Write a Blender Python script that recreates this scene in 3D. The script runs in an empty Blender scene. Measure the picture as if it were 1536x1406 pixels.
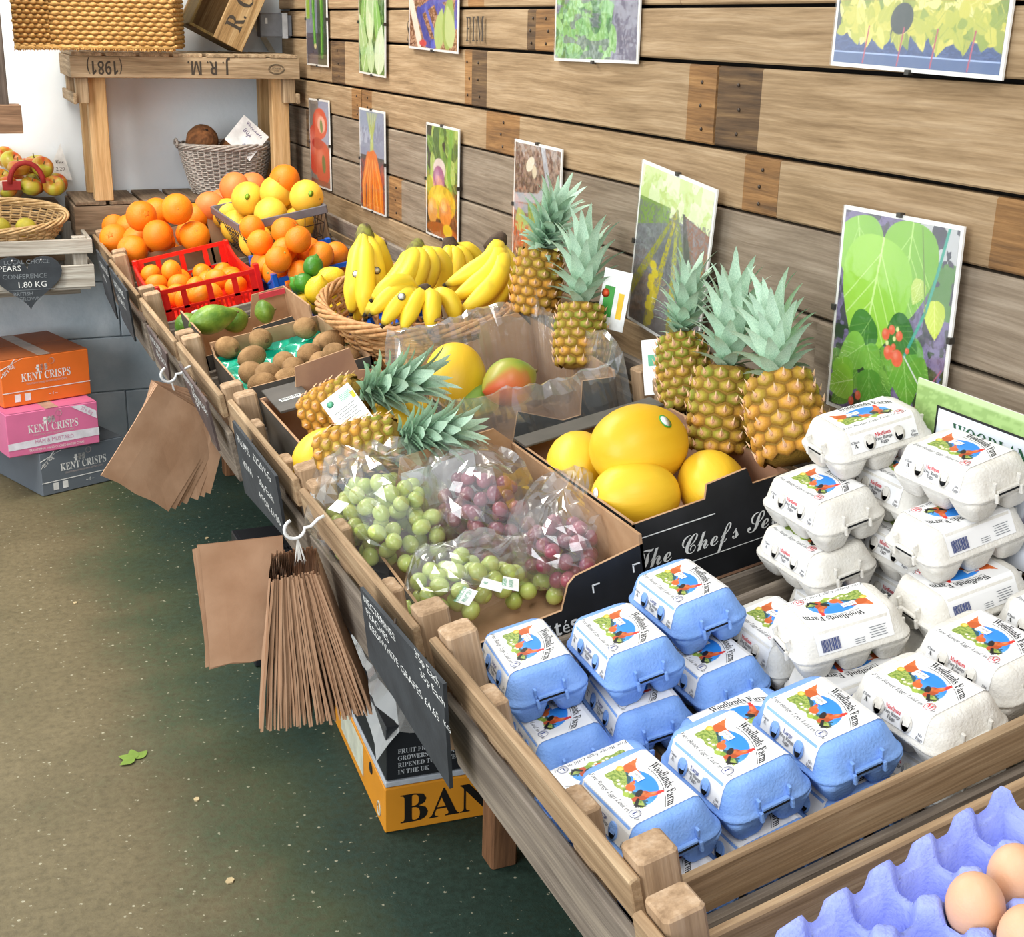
import bpy, math, random
import numpy as np
from mathutils import Vector, Matrix, noise
random.seed(7)
rng = np.random.default_rng(7)
SC = bpy.context.scene
COL = SC.collection
PI = math.pi

# ------------------------------------------------------------------ camera
F_PX = 1980.0
CAM = Vector((0.0, 0.0, 1.6))
def camera_axes(vy=(-140.0, 8.0), roll=1.44):
    a = np.array([vy[0] - 768, 703 - vy[1], -F_PX]); a /= np.linalg.norm(a)
    q = np.array([vy[0] + 232, 703 - (vy[1] + 1000 * math.tan(math.radians(roll))), -F_PX])
    z = np.cross(q, a); z /= np.linalg.norm(z)
    if z[1] < 0: z = -z
    return np.array([np.cross(a, z), a, z])
CM = camera_axes()
cd = bpy.data.cameras.new('camera'); cam = bpy.data.objects.new('camera', cd); COL.objects.link(cam)
cd.sensor_width = 36.0; cd.lens = F_PX / 1536 * 36; cd.clip_start = 0.02; cd.clip_end = 60
m4 = Matrix([list(CM[i]) + [CAM[i]] for i in range(3)] + [[0, 0, 0, 1]])
cam.matrix_world = m4
SC.camera = cam

# ------------------------------------------------------------------ light
wd = bpy.data.worlds.new('world'); SC.world = wd; wd.use_nodes = True
bgn = wd.node_tree.nodes['Background']; bgn.inputs[0].default_value = (0.86, 0.93, 1.0, 1); bgn.inputs[1].default_value = 0.80
def area(name, loc, target, sx, sy, power, col):
    d = bpy.data.lights.new(name, 'AREA'); d.shape = 'RECTANGLE'; d.size = sx; d.size_y = sy; d.energy = power; d.color = col
    o = bpy.data.objects.new(name, d); COL.objects.link(o); o.location = loc
    o.rotation_euler = (Vector(target) - Vector(loc)).to_track_quat('-Z', 'Y').to_euler()
    return o
area('daylight_through_open_door', (-2.7, 0.2, 1.75), (0.9, 2.6, 0.9), 2.6, 2.2, 100, (0.95, 0.98, 1.0))
area('unseen_overhead_light', (-0.45, 3.6, 3.0), (0.05, 3.9, 0.0), 0.5, 3.0, 112, (1.0, 0.95, 0.86))  # both overhead area lights are unseen additions; this one brightens the back wall
area('unseen_overhead_light.001', (-0.1, -0.6, 3.2), (0.3, 0.3, 0.0), 0.5, 2.0, 40, (1.0, 0.95, 0.86))
vs = SC.view_settings
vs.view_transform = 'Standard'; vs.look = 'None'; vs.exposure = 0.2; vs.gamma = 1.0; vs.use_curve_mapping = False

# ------------------------------------------------------------------ pixels to places
def ray(px, py):
    d = CM @ np.array([px - 768, 703 - py, -F_PX]); return Vector(d / np.linalg.norm(d))
def on_axis(px, py, ax, val):
    d = ray(px, py); return CAM + d * ((val - CAM[ax]) / d[ax])
TILT = math.radians(10.5)
EX = Vector((math.cos(TILT), 0, math.sin(TILT))); EN = Vector((-math.sin(TILT), 0, math.cos(TILT))); EY = Vector((0, 1, 0))
TO = Vector((0.54, 0, 0.868))           # rim line of the sloping trays
def TP(px, py, w):                      # pixel -> point on the plane w above the tray rims
    o = TO + EN * w; d = ray(px, py)
    return CAM + d * ((o - CAM).dot(EN) / d.dot(EN))
def TW(u, v, w): return TO + EX * u + EY * v + EN * w
def UV(p): q = p - TO; return (q.dot(EX), q.y, q.dot(EN))
class Plane:
    """a sloping tray bed: u across towards the wall, v along the aisle, w above the tray rims"""
    def __init__(s, tilt, o):
        a = math.radians(tilt); s.ex = Vector((math.cos(a), 0, math.sin(a))); s.en = Vector((-math.sin(a), 0, math.cos(a))); s.o = o; s.rot = Matrix.Rotation(-a, 4, 'Y')
    def P(s, px, py, w):
        o = s.o + s.en * w; d = ray(px, py); return CAM + d * ((o - CAM).dot(s.en) / d.dot(s.en))
    def W(s, u, v, w): return s.o + s.ex * u + Vector((0, v, 0)) + s.en * w
    def M(s, loc, yaw=0.0): return Matrix.Translation(loc) @ s.rot @ Matrix.Rotation(math.radians(yaw), 4, 'Z')
PL0 = Plane(10.5, TO); PL1 = Plane(12.5, TO)
TM = PL0.M
# ------------------------------------------------------------------ materials
def lin(c):
    return tuple(((x / 12.92) if x <= 0.04045 else ((x + 0.055) / 1.055) ** 2.4) for x in c)
def hexc(h):
    h = h.lstrip('#'); return lin(tuple(int(h[i:i + 2], 16) / 255 for i in (0, 2, 4)))
MATS = {}
def nt(name):
    m = bpy.data.materials.new(name); m.use_nodes = True; t = m.node_tree
    return m, t, t.nodes['Principled BSDF']
def N(t, typ, **kw):
    n = t.nodes.new(typ)
    for k, v in kw.items():
        if k in n.inputs: n.inputs[k].default_value = v
        else: setattr(n, k, v)
    return n
def mat(name, c, rough=0.6, var=0.12, scale=30.0, bump=0.0, bscale=80.0, stretch=None, spec=0.4, c2=None, metal=0.0, sss=0.0, coat=0.0, per_obj=0.0, lo=0.35, hi=0.65, trans=0.0):
    """one colour broken by noise towards c2 (or a darker tone of c)"""
    if name in MATS: return MATS[name]
    m, t, b = nt(name); L = t.links.new
    c = hexc(c) if isinstance(c, str) else c
    c2 = (hexc(c2) if isinstance(c2, str) else c2) if c2 else tuple(x * (1 - var * 2) for x in c)
    tc = N(t, 'ShaderNodeTexCoord'); mp = N(t, 'ShaderNodeMapping')
    mp.inputs['Scale'].default_value = stretch or (1, 1, 1); L(tc.outputs['Object'], mp.inputs['Vector'])
    oi = N(t, 'ShaderNodeObjectInfo')
    off = N(t, 'ShaderNodeVectorMath', operation='ADD'); L(mp.outputs[0], off.inputs[0])
    mul = N(t, 'ShaderNodeVectorMath', operation='SCALE'); mul.inputs[0].default_value = (31.0, 17.0, 23.0); L(oi.outputs['Random'], mul.inputs['Scale']); L(mul.outputs[0], off.inputs[1])
    nz = N(t, 'ShaderNodeTexNoise', Scale=scale, Detail=4.0); L(off.outputs[0], nz.inputs['Vector'])
    rp = N(t, 'ShaderNodeValToRGB'); rp.color_ramp.elements[0].position = lo; rp.color_ramp.elements[1].position = hi
    rp.color_ramp.elements[0].color = (*c2, 1); rp.color_ramp.elements[1].color = (*c, 1)
    L(nz.outputs['Fac'], rp.inputs[0])
    out = rp.outputs[0]
    if per_obj:
        hs = N(t, 'ShaderNodeHueSaturation'); mr = N(t, 'ShaderNodeMapRange'); mr.inputs['To Min'].default_value = 1 - per_obj; mr.inputs['To Max'].default_value = 1 + per_obj
        L(oi.outputs['Random'], mr.inputs[0]); L(mr.outputs[0], hs.inputs['Value']); L(out, hs.inputs['Color']); out = hs.outputs[0]
    L(out, b.inputs['Base Color'])
    b.inputs['Roughness'].default_value = rough; b.inputs['Specular IOR Level'].default_value = spec; b.inputs['Metallic'].default_value = metal
    if sss: b.inputs['Subsurface Weight'].default_value = sss; b.inputs['Subsurface Radius'].default_value = (0.02, 0.012, 0.005); b.inputs['Subsurface Scale'].default_value = 0.3
    if coat: b.inputs['Coat Weight'].default_value = coat; b.inputs['Coat Roughness'].default_value = 0.15
    if trans: b.inputs['Transmission Weight'].default_value = trans
    if bump:
        n2 = N(t, 'ShaderNodeTexNoise', Scale=bscale, Detail=3.0); L(off.outputs[0], n2.inputs['Vector'])
        bp = N(t, 'ShaderNodeBump', Strength=bump, Distance=0.004); L(n2.outputs['Fac'], bp.inputs['Height']); L(bp.outputs[0], b.inputs['Normal'])
    MATS[name] = m; return m
def wood(name, c, c2, c3, grain=1.0, rough=0.75, vary=0.18):
    """sawn timber, grain running along the object's local X"""
    if name in MATS: return MATS[name]
    m, t, b = nt(name); L = t.links.new
    tc = N(t, 'ShaderNodeTexCoord'); oi = N(t, 'ShaderNodeObjectInfo')
    mul = N(t, 'ShaderNodeVectorMath', operation='SCALE'); mul.inputs[0].default_value = (13.0, 7.0, 5.0); L(oi.outputs['Random'], mul.inputs['Scale'])
    off = N(t, 'ShaderNodeVectorMath', operation='ADD'); L(tc.outputs['Object'], off.inputs[0]); L(mul.outputs[0], off.inputs[1])
    wob = N(t, 'ShaderNodeTexNoise', Scale=3.0, Detail=2.0); L(off.outputs[0], wob.inputs['Vector'])
    wm = N(t, 'ShaderNodeVectorMath', operation='SCALE'); wm.inputs['Scale'].default_value = 0.022; L(wob.outputs['Color'], wm.inputs[0])
    o2 = N(t, 'ShaderNodeVectorMath', operation='ADD'); L(off.outputs[0], o2.inputs[0]); L(wm.outputs[0], o2.inputs[1])
    mp = N(t, 'ShaderNodeMapping'); mp.inputs['Scale'].default_value = (1.6, 26, 26); L(o2.outputs[0], mp.inputs['Vector'])
    nz = N(t, 'ShaderNodeTexNoise', Scale=2.2, Detail=6.0, Roughness=0.65); L(mp.outputs[0], nz.inputs['Vector'])
    fine = N(t, 'ShaderNodeMapping'); fine.inputs['Scale'].default_value = (4, 160, 160); L(o2.outputs[0], fine.inputs['Vector'])
    nf = N(t, 'ShaderNodeTexNoise', Scale=1.6, Detail=3.0); L(fine.outputs[0], nf.inputs['Vector'])
    rp = N(t, 'ShaderNodeValToRGB'); e = rp.color_ramp.elements
    e[0].position = 0.30; e[0].color = (*hexc(c3), 1); e[1].position = 0.68; e[1].color = (*hexc(c), 1)
    k = e.new(0.5); k.color = (*hexc(c2), 1)
    L(nz.outputs['Fac'], rp.inputs[0])
    mx = N(t, 'ShaderNodeMix', data_type='RGBA', blend_type='MULTIPLY'); mx.inputs['Factor'].default_value = 0.36 * grain
    fr = N(t, 'ShaderNodeValToRGB'); fr.color_ramp.elements[0].position = 0.35; fr.color_ramp.elements[1].position = 0.6; fr.color_ramp.elements[0].color = (0.35, 0.3, 0.26, 1)
    L(nf.outputs['Fac'], fr.inputs[0]); L(rp.outputs[0], mx.inputs['A']); L(fr.outputs[0], mx.inputs['B'])
    bl = N(t, 'ShaderNodeTexNoise', Scale=5.0, Detail=3.0); L(off.outputs[0], bl.inputs['Vector'])
    hs = N(t, 'ShaderNodeHueSaturation'); mr = N(t, 'ShaderNodeMapRange'); mr.inputs['To Min'].default_value = 1 - vary; mr.inputs['To Max'].default_value = 1 + vary
    ad = N(t, 'ShaderNodeMath', operation='ADD'); L(oi.outputs['Random'], ad.inputs[0]); L(bl.outputs['Fac'], ad.inputs[1])
    hf = N(t, 'ShaderNodeMath', operation='MULTIPLY'); hf.inputs[1].default_value = 0.5; L(ad.outputs[0], hf.inputs[0])
    L(hf.outputs[0], mr.inputs[0]); L(mr.outputs[0], hs.inputs['Value']); L(mx.outputs['Result'], hs.inputs['Color'])
    L(hs.outputs[0], b.inputs['Base Color']); b.inputs['Roughness'].default_value = rough; b.inputs['Specular IOR Level'].default_value = 0.25
    bp = N(t, 'ShaderNodeBump', Strength=0.35 * grain, Distance=0.002); L(nf.outputs['Fac'], bp.inputs['Height']); L(bp.outputs[0], b.inputs['Normal'])
    MATS[name] = m; return m
def paint(name='print_colours', rough=0.45, attr='Col', spec=0.4, bump=0.0):
    """shows the colours stored on a mesh: printed pictures, ripening fruit"""
    if name in MATS: return MATS[name]
    m, t, b = nt(name); a = N(t, 'ShaderNodeAttribute', attribute_name=attr)
    t.links.new(a.outputs['Color'], b.inputs['Base Color']); b.inputs['Roughness'].default_value = rough; b.inputs['Specular IOR Level'].default_value = spec
    if bump:
        tc = N(t, 'ShaderNodeTexCoord'); n2 = N(t, 'ShaderNodeTexNoise', Scale=260.0, Detail=3.0); t.links.new(tc.outputs['Object'], n2.inputs['Vector'])
        bp = N(t, 'ShaderNodeBump', Strength=bump, Distance=0.003); t.links.new(n2.outputs['Fac'], bp.inputs['Height']); t.links.new(bp.outputs[0], b.inputs['Normal'])
    MATS[name] = m; return m
def film(name, alpha=0.13, tint=(1, 1, 1), rough=0.1, milk=0.05, edge=0.55):
    """thin clear plastic: mostly see-through, glossy where it catches light"""
    if name in MATS: return MATS[name]
    m = bpy.data.materials.new(name); m.use_nodes = True; t = m.node_tree; t.nodes.clear(); L = t.links.new
    o = N(t, 'ShaderNodeOutputMaterial'); tr = N(t, 'ShaderNodeBsdfTransparent'); tr.inputs[0].default_value = (*tint, 1)
    gl = N(t, 'ShaderNodeBsdfGlossy'); gl.inputs['Roughness'].default_value = rough; df = N(t, 'ShaderNodeBsdfDiffuse'); df.inputs[0].default_value = (0.9, 0.92, 0.9, 1)
    lw = N(t, 'ShaderNodeLayerWeight', Blend=0.35); mr = N(t, 'ShaderNodeMapRange'); mr.inputs['To Min'].default_value = alpha; mr.inputs['To Max'].default_value = edge
    L(lw.outputs['Facing'], mr.inputs[0])
    m1 = N(t, 'ShaderNodeMixShader'); m1.inputs[0].default_value = milk; L(tr.outputs[0], m1.inputs[1]); L(df.outputs[0], m1.inputs[2])
    m2 = N(t, 'ShaderNodeMixShader'); L(mr.outputs[0], m2.inputs[0]); L(m1.outputs[0], m2.inputs[1]); L(gl.outputs[0], m2.inputs[2])
    tc = N(t, 'ShaderNodeTexCoord'); n2 = N(t, 'ShaderNodeTexNoise', Scale=26.0, Detail=2.0); L(tc.outputs['Object'], n2.inputs['Vector'])
    bp = N(t, 'ShaderNodeBump', Strength=0.22, Distance=0.006); L(n2.outputs['Fac'], bp.inputs['Height']); L(bp.outputs[0], gl.inputs['Normal'])
    L(m2.outputs[0], o.inputs['Surface']); MATS[name] = m; return m

# ------------------------------------------------------------------ mesh building
def ortho(d):
    d = d.normalized(); a = Vector((0, 0, 1)) if abs(d.z) < 0.9 else Vector((1, 0, 0))
    x = d.cross(a).normalized(); return x, d.cross(x).normalized()
class MB:
    def __init__(s): s.v = []; s.f = []; s.mi = []; s.sm = []; s.c = []; s.cur = (1, 1, 1)
    def add(s, vs, fs, mi=0, sm=False, cols=None, M=None):
        b = len(s.v)
        for v in vs:
            v = Vector(v)
            s.v.append(tuple(M @ v) if M is not None else tuple(v))
        s.c.extend(cols if cols is not None else [s.cur] * len(vs))
        for f in fs: s.f.append(tuple(b + i for i in f)); s.mi.append(mi); s.sm.append(sm)
        return s
    def box(s, c, d, mi=0, M=None):
        x, y, z = (k / 2 for k in d)
        vs = [(c[0] + a * x, c[1] + b * y, c[2] + e * z) for a in (-1, 1) for b in (-1, 1) for e in (-1, 1)]
        return s.add(vs, [(0, 1, 3, 2), (4, 6, 7, 5), (0, 4, 5, 1), (2, 3, 7, 6), (0, 2, 6, 4), (1, 5, 7, 3)], mi, False, None, M)
    def slat(s, c, d, ch=0.003, mi=0, M=None):
        """board along X with chamfered long edges and ends"""
        L, W, T = (k / 2 for k in d); ch = min(ch, W * 0.45, T * 0.45)
        def ring(x, k): return [(c[0] + x, c[1] + a, c[2] + b) for a, b in ((-W + ch + k, -T + k), (W - ch - k, -T + k), (W - k, -T + ch + k), (W - k, T - ch - k), (W - ch - k, T - k), (-W + ch + k, T - k), (-W + k, T - ch - k), (-W + k, -T + ch + k))]
        e = ch * 0.6
        return s.loft([ring(-L, e), ring(-L + e, 0), ring(L - e, 0), ring(L, e)], True, mi, False, M)
    def loft(s, rings, cap=True, mi=0, sm=True, M=None, cols=None, closed=True):
        n = len(rings[0]); vs = [p for r in rings for p in r]; fs = []
        for i in range(len(rings) - 1):
            for j in range(n if closed else n - 1):
                k = (j + 1) % n; fs.append((i * n + j, i * n + k, (i + 1) * n + k, (i + 1) * n + j))
        if cap: fs.append(tuple(range(n))[::-1]); fs.append(tuple((len(rings) - 1) * n + j for j in range(n)))
        return s.add(vs, fs, mi, sm, cols, M)
    def tube(s, path, r, n=6, mi=0, cap=True, M=None, sm=True):
        path = [Vector(p) for p in path]; rings = []; x = None
        for i, p in enumerate(path):
            d = (path[min(i + 1, len(path) - 1)] - path[max(i - 1, 0)])
            if d.length < 1e-9: d = Vector((0, 0, 1))
            d.normalize()
            if x is None: x, y = ortho(d)
            else:
                x = (x - d * x.dot(d)); x = x.normalized() if x.length > 1e-6 else ortho(d)[0]; y = d.cross(x)
            rr = r[i] if isinstance(r, (list, tuple)) else r
            rings.append([p + x * (rr * math.cos(2 * PI * j / n)) + y * (rr * math.sin(2 * PI * j / n)) for j in range(n)])
        return s.loft(rings, cap, mi, sm, M)
    def lathe(s, prof, n=20, mi=0, M=None, sm=True, colf=None, shape=None):
        vs = []; fs = []; cols = [] if colf else None
        for i, (r, z) in enumerate(prof):
            for j in range(n):
                a = 2 * PI * j / n; k = shape(a, z) if shape else 1.0
                vs.append((r * k * math.cos(a), r * k * math.sin(a), z))
                if colf: cols.append(colf(a, i / (len(prof) - 1)))
        for i in range(len(prof) - 1):
            for j in range(n):
                k = (j + 1) % n; fs.append((i * n + j, i * n + k, (i + 1) * n + k, (i + 1) * n + j))
        fs.append(tuple(range(n))[::-1]); fs.append(tuple((len(prof) - 1) * n + j for j in range(n)))
        return s.add(vs, fs, mi, sm, cols, M)
    def prism(s, poly, t, mi=0, mi2=None, mie=None, M=None):
        """flat outline in XY, thickness t along +Z; top mi, bottom mi2, rim mie"""
        n = len(poly); mi2 = mi if mi2 is None else mi2; mie = mi if mie is None else mie
        a = sum(poly[i][0] * poly[(i + 1) % n][1] - poly[(i + 1) % n][0] * poly[i][1] for i in range(n))
        if a < 0: poly = poly[::-1]
        vs = [(p[0], p[1], 0) for p in poly] + [(p[0], p[1], t) for p in poly]
        s.add(vs, [tuple(range(n, 2 * n))], mi, False, None, M); b = len(s.v) - 2 * n
        def ad(f, m): s.f.append(tuple(b + i for i in f)); s.mi.append(m); s.sm.append(False)
        ad(tuple(range(n))[::-1], mi2)
        for i in range(n): j = (i + 1) % n; ad((i, j, n + j, n + i), mie)
        return s
    def text(s, body, size, M, mi=0, style='', align='CENTER', sx=1.0, depth=0.0):
        vs, fs = text_geo(body, style, align)
        return s.add([(x * size * sx, y * size, 0) for x, y in vs], fs, mi, False, None, M)
    def mesh(s, name, mats, color=False):
        me = bpy.data.meshes.new(name); me.from_pydata(s.v, [], s.f); me.validate(clean_customdata=False)
        for m in (mats if isinstance(mats, (list, tuple)) else [mats]): me.materials.append(m)
        if len(me.polygons) == len(s.f):
            me.polygons.foreach_set('material_index', s.mi); me.polygons.foreach_set('use_smooth', s.sm)
        if color:
            a = me.color_attributes.new('Col', 'FLOAT_COLOR', 'POINT')
            arr = np.ones((len(s.v), 4), 'f'); arr[:, :3] = np.array(s.c, 'f'); a.data.foreach_set('color', arr.ravel())
        me.update(); return me
    def build(s, name, mats, parent=None, M=None, color=False):
        return obj(name, s.mesh(name, mats, color), parent, M)
TEXTS = {}
def math_face(c, style):
    up, lo, dg = {'b': (0x1D400, 0x1D41A, 0x1D7CE), 'i': (0x1D434, 0x1D44E, None), 'bi': (0x1D468, 0x1D482, None), 's': (0x1D4D0, 0x1D4EA, None), 'sb': (0x1D5D4, 0x1D5EE, 0x1D7EC)}[style]
    if c == 'h' and style == 'i': return '\u210e'
    if 'A' <= c <= 'Z': return chr(up + ord(c) - 65)
    if 'a' <= c <= 'z': return chr(lo + ord(c) - 97)
    if c.isdigit() and dg: return chr(dg + int(c))
    return c
def text_geo(body, style='', align='CENTER'):
    k = (body, style, align)
    if k not in TEXTS:
        cu = bpy.data.curves.new('lettering', 'FONT'); cu.body = ''.join(math_face(c, style) for c in body) if style else body
        cu.resolution_u = 2; cu.align_x = align; cu.size = 1.0
        o = bpy.data.objects.new('lettering', cu); COL.objects.link(o); dg = bpy.context.evaluated_depsgraph_get(); dg.update()
        me = o.evaluated_get(dg).to_mesh()
        TEXTS[k] = ([(v.co.x, v.co.y) for v in me.vertices], [tuple(p.vertices) for p in me.polygons])
        bpy.data.objects.remove(o); bpy.data.curves.remove(cu)
    return TEXTS[k]
def obj(name, me, parent=None, M=None):
    o = bpy.data.objects.new(name, me); COL.objects.link(o)
    if parent is not None: o.parent = parent
    if M is not None: o.matrix_basis = M
    return o
def tag(o, label=None, cat=None, group=None, kind=None):
    if label: o['label'] = label
    if cat: o['category'] = cat
    if group: o['group'] = group
    if kind: o['kind'] = kind
    return o
def thing(name, label, cat, M=None, group=None):
    o = bpy.data.objects.new(name, None); COL.objects.link(o); o.empty_display_size = 0.02
    if M is not None: o.matrix_basis = M
    return tag(o, label, cat, group)
def T3(x, y, z): return Matrix.Translation((x, y, z))
def RX(d): return Matrix.Rotation(math.radians(d), 4, 'X')
def RY(d): return Matrix.Rotation(math.radians(d), 4, 'Y')
def RZ(d): return Matrix.Rotation(math.radians(d), 4, 'Z')
def S3(x, y, z): return Matrix.Diagonal((x, y, z, 1))
def frame_to(loc, z, x=None):
    """matrix at loc whose local Z points along z"""
    z = Vector(z).normalized(); x = Vector(x) if x is not None else ortho(z)[0]
    x = (x - z * x.dot(z)).normalized(); y = z.cross(x)
    return Matrix(((x.x, y.x, z.x, loc[0]), (x.y, y.y, z.y, loc[1]), (x.z, y.z, z.z, loc[2]), (0, 0, 0, 1)))

# ------------------------------------------------------------------ painting flat print with numpy
class Art:
    def __init__(s, w, h, n=110):
        s.w, s.h = w, h; s.nx = max(8, int(n * w / max(w, h))); s.ny = max(8, int(n * h / max(w, h)))
        x = np.linspace(0, w, s.nx + 1); y = np.linspace(0, h, s.ny + 1); s.X, s.Y = np.meshgrid(x, y); s.X = s.X / w; s.Y = s.Y / h
        s.C = np.ones(s.X.shape + (3,)); s.asp = h / w; s.px = 1.0 / s.nx
    def noise(s, sc, seed=0, oct=3):
        r = np.random.default_rng(seed); out = np.zeros_like(s.X); amp = 1; tot = 0
        for k in range(oct):
            n = int(sc * 2 ** k) + 2; g = r.random((n + 2, n + 2)); x = s.X * n; y = s.Y * n
            i = np.clip(x.astype(int), 0, n); j = np.clip(y.astype(int), 0, n); fx = x - i; fy = y - j; fx = fx * fx * (3 - 2 * fx); fy = fy * fy * (3 - 2 * fy)
            out += amp * ((g[j, i] * (1 - fx) + g[j, i + 1] * fx) * (1 - fy) + (g[j + 1, i] * (1 - fx) + g[j + 1, i + 1] * fx) * fy); tot += amp; amp *= 0.5
        return out / tot
    def blend(s, mask, c):
        c = np.array(hexc(c) if isinstance(c, str) else c); mask = np.clip(mask, 0, 1)[..., None]; s.C = s.C * (1 - mask) + c * mask
    def ell(s, x, y, rx, ry, c, rot=0, soft=None, shade=None):
        a = math.radians(rot); dx = s.X - x; dy = (s.Y - y) * s.asp; ex = (dx * math.cos(a) + dy * math.sin(a)) / rx; ey = (-dx * math.sin(a) + dy * math.cos(a)) / (ry * s.asp)
        d = np.sqrt(ex ** 2 + ey ** 2); soft = soft or 1.2 * s.px / min(rx, ry * s.asp); s.blend((1 - d) / soft + 0.5, c)
        if shade: s.blend(np.clip(1 - np.sqrt((ex + 0.3) ** 2 + (ey - 0.3) ** 2) / 0.6, 0, 1) * ((d < 1) * 0.7), shade)
    def line(s, pts, wd, c, taper=1.0):
        m = np.zeros_like(s.X); n = len(pts) - 1
        for k in range(n):
            (x0, y0), (x1, y1) = pts[k], pts[k + 1]; dx, dy = x1 - x0, (y1 - y0) * s.asp; l = dx * dx + dy * dy + 1e-12
            t = np.clip(((s.X - x0) * dx + (s.Y - y0) * s.asp * dy) / l, 0, 1); d = np.hypot(s.X - x0 - t * dx, (s.Y - y0) * s.asp - t * dy)
            w = wd * (1 + (taper - 1) * (k + t) / n); m = np.maximum(m, (w - d) / (s.px * 1.2) + 0.5)
        s.blend(m, c)
    def poly(s, pts, c):
        m = np.zeros(s.X.shape, bool); n = len(pts)
        for i in range(n):
            (x0, y0), (x1, y1) = pts[i], pts[(i + 1) % n]
            m ^= ((y0 > s.Y) != (y1 > s.Y)) & (s.X < (x1 - x0) * (s.Y - y0) / (y1 - y0 + 1e-12) + x0)
        s.blend(m * 1.0, c)
    def leaf(s, x, y, ln, wd, rot, c, vein=None):
        a = math.radians(rot); dx = s.X - x; dy = (s.Y - y) * s.asp; u = (dx * math.cos(a) + dy * math.sin(a)) / ln; v = (-dx * math.sin(a) + dy * math.cos(a)) / wd
        prof = np.where((u > 0) & (u < 1), np.sin(np.clip(u, 0, 1) ** 0.75 * PI) ** 0.8, -1); s.blend((prof - np.abs(v)) / (1.5 * s.px / wd) + 0.5, c)
        if vein: s.blend(((prof > np.abs(v)) & (np.abs(v) < 0.05)) * 0.8, vein)
    def mb(s, M=None, mi=0, mb=None):
        mb = mb or MB(); n = s.nx + 1
        vs = [(x * s.w, y * s.h, 0) for x, y in zip(s.X.ravel(), s.Y.ravel())]
        fs = [(j * n + i, j * n + i + 1, (j + 1) * n + i + 1, (j + 1) * n + i) for j in range(s.ny) for i in range(s.nx)]
        return mb.add(vs, fs, mi, False, [tuple(c) for c in s.C.reshape(-1, 3)], M)
# ================================================================== the room
WALL_X = 1.28; WALL_Y = 5.15
def floor_material():
    m, t, b = nt('worn_painted_shaded_concrete'); L = t.links.new
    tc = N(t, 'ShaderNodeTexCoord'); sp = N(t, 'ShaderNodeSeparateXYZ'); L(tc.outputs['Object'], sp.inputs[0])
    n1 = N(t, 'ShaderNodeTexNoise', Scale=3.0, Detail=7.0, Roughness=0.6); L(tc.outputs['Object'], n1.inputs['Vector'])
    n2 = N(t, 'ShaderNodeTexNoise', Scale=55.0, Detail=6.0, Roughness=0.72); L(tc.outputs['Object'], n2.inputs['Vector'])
    mr = N(t, 'ShaderNodeMapRange'); mr.inputs['From Min'].default_value = 0.18; mr.inputs['From Max'].default_value = 0.72; mr.inputs['To Min'].default_value = 0.12; mr.inputs['To Max'].default_value = 0.56; L(sp.outputs['X'], mr.inputs[0])  # greener and darker towards the trays: worn paint plus display shade in the colour
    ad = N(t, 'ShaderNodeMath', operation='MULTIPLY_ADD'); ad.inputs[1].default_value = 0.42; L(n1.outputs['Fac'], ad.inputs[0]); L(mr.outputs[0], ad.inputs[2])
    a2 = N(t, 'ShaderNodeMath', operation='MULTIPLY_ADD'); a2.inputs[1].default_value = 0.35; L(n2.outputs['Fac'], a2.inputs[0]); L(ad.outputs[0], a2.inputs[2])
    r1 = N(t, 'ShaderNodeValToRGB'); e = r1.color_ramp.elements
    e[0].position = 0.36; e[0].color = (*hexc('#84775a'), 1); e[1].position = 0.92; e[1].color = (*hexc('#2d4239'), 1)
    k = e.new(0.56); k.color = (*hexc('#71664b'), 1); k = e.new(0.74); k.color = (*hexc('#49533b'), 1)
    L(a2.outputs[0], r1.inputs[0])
    vo = N(t, 'ShaderNodeTexVoronoi', Scale=48.0); L(tc.outputs['Object'], vo.inputs['Vector'])
    lt = N(t, 'ShaderNodeMath', operation='LESS_THAN'); lt.inputs[1].default_value = 0.16; L(vo.outputs['Distance'], lt.inputs[0])
    gt = N(t, 'ShaderNodeMath', operation='GREATER_THAN'); gt.inputs[1].default_value = 0.53; L(n2.outputs['Fac'], gt.inputs[0])
    ml = N(t, 'ShaderNodeMath', operation='MULTIPLY'); L(lt.outputs[0], ml.inputs[0]); L(gt.outputs[0], ml.inputs[1])
    mf = N(t, 'ShaderNodeMath', operation='MULTIPLY'); mf.inputs[1].default_value = 0.75; L(ml.outputs[0], mf.inputs[0])
    mx = N(t, 'ShaderNodeMix', data_type='RGBA'); mx.inputs['B'].default_value = (*hexc('#b5b098'), 1); L(mf.outputs[0], mx.inputs['Factor']); L(r1.outputs[0], mx.inputs['A'])
    fm = N(t, 'ShaderNodeMix', data_type='RGBA', blend_type='MULTIPLY'); fm.inputs['Factor'].default_value = 0.75
    fr = N(t, 'ShaderNodeValToRGB'); fr.color_ramp.elements[0].position = 0.33; fr.color_ramp.elements[1].position = 0.62; fr.color_ramp.elements[0].color = (0.36, 0.36, 0.32, 1); L(n2.outputs['Fac'], fr.inputs[0])
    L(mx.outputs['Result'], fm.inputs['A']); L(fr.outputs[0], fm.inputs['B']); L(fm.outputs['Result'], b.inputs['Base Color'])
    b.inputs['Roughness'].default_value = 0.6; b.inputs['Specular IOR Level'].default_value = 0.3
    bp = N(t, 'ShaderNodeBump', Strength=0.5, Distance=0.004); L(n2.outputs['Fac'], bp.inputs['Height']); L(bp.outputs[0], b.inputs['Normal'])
    return m
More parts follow.
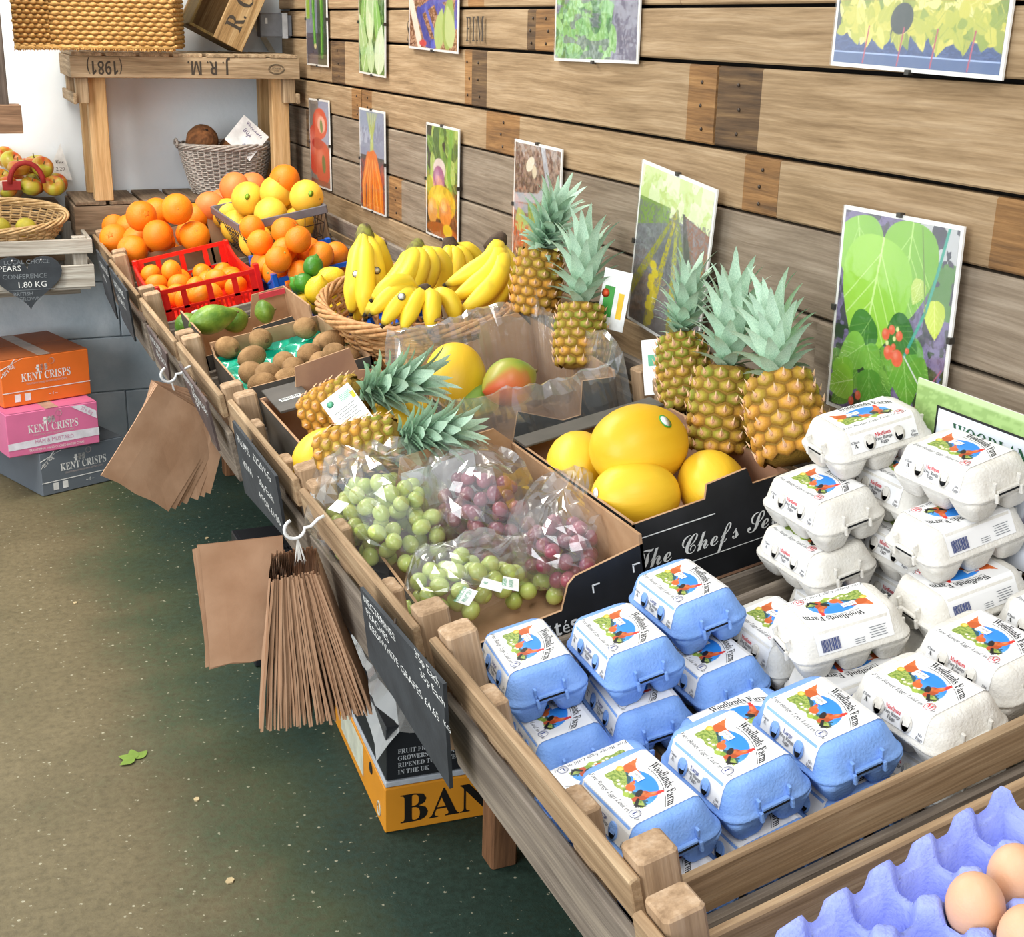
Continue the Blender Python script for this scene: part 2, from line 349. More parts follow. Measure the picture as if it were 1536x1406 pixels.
fl = MB().add([(-4, -3, 0), (1.5, -3, 0), (1.5, 5.3, 0), (-4, 5.3, 0), (-4, -3, -.1), (1.5, -3, -.1), (1.5, 5.3, -.1), (-4, 5.3, -.1)], [(0, 1, 2, 3), (7, 6, 5, 4), (0, 4, 5, 1), (1, 5, 6, 2), (2, 6, 7, 3), (3, 7, 4, 0)])
tag(fl.build('floor', floor_material()), 'worn concrete floor with green paint, painted-in tray shade and pale aggregate specks', 'floor', kind='structure')

WHITE = mat('white_wall_paint', '#eef3f6', 0.7, 0.05, 3.0, 0.25, 60.0, c2='#dfe7ec')
wb = MB().box((-1.2, WALL_Y + 0.1, 1.2), (5.2, 0.19, 2.4)).build('wall_back', WHITE)
tag(wb, 'white painted block wall at the far end', 'wall', kind='structure')
blk = MB(); blk.slat((0, 0, 0), (0.436, 0.211, 0.03), 0.004)
blk_me = blk.mesh('block', mat('white_block_paint', '#d9e3e9', 0.7, 0.06, 9.0, 0.6, 45.0, c2='#c3d1d9'))
for r in range(4):
    for i in range(6):
        x = -0.92 + i * 0.44 + (0.22 if r % 2 else 0.0)
        obj('block', blk_me, wb, T3(x, WALL_Y - 0.002, 0.095 + r * 0.215) @ RX(90))

PLANK = wood('reclaimed_plank', '#b09878', '#9c8363', '#80684b', 0.75, 0.8, 0.14)
PLANKG = wood('grey_plank', '#998b79', '#877866', '#706252', 0.75, 0.8, 0.12)
STAIN = wood('rusty_stained_plank', '#a67f52', '#8c6740', '#5f4730', 1.0, 0.8, 0.2)
DARKST = wood('dark_stained_plank', '#7f6546', '#5f4a35', '#3c3026', 1.0, 0.85, 0.2)
IRON = mat('rusty_nail', '#4a4038', 0.5, metal=0.6)
wr = MB().box((WALL_X + 0.09, 1.9, 1.2), (0.1, 7.2, 2.4)).build('wall_right', mat('dark_void_behind_planks', '#1d1711', 0.9))
tag(wr, 'wall clad with reclaimed wooden planks', 'wall', kind='structure')
def wy(px, py): return on_axis(px, py, 0, WALL_X).y
ROWS = [(0.36, 0.50), (0.505, 0.64), (0.645, 0.78), (0.785, 0.895), (0.90, 1.018), (1.022, 1.146), (1.151, 1.284), (1.289, 1.383), (1.390, 1.524), (1.531, 1.619), (1.625, 1.75), (1.755, 1.89)]
BREAKS = {9: [wy(804, 50)], 8: [wy(707, 120), wy(1072, 170)], 7: [wy(541, 150), wy(1165, 290)], 5: [wy(582, 300), 1.7], 6: [wy(465, 200), 0.9], 10: [2.2, 4.1], 4: [2.9]}
STAINS = {9: [(wy(789, 50), wy(804, 50), 1), (wy(804, 50), wy(838, 50), 0), (wy(408, 40), wy(432, 40), 1)], 8: [(wy(695, 120), wy(707, 120), 0), (wy(707, 120), wy(730, 120), 1), (wy(1030, 170), wy(1072, 170), 0), (wy(1073, 170), wy(1138, 170), 1), (wy(496, 110), wy(516, 110), 1)],
          7: [(wy(527, 150), wy(541, 150), 0), (wy(541, 150), wy(556, 150), 0), (wy(727, 200), wy(777, 210), 0), (wy(1112, 280), wy(1165, 290), 0), (0.9, 1.35, 0)], 5: [(wy(583, 300), wy(602, 300), 0)], 6: [(4.8, wy(466, 200), 1)], 10: [(wy(700, 5), wy(724, 5), 0), (1.55, 1.62, 0)]}
SLOPE = math.atan(0.018 / 3.5)
for r, (z0, z1) in enumerate(ROWS):
    br = sorted([-1.6] + BREAKS.get(r, []) + [WALL_Y - 0.004])
    for a, b_ in zip(br[:-1], br[1:]):
        L_, H_ = b_ - a - 0.004, z1 - z0; cy = (a + b_) / 2; push = random.uniform(-0.004, 0.004)
        cuts = [(-L_ / 2, L_ / 2, 0)]
        for s0, s1, k in STAINS.get(r, []):
            s0, s1 = sorted((s0, s1))
            if s1 > a + 0.005 and s0 < b_ - 0.005:
                lo, hi = max(s0 - cy, -L_ / 2), min(s1 - cy, L_ / 2)
                cuts = [c for c in cuts if c[2]] + [q for c in cuts if not c[2] for q in ([(c[0], lo, 0)] if c[0] < lo - 1e-4 and c[1] > lo else []) + ([(hi, c[1], 0)] if c[1] > hi + 1e-4 and c[0] < hi else []) + ([c] if c[1] <= lo or c[0] >= hi else [])] + [(lo, hi, 1 + k)]
        pb = MB(); W_, T_, ch = H_ / 2, 0.011, 0.003
        def pr(x): return [(x, p, q) for p, q in ((-W_, -T_), (W_, -T_), (W_, T_ - ch), (W_ - ch, T_), (-W_ + ch, T_), (-W_, T_ - ch))]
        for c0, c1, k in sorted(cuts): pb.loft([pr(c0), pr(c1)], True, k, False)
        # local X along +y of the room, local Z out of the wall (-x)
        Mx = Matrix(((0, 0, -1, WALL_X + 0.012 + push), (-1, 0, 0, cy), (0, 1, 0, (z0 + z1) / 2), (0, 0, 0, 1)))
        for f in range(len(pb.v)): pb.v[f] = (-pb.v[f][0], pb.v[f][1], pb.v[f][2])
        pb.f = [q[::-1] for q in pb.f]
        po = pb.build('plank', [PLANKG if r in (5, 6) else PLANK, STAIN, DARKST], wr, Matrix.Translation((0, 0, (2.9 - cy) * 0.0051 + 0.006)) @ Mx @ RZ(math.degrees(SLOPE)))
        for s0, s1, k in STAINS.get(r, []):
            if a < (s0 + s1) / 2 < b_:
                nb = MB()
                for q in range(3): nb.lathe([(0.0001, 0), (0.0035, 0.0006), (0.003, 0.0022), (0.0001, 0.003)], 8, 0, T3(-((s0 + s1) / 2 - cy + random.uniform(-.012, .012)), (-0.32 + 0.3 * q) * H_, T_))
                nb.build('nail', IRON, po)
# stencilled marks on the second plank from the top
INK = mat('stencil_ink', '#3d342a', 0.8)
st = MB()
for body, px, hh in (('S', 613, 0.055), ('F', 702, .06), ('I', 710, .06), ('M', 720, .06)):
    p = on_axis(px, 62, 0, WALL_X - 0.0045); Mt = Matrix(((0, 0, -1, WALL_X - 0.0046), (-1, 0, 0, p.y), (0, 1, 0, p.z), (0, 0, 0, 1)))
    st.text(body, hh / 0.7, Mt, 0, 'b', sx=0.62)
st.build('stencil_mark', INK, wr)
# ================================================================== sloping wooden trays on their stand
TWOOD = wood('tray_wood', '#b29b7c', '#9b8163', '#7a6248', 0.8, 0.8, 0.22)
TWGREY = wood('weathered_tray_wood', '#998d7d', '#81766a', '#635950', 0.9, 0.85, 0.18)
TWPALE = wood('pale_post_wood', '#c0a68a', '#ae9172', '#8f7458', 0.7, 0.8, 0.16)
# rim edge u0, near v0, far v1, label
TRAYS = [(-0.042, 0.30, 0.845, 'weathered wooden tray holding the lilac egg flat'), (-0.025, 0.88, 1.412, 'wooden tray full of blue and white egg boxes'),
         (-0.034, 1.45, 2.01, 'wooden tray holding the bagged grapes and a black box of melons'), (-0.033, 2.055, 2.575, 'wooden tray with lying pineapples and the mango box'),
         (-0.042, 2.62, 3.112, 'wooden tray holding the kiwi box and the banana basket'), (-0.046, 3.13, 3.66, 'wooden tray holding the box of green avocados'),
         (-0.047, 3.71, 4.29, 'wooden tray carrying the red plastic crate of satsumas'), (-0.036, 4.33, 4.80, 'wooden tray heaped with large oranges at the far end')]
DEPTH = 0.72; TH = 0.20
MY = Matrix(((0, 1, 0, 0), (1, 0, 0, 0), (0, 0, -1, 0), (0, 0, 0, 1)))       # X -> v, Y -> u
for k, (u0, v0, v1, lab) in enumerate(TRAYS):
    L_ = v1 - v0; pl = PL1 if k < 2 else PL0; t = thing('wooden_tray', lab, 'tray', pl.M(pl.W(u0, v0, -TH)))
    # local: x = u, y = v, z = w above the tray floor
    def along_v(u, w, hgt, thk, m=TWOOD, nm='slat', a=0.0, b=0.0):
        mb = MB(); mb.slat((0, 0, 0), (L_ - a - b, hgt, thk), 0.0025)
        mb.build(nm, m, t, T3(u, L_ / 2 + (a - b) / 2, w) @ RZ(90) @ RX(90))
    def along_u(v, w, hgt, thk, m=TWOOD, nm='slat'):
        mb = MB(); mb.slat((0, 0, 0), (DEPTH - 0.112, hgt, thk), 0.0025); mb.build(nm, m, t, T3(DEPTH / 2, v, w) @ RX(90))
    for u in (0.006, DEPTH - 0.006):
        along_v(u, TH - 0.0255, 0.051, 0.012, TWOOD if u < .1 else TWGREY); along_v(u, TH - 0.140, 0.112, 0.012, TWGREY)
    for v in (0.020, L_ - 0.020):
        if k == 0 or (k == 1 and v < .1): along_u(v, TH - 0.066, 0.05, 0.012, TWGREY if k > 1 else TWOOD)
        along_u(v, TH - 0.146, 0.09, 0.012, TWGREY)
    for u in (0.034, DEPTH - 0.034):
        for v in (0.0205, L_ - 0.0205):
            if u > .3 and ((k == 3 and v > .3) or (k == 4 and v < .3)): continue
            mb = MB(); mb.slat((0, 0, 0), (TH + 0.012, 0.040, 0.042), 0.004); mb.build('corner_post', TWPALE, t, T3(u, v, (TH + 0.012) / 2) @ RY(-90))
    if k in (1, 2, 3):
        for q in (0.28, 0.72):
            mb = MB(); mb.slat((0, 0, 0), (TH - 0.012, 0.05, 0.022), 0.004); mb.build('side_batten', TWPALE, t, T3(0.0235, L_ * q, (TH - 0.012) / 2) @ RY(-90))
    for i in range(7):
        mb = MB(); mb.slat((0, 0, 0), (L_ - 0.055, 0.09, 0.009), 0.002); mb.build('floor_board', TWGREY, t, T3(0.058 + i * 0.1005, L_ / 2, 0.0255) @ RZ(90))
# the stand under the trays
RT0 = PL0.rot
BROWN = wood('brown_leg_wood', '#8d6648', '#7a5539', '#5c3f2b', 0.7, 0.8, 0.1)
sd = thing('display_stand', 'brown timber stand with square legs under the sloping trays', 'stand')
for u in (0.17, 0.56):
    c = TW(u, 2.55, -TH - 0.037); mb = MB(); mb.slat((0, 0, 0), (4.6, 0.05, 0.066), 0.003); mb.build('bearer', BROWN, sd, Matrix.Translation(c) @ RT0 @ RZ(90))
for v in (0.62, 2.07, 3.35, 4.6):
    for u in (0.325, 0.66):
        c = TW(u, v, -TH - 0.072); hgt = c.z - 0.012
        mb = MB(); mb.slat((0, 0, 0), (hgt, 0.055, 0.055), 0.004); mb.build('leg', BROWN, sd, T3(c.x, c.y, hgt / 2) @ RY(-90))
    c = TW(0.36, v, -TH - 0.07 - 0.022); mb = MB(); mb.slat((0, 0, 0), (0.66, 0.05, 0.04), 0.003); mb.build('cross_rail', BROWN, sd, Matrix.Translation(c) @ RT0)
# ================================================================== fruit shapes
FLOOR_W = -0.17
def smooth_noise_bump(mb, amp, sc, seed=0):
    o = Vector((seed * 7.3, seed * 3.1, seed * 1.7))
    for i, v in enumerate(mb.v):
        p = Vector(v); r = p.length or 1; mb.v[i] = tuple(p * (1 + amp * noise.noise(p * sc + o)))
    return mb
def sphere_prof(rx, rz, n=14, dip0=0.0, dip1=0.0):
    out = []
    for i in range(n + 1):
        a = -PI / 2 + PI * i / n; r = rx * math.cos(a); z = rz * math.sin(a)
        z += dip0 * math.exp(-(r / rx) ** 2 * 14) - dip1 * math.exp(-(r / rx) ** 2 * 14) if True else 0
        if z > 0: z = rz * math.sin(a) - dip1 * math.exp(-(r / rx) ** 2 * 14)
        else: z = rz * math.sin(a) + dip0 * math.exp(-(r / rx) ** 2 * 14)
        out.append((max(r, 0.0004), z))
    return out
ORANGE = mat('orange_peel', '#f58a14', 0.42, 0.1, 6.0, 0.35, 420.0, c2='#ee7a0c', sss=0.1, per_obj=0.07)
SATSUMA = mat('satsuma_peel', '#f79420', 0.36, 0.1, 8.0, 0.3, 380.0, c2='#e98414', sss=0.1, per_obj=0.06)
GFRUIT = mat('yellow_grapefruit_peel', '#f2c640', 0.42, 0.08, 5.0, 0.25, 420.0, c2='#eeb83a', sss=0.1, per_obj=0.05)
RGFRUIT = mat('red_grapefruit_peel', '#ee8a4a', 0.45, 0.1, 5.0, 0.25, 400.0, c2='#e97a3a', sss=0.1, per_obj=0.05)
LEMON = mat('lemon_peel', '#f3cd2c', 0.38, 0.1, 10.0, 0.35, 360.0, c2='#eab91e', sss=0.1, per_obj=0.05)
LIME = mat('lime_peel', '#4d8f25', 0.3, 0.15, 12.0, 0.25, 300.0, c2='#2f6d1a', per_obj=0.12)
KIWI = mat('kiwi_skin', '#a07c52', 0.85, 0.2, 40.0, 0.5, 500.0, c2='#80603a', per_obj=0.12)
MELON = mat('yellow_melon_rind', '#efc634', 0.42, 0.1, 7.0, 0.3, 40.0, c2='#e2b01e', stretch=(1, 1, .25), sss=0.0, per_obj=0.05)
AVO = mat('green_avocado_skin', '#7f9c38', 0.38, 0.2, 26.0, 0.3, 160.0, c2='#4d7424', per_obj=0.12)
STEM = mat('dry_stem', '#7a6a3c', 0.8); GREENSTEM = mat('green_stem', '#8a9a4a', 0.7)
STICK_W = mat('white_sticker', '#eef0ee', 0.4); STICK_G = mat('green_sticker', '#8fb52a', 0.4); STICK_D = mat('dark_sticker_edge', '#5c5648', 0.5)
def fruit_mesh(name, prof, m, n=22, amp=0.02, sc=18, seed=1, shape=None):
    mb = MB(); mb.lathe(prof, n, 0, shape=shape); smooth_noise_bump(mb, amp, sc, seed); return mb.mesh(name, m)
def scar_mesh(name, r, z, m, star=0):
    mb = MB(); k = max(star, 8); mb.lathe([(r * 0.9, 0), (r, 0.0006), (r * 0.6, 0.0014), (0.0003, 0.0008)], 10, 0, T3(0, 0, z), shape=(lambda a, zz: 1 + 0.3 * math.cos(5 * a)) if star else None); return mb.mesh(name, m)
ME = {}
ME['orange'] = [fruit_mesh('orange', sphere_prof(0.050, 0.0485, 16, 0.003, 0.003), ORANGE, 24, 0.025, 20, s) for s in (1, 2)]
ME['orange_m'] = [fruit_mesh('orange', sphere_prof(0.039, 0.038, 14, 0.002, 0.002), ORANGE, 22, 0.02, 25, s) for s in (3, 4)]
ME['satsuma'] = [fruit_mesh('satsuma', sphere_prof(0.035, 0.029, 14, 0.003, 0.003), SATSUMA, 22, 0.04, 30, s) for s in (5, 6)]
ME['gfruit'] = [fruit_mesh('grapefruit', sphere_prof(0.055, 0.053, 16, 0.002, 0.002), GFRUIT, 24, 0.02, 15, s) for s in (7, 8)]
ME['rgfruit'] = [fruit_mesh('grapefruit', sphere_prof(0.052, 0.049, 16, 0.002, 0.002), RGFRUIT, 24, 0.02, 15, s) for s in (9, 10)]
def lemon_prof(r, h):
    return [(max(0.0004, r * math.sin(PI * i / 16) ** 0.85 * (1 if 2 < i < 14 else 0.8)), h * (-math.cos(PI * i / 16)) + (-0.006 if i == 0 else 0.006 if i == 16 else -0.003 if i == 1 else 0.003 if i == 15 else 0)) for i in range(17)]
ME['lemon'] = [fruit_mesh('lemon', lemon_prof(0.031, 0.038), LEMON, 20, 0.03, 30, s) for s in (11, 12)]
ME['lime'] = [fruit_mesh('lime', lemon_prof(0.026, 0.029), LIME, 20, 0.02, 30, s) for s in (13,)]
ME['kiwi'] = [fruit_mesh('kiwi', sphere_prof(0.0265, 0.033, 14), KIWI, 20, 0.03, 25, s) for s in (14, 15)]
ME['melon'] = [fruit_mesh('melon', [(max(.0005, 0.069 * math.sin(PI * i / 18) ** 0.9), -0.085 * math.cos(PI * i / 18)) for i in range(19)], MELON, 30, 0.02, 9, s, lambda a, z: 1 + 0.006 * math.cos(10 * a)) for s in (16, 17)]
SC_ = {'orange': scar_mesh('stem_end', 0.004, 0.0450, mat('orange_button', '#c08a30', 0.7)), 'navel': scar_mesh('navel', 0.010, 0.0453, mat('navel_peel', '#e08015', 0.6), 5), 'orange_m': scar_mesh('stem_end', 0.0035, 0.0355, GREENSTEM), 'satsuma': scar_mesh('stem_end', 0.004, 0.0255, GREENSTEM),
       'gfruit': scar_mesh('stem_end', 0.0035, 0.0507, mat('grapefruit_button', '#b58f3a', 0.7)), 'rgfruit': scar_mesh('stem_end', 0.0035, 0.0467, MATS['grapefruit_button']), 'kiwi': scar_mesh('blossom_end', 0.006, 0.0325, mat('kiwi_end', '#6e4f30', 0.9)), 'melon': scar_mesh('stem_end', 0.006, 0.0842, mat('melon_button', '#b3902c', 0.8)), 'lemon': scar_mesh('stem_end', 0.0025, 0.0435, GREENSTEM), 'lime': scar_mesh('stem_end', 0.002, 0.0345, GREENSTEM)}
def relax(pts, r, it=70, lim=None, fixed=(), pix=None):
    """push fruit apart until they only just touch, keeping each near its own line of sight"""
    n = len(pts); P = [p.copy() for p in pts] + [Vector(f) for f in fixed]
    R_ = (list(r) if isinstance(r, list) else [r] * n) + [r[0] if isinstance(r, list) else r] * len(fixed)
    rays = [(p - CAM).normalized() for p in pts]
    for k in range(it):
        for i in range(n):
            for j in range(i + 1, len(P)):
                d = P[j] - P[i]; l = d.length; need = (R_[i] + R_[j]) * 1.035
                if l < need:
                    if l < 1e-5: d = Vector((random.random(), random.random(), random.random())); l = d.length
                    q = d * ((need - l) / l)
                    if j < n: P[i] -= q * 0.5; P[j] += q * 0.5
                    else: P[i] -= q
            if lim: P[i] = lim(P[i], R_[i])
        if k < it - 14:
            for i in range(n):
                c = CAM + rays[i] * (P[i] - CAM).dot(rays[i]); P[i] = P[i].lerp(c, 0.35)
    return P[:n]
def inside(u0, u1, v0, v1, w0):
    def f(p, r):
        u, v, w = UV(p); return TW(min(max(u, u0 + r), u1 - r), min(max(v, v0 + r), v1 - r), max(w, w0 + r))
    return f
def place(kind, name, pts, label, cat, group=None, r=None, dirs=None, scar=True, relaxed=True, lim=None, pts3=False, lie=False, fixed=()):
    P = [Vector(p) if pts3 else TP(*p) for p in pts]
    if relaxed and r: P = relax(P, r, lim=lim, fixed=fixed)
    out = []
    for i, p in enumerate(P):
        if dirs and i in dirs: z = Vector(dirs[i])
        elif lie: a = random.uniform(0, 2 * PI); z = EX * math.cos(a) + EY * math.sin(a) + EN * random.uniform(-.3, .3)
        else: z = Vector((random.uniform(-1, 1), random.uniform(-1, 1), random.uniform(-.6, 1)))
        o = obj(name, random.choice(ME[kind]), None, frame_to(p, z)); tag(o, label if isinstance(label, str) else label[i], cat, group)
        if scar and kind in SC_: obj('stem_end', SC_['navel'] if (kind == 'orange' and i % 3 == 0) else SC_[kind], o)
        out.append(o)
    return out
def to_cam(p): return (CAM - Vector(p)).normalized()
def sticker(parent, p_dir, r, mats, size=0.009, M_=None):
    mb = MB(); mb.lathe([(size, 0), (size, 0.0006), (0.0003, 0.001)], 14, 1); mb.lathe([(size * .8, 0.0008), (0.0003, 0.0014)], 14, 0)
    return mb.build('sticker', mats, parent, M_)
def surf_sticker(o, d_world, r, mats, size=0.008, sx=1.35):
    d = (o.matrix_basis.to_3x3().inverted() @ Vector(d_world)).normalized(); M_ = frame_to(d * r, d) @ S3(sx, 1, 1)
    return sticker(o, None, r, mats, size, M_)

CARD = mat('brown_cardboard', '#b3906e', 0.85, 0.12, 20.0, 0.1, 120.0, c2='#a27d5b')
CARDIN = mat('cardboard_inside', '#a98467', 0.85, 0.12, 14.0, 0.1, 120.0, c2='#94705a')
CBLACK = mat('black_printed_card', '#26272a', 0.45, 0.12, 20.0, c2='#1d1e20')
CGREY = mat('dark_grey_printed_card', '#56514b', 0.5, 0.1, 20.0, c2='#494640')
WPRINT = mat('white_print', '#eef0ee', 0.5); LGREEN = mat('pale_green_print', '#8ed39a', 0.5)
def carton(name, label, u0, u1, v0, v1, w0, w1, outer, inner=None, yaw=0.0, notch=None, group=None, cat='box', rims=None, tops=None, thick=0.0045):
    """open cardboard box lying in a tray; walls are parts. tops: dict wall -> outline of its top edge as (fraction, height factor)"""
    inner = inner or CARDIN; du, dv, dw = u1 - u0, v1 - v0, w1 - w0; th = thick; tops = tops or {}
    t = thing(name, label, cat, TM(TW(u0, v0, w0), yaw), group)
    MB().box((du / 2, dv / 2, th / 2), (du, dv, th)).build('base', inner, t)
    for nm, ln, Mx in (('near', du, T3(0, 0, 0) @ RX(90) @ S3(1, 1, -1)), ('far', du, T3(0, dv, 0) @ RX(90)), ('front', dv, Matrix(((0, 0, 1, 0), (1, 0, 0, 0), (0, 1, 0, 0), (0, 0, 0, 1)))), ('rear', dv, Matrix(((0, 0, -1, du), (1, 0, 0, 0), (0, 1, 0, 0), (0, 0, 0, 1))))):
        prof = tops.get(nm, [(0, 1), (1, 1)])
        poly = [(0.0, th)] + [(ln, th)] + [(f * ln, k * dw) for f, k in prof[::-1]]
        mb = MB(); n = len(poly); mb.v = [(p[0], p[1], 0) for p in poly] + [(p[0], p[1], th) for p in poly]; mb.c = [(1, 1, 1)] * (2 * n)
        mb.f = [tuple(range(n))[::-1], tuple(range(n, 2 * n))] + [(i, (i + 1) % n, n + (i + 1) % n, n + i) for i in range(n)]
        mb.mi = [0, 1] + [2] * n; mb.sm = [False] * (n + 2)
        if Mx.determinant() < 0: mb.f = [f[::-1] for f in mb.f]
        mb.build('side_panel', [outer, inner, CARD], t, Mx)
    return t

# ---------------- oranges at the far end
bx = carton('cardboard_liner', 'low cardboard liner under the large oranges', 0.022, 0.295, 4.40, 4.77, -0.168, -0.03, CARD)
pts = [(165, 359, -.0), (201, 375, -.01), (243, 369, -.0), (283, 358, .0), (170, 338, -.0), (207, 360, -.01), (241, 351, .035), (287, 347, .03), (194, 343, .02), (217, 331, .08), (235, 319, .06), (268, 325, .075), (293, 328, .05)]
hid = [TW(0.08 + 0.108 * (q % 2), 4.46 + 0.108 * (q // 2), -0.107) for q in range(6)]
OL = 'large orange heaped at the far end behind the red plastic crate'; OG = 'large oranges in the far tray'
oranges = place('orange', 'orange', pts, OL, 'orange', OG, r=0.0495, lim=inside(-0.03, 0.36, 4.3, 4.9, -0.06), fixed=hid, dirs={0: (-.5, -1, .5), 9: (.2, -1, .3), 11: (-.1, -1, .15), 7: (0, -1, .6)})
place('orange', 'orange', hid, 'large orange buried at the bottom of the far heap', 'orange', 'large oranges buried in the far tray', scar=False, relaxed=False, pts3=True)

# ---------------- grapefruit in wire basket
GREYM = mat('grey_coated_wire', '#6f6e72', 0.5, 0.1); WIRE = mat('dark_wire', '#4a4038', 0.5, metal=0.5)
wbk = thing('wire_basket', 'grey rimmed wire basket holding yellow grapefruit', 'basket', TM(TW(0.335, 4.05, -0.075), 0))
bu, bv, bh = 0.28, 0.42, 0.125
for k, (c, d, r_) in enumerate((((bu / 2, 0, bh), (bu, .026, .007), 0), ((bu / 2, bv, bh), (bu, .026, .007), 0))):
    MB().slat((0, 0, 0), (d[0], d[1], d[2]), .002).build('rim_bar', GREYM, wbk, T3(*c) @ RX(90))
for x in (0, bu): MB().slat((0, 0, 0), (bv, .026, .007), .002).build('rim_bar', GREYM, wbk, T3(x, bv / 2, bh) @ RZ(90) @ RX(90))
mb = MB(); ins = 0.035
for q in range(9):
    x = bu * q / 8; xi = ins + (bu - 2 * ins) * q / 8; mb.tube([(x, 0, bh), (xi, ins, 0), (xi, bv - ins, 0), (x, bv, bh)], 0.0016, 5)
for q in range(11):
    y = bv * q / 10; yi = ins + (bv - 2 * ins) * q / 10; mb.tube([(0, y, bh), (ins, yi, 0), (bu - ins, yi, 0), (bu, y, bh)], 0.0016, 5)
for hh in (0.33, 0.66):
    k = ins * (1 - hh); mb.tube([(k, k, bh * hh), (bu - k, k, bh * hh), (bu - k, bv - k, bh * hh), (k, bv - k, bh * hh), (k, k, bh * hh)], 0.0016, 5)
mb.build('wire_mesh', WIRE, wbk)
GL = inside(0.335, 0.63, 4.06, 4.62, -0.068)
gp = [(355, 340, .0), (405, 326, .03), (446, 335, .0), (385, 372, -.05), (340, 322, .03), (372, 298, .085), (415, 293, .085), (466, 295, .08), (380, 350, -.02), (445, 312, .02)]
gf = place('gfruit', 'grapefruit', gp, 'yellow grapefruit in the grey rimmed wire basket', 'grapefruit', 'yellow grapefruit in the wire basket', r=0.0545, lim=GL)
for o, d in ((gf[5], (-.25, -1, .25)), (gf[7], (.0, -1, .35)), (gf[4], (-.2, -1, 0.1))): o['label'] = 'yellow grapefruit with an oval green sticker in the wire basket'; surf_sticker(o, d, 0.0545, [STICK_G, mat('leaf_sticker', '#4f8f2a', .4)], 0.008)
lb = carton('cardboard_tray', 'small cardboard tray of red grapefruit behind the wire basket', 0.31, 0.598, 4.50, 4.77, -0.168, 0.03, CARD)
place('rgfruit', 'grapefruit', [(318, 308, .07), (349, 283, .12), (378, 281, .1), (335, 305, .08)], 'orange-red grapefruit beside the white wicker basket', 'grapefruit', 'red grapefruit behind the yellow ones', r=0.051, lim=inside(0.25, 0.66, 4.48, 4.85, -0.065), fixed=[TW(0.365 + .115 * (q % 2), 4.565 + .115 * (q // 2), -0.112) for q in range(4)])
place('orange', 'orange', [(427, 270, .13)], 'lone orange on top of the heap behind the yellow grapefruit', 'orange')
place('rgfruit', 'grapefruit', [TW(0.365 + .115 * (q % 2), 4.565 + .115 * (q // 2), -0.112) for q in range(4)], 'orange-red grapefruit beside the white wicker basket', 'grapefruit', 'red grapefruit behind the yellow ones', scar=False, relaxed=False, pts3=True)

# ---------------- plastic crates
REDP = mat('red_plastic', '#dd2018', 0.35, 0.06, 10.0, coat=0.2); BLUEP = mat('blue_plastic', '#1f5fc0', 0.35, 0.06, 10.0)
def plastic_crate(name, label, u0, v0, w0, du, dv, dh, m, yaw=0, cols=4, rows_holes=True, posts=True, low=None):
    t = thing(name, label, 'crate', TM(TW(u0, v0, w0), yaw)); th = 0.006
    # floor of narrow bars
    mb = MB(); mb.box((du / 2, dv / 2, .003), (du, dv, .004)); mb.build('base', m, t)
    def lattice(ln, hh, nm, Mx, n):
        mb = MB(); rail = 0.012
        mb.box((ln / 2, hh - rail / 2, 0), (ln, rail, th * 1.5)); mb.box((ln / 2, hh * 0.40, 0), (ln, .007, th)); mb.box((ln / 2, rail / 2, 0), (ln, rail, th))
        for i in range(n + 1):
            x = ln * i / n; wdt = 0.030 if i in (0, n) else 0.016; xx = min(max(x, wdt / 2), ln - wdt / 2); mb.box((xx, hh / 2, 0), (wdt, hh, th))
        k = int(ln / 0.0125)
        for i in range(k): mb.box((ln * (i + .5) / k, hh * 0.22, 0), (.0055, hh * 0.38, th * 0.8))
        mb.build(nm, m, t, Mx)
    hs = low or dh * 0.62
    lattice(du, dh, 'lattice_wall', T3(0, dv, 0) @ RX(90), cols); lattice(du, dh * .86, 'lattice_wall', T3(0, 0, 0) @ RX(90), cols)
    for x in (0, du):
        # end walls dip in the middle
        n = 12; prof = [(dv * i / n, dh * (0.62 + 0.30 * (abs(2 * i / n - 1)) ** 3)) for i in range(n + 1)]
        mb = MB(); mb.prism([(0, 0), (dv, 0)] + prof[::-1], th); mb.build('end_wall', m, t, Matrix(((0, 0, 1, x - th / 2), (1, 0, 0, 0), (0, 1, 0, 0), (0, 0, 0, 1))))
        mb = MB(); mb.tube([(x, p[0], p[1]) for p in prof], 0.006, 6); mb.build('end_rim', m, t)
    if posts:
        for x in (0.004, du - .004):
            for y in (0.004, dv - .004): mb = MB(); mb.slat((0, 0, 0), (dh * (1.04 if y > .1 else .95), .022, .016), .002); mb.build('corner_post', m, t, T3(x, y, dh * .5) @ RY(-90))
    return t
rc = plastic_crate('plastic_crate', 'bright red plastic lattice crate filled with satsumas', 0.022, 3.83, -0.135, 0.30, 0.420, 0.12, REDP)
lg = MB(); lg.lathe([(0.011, 0), (0.011, .0008), (0.0003, .001)], 12, 0); lg.build('brand_patch', WPRINT, rc, T3(0.095, -0.0045, 0.02) @ RX(90) @ S3(1.3, .6, 1))
sp = [(216, 415, -.10), (231, 428, -.10), (255, 417, -.10), (276, 417, -.10), (298, 413, -.10), (330, 411, -.10), (262, 428, -.10), (290, 432, -.10), (266, 445, -.10), (312, 425, -.10), (329, 424, -.10), (356, 413, -.10), (246, 446, -.10), (300, 446, -.10), (344, 420, -.10), (282, 450, -.10), (318, 440, -.10), (352, 430, -.10)]
place('satsuma', 'satsuma', sp, 'small satsuma in the red plastic crate', 'satsuma', 'satsumas in the red crate', r=0.0345, lim=inside(0.026, 0.318, 3.838, 4.246, -0.13))
b1 = plastic_crate('plastic_crate', 'blue plastic crate of medium oranges beside the red crate', 0.345, 3.752, -0.165, 0.255, 0.29, 0.125, BLUEP, posts=True)
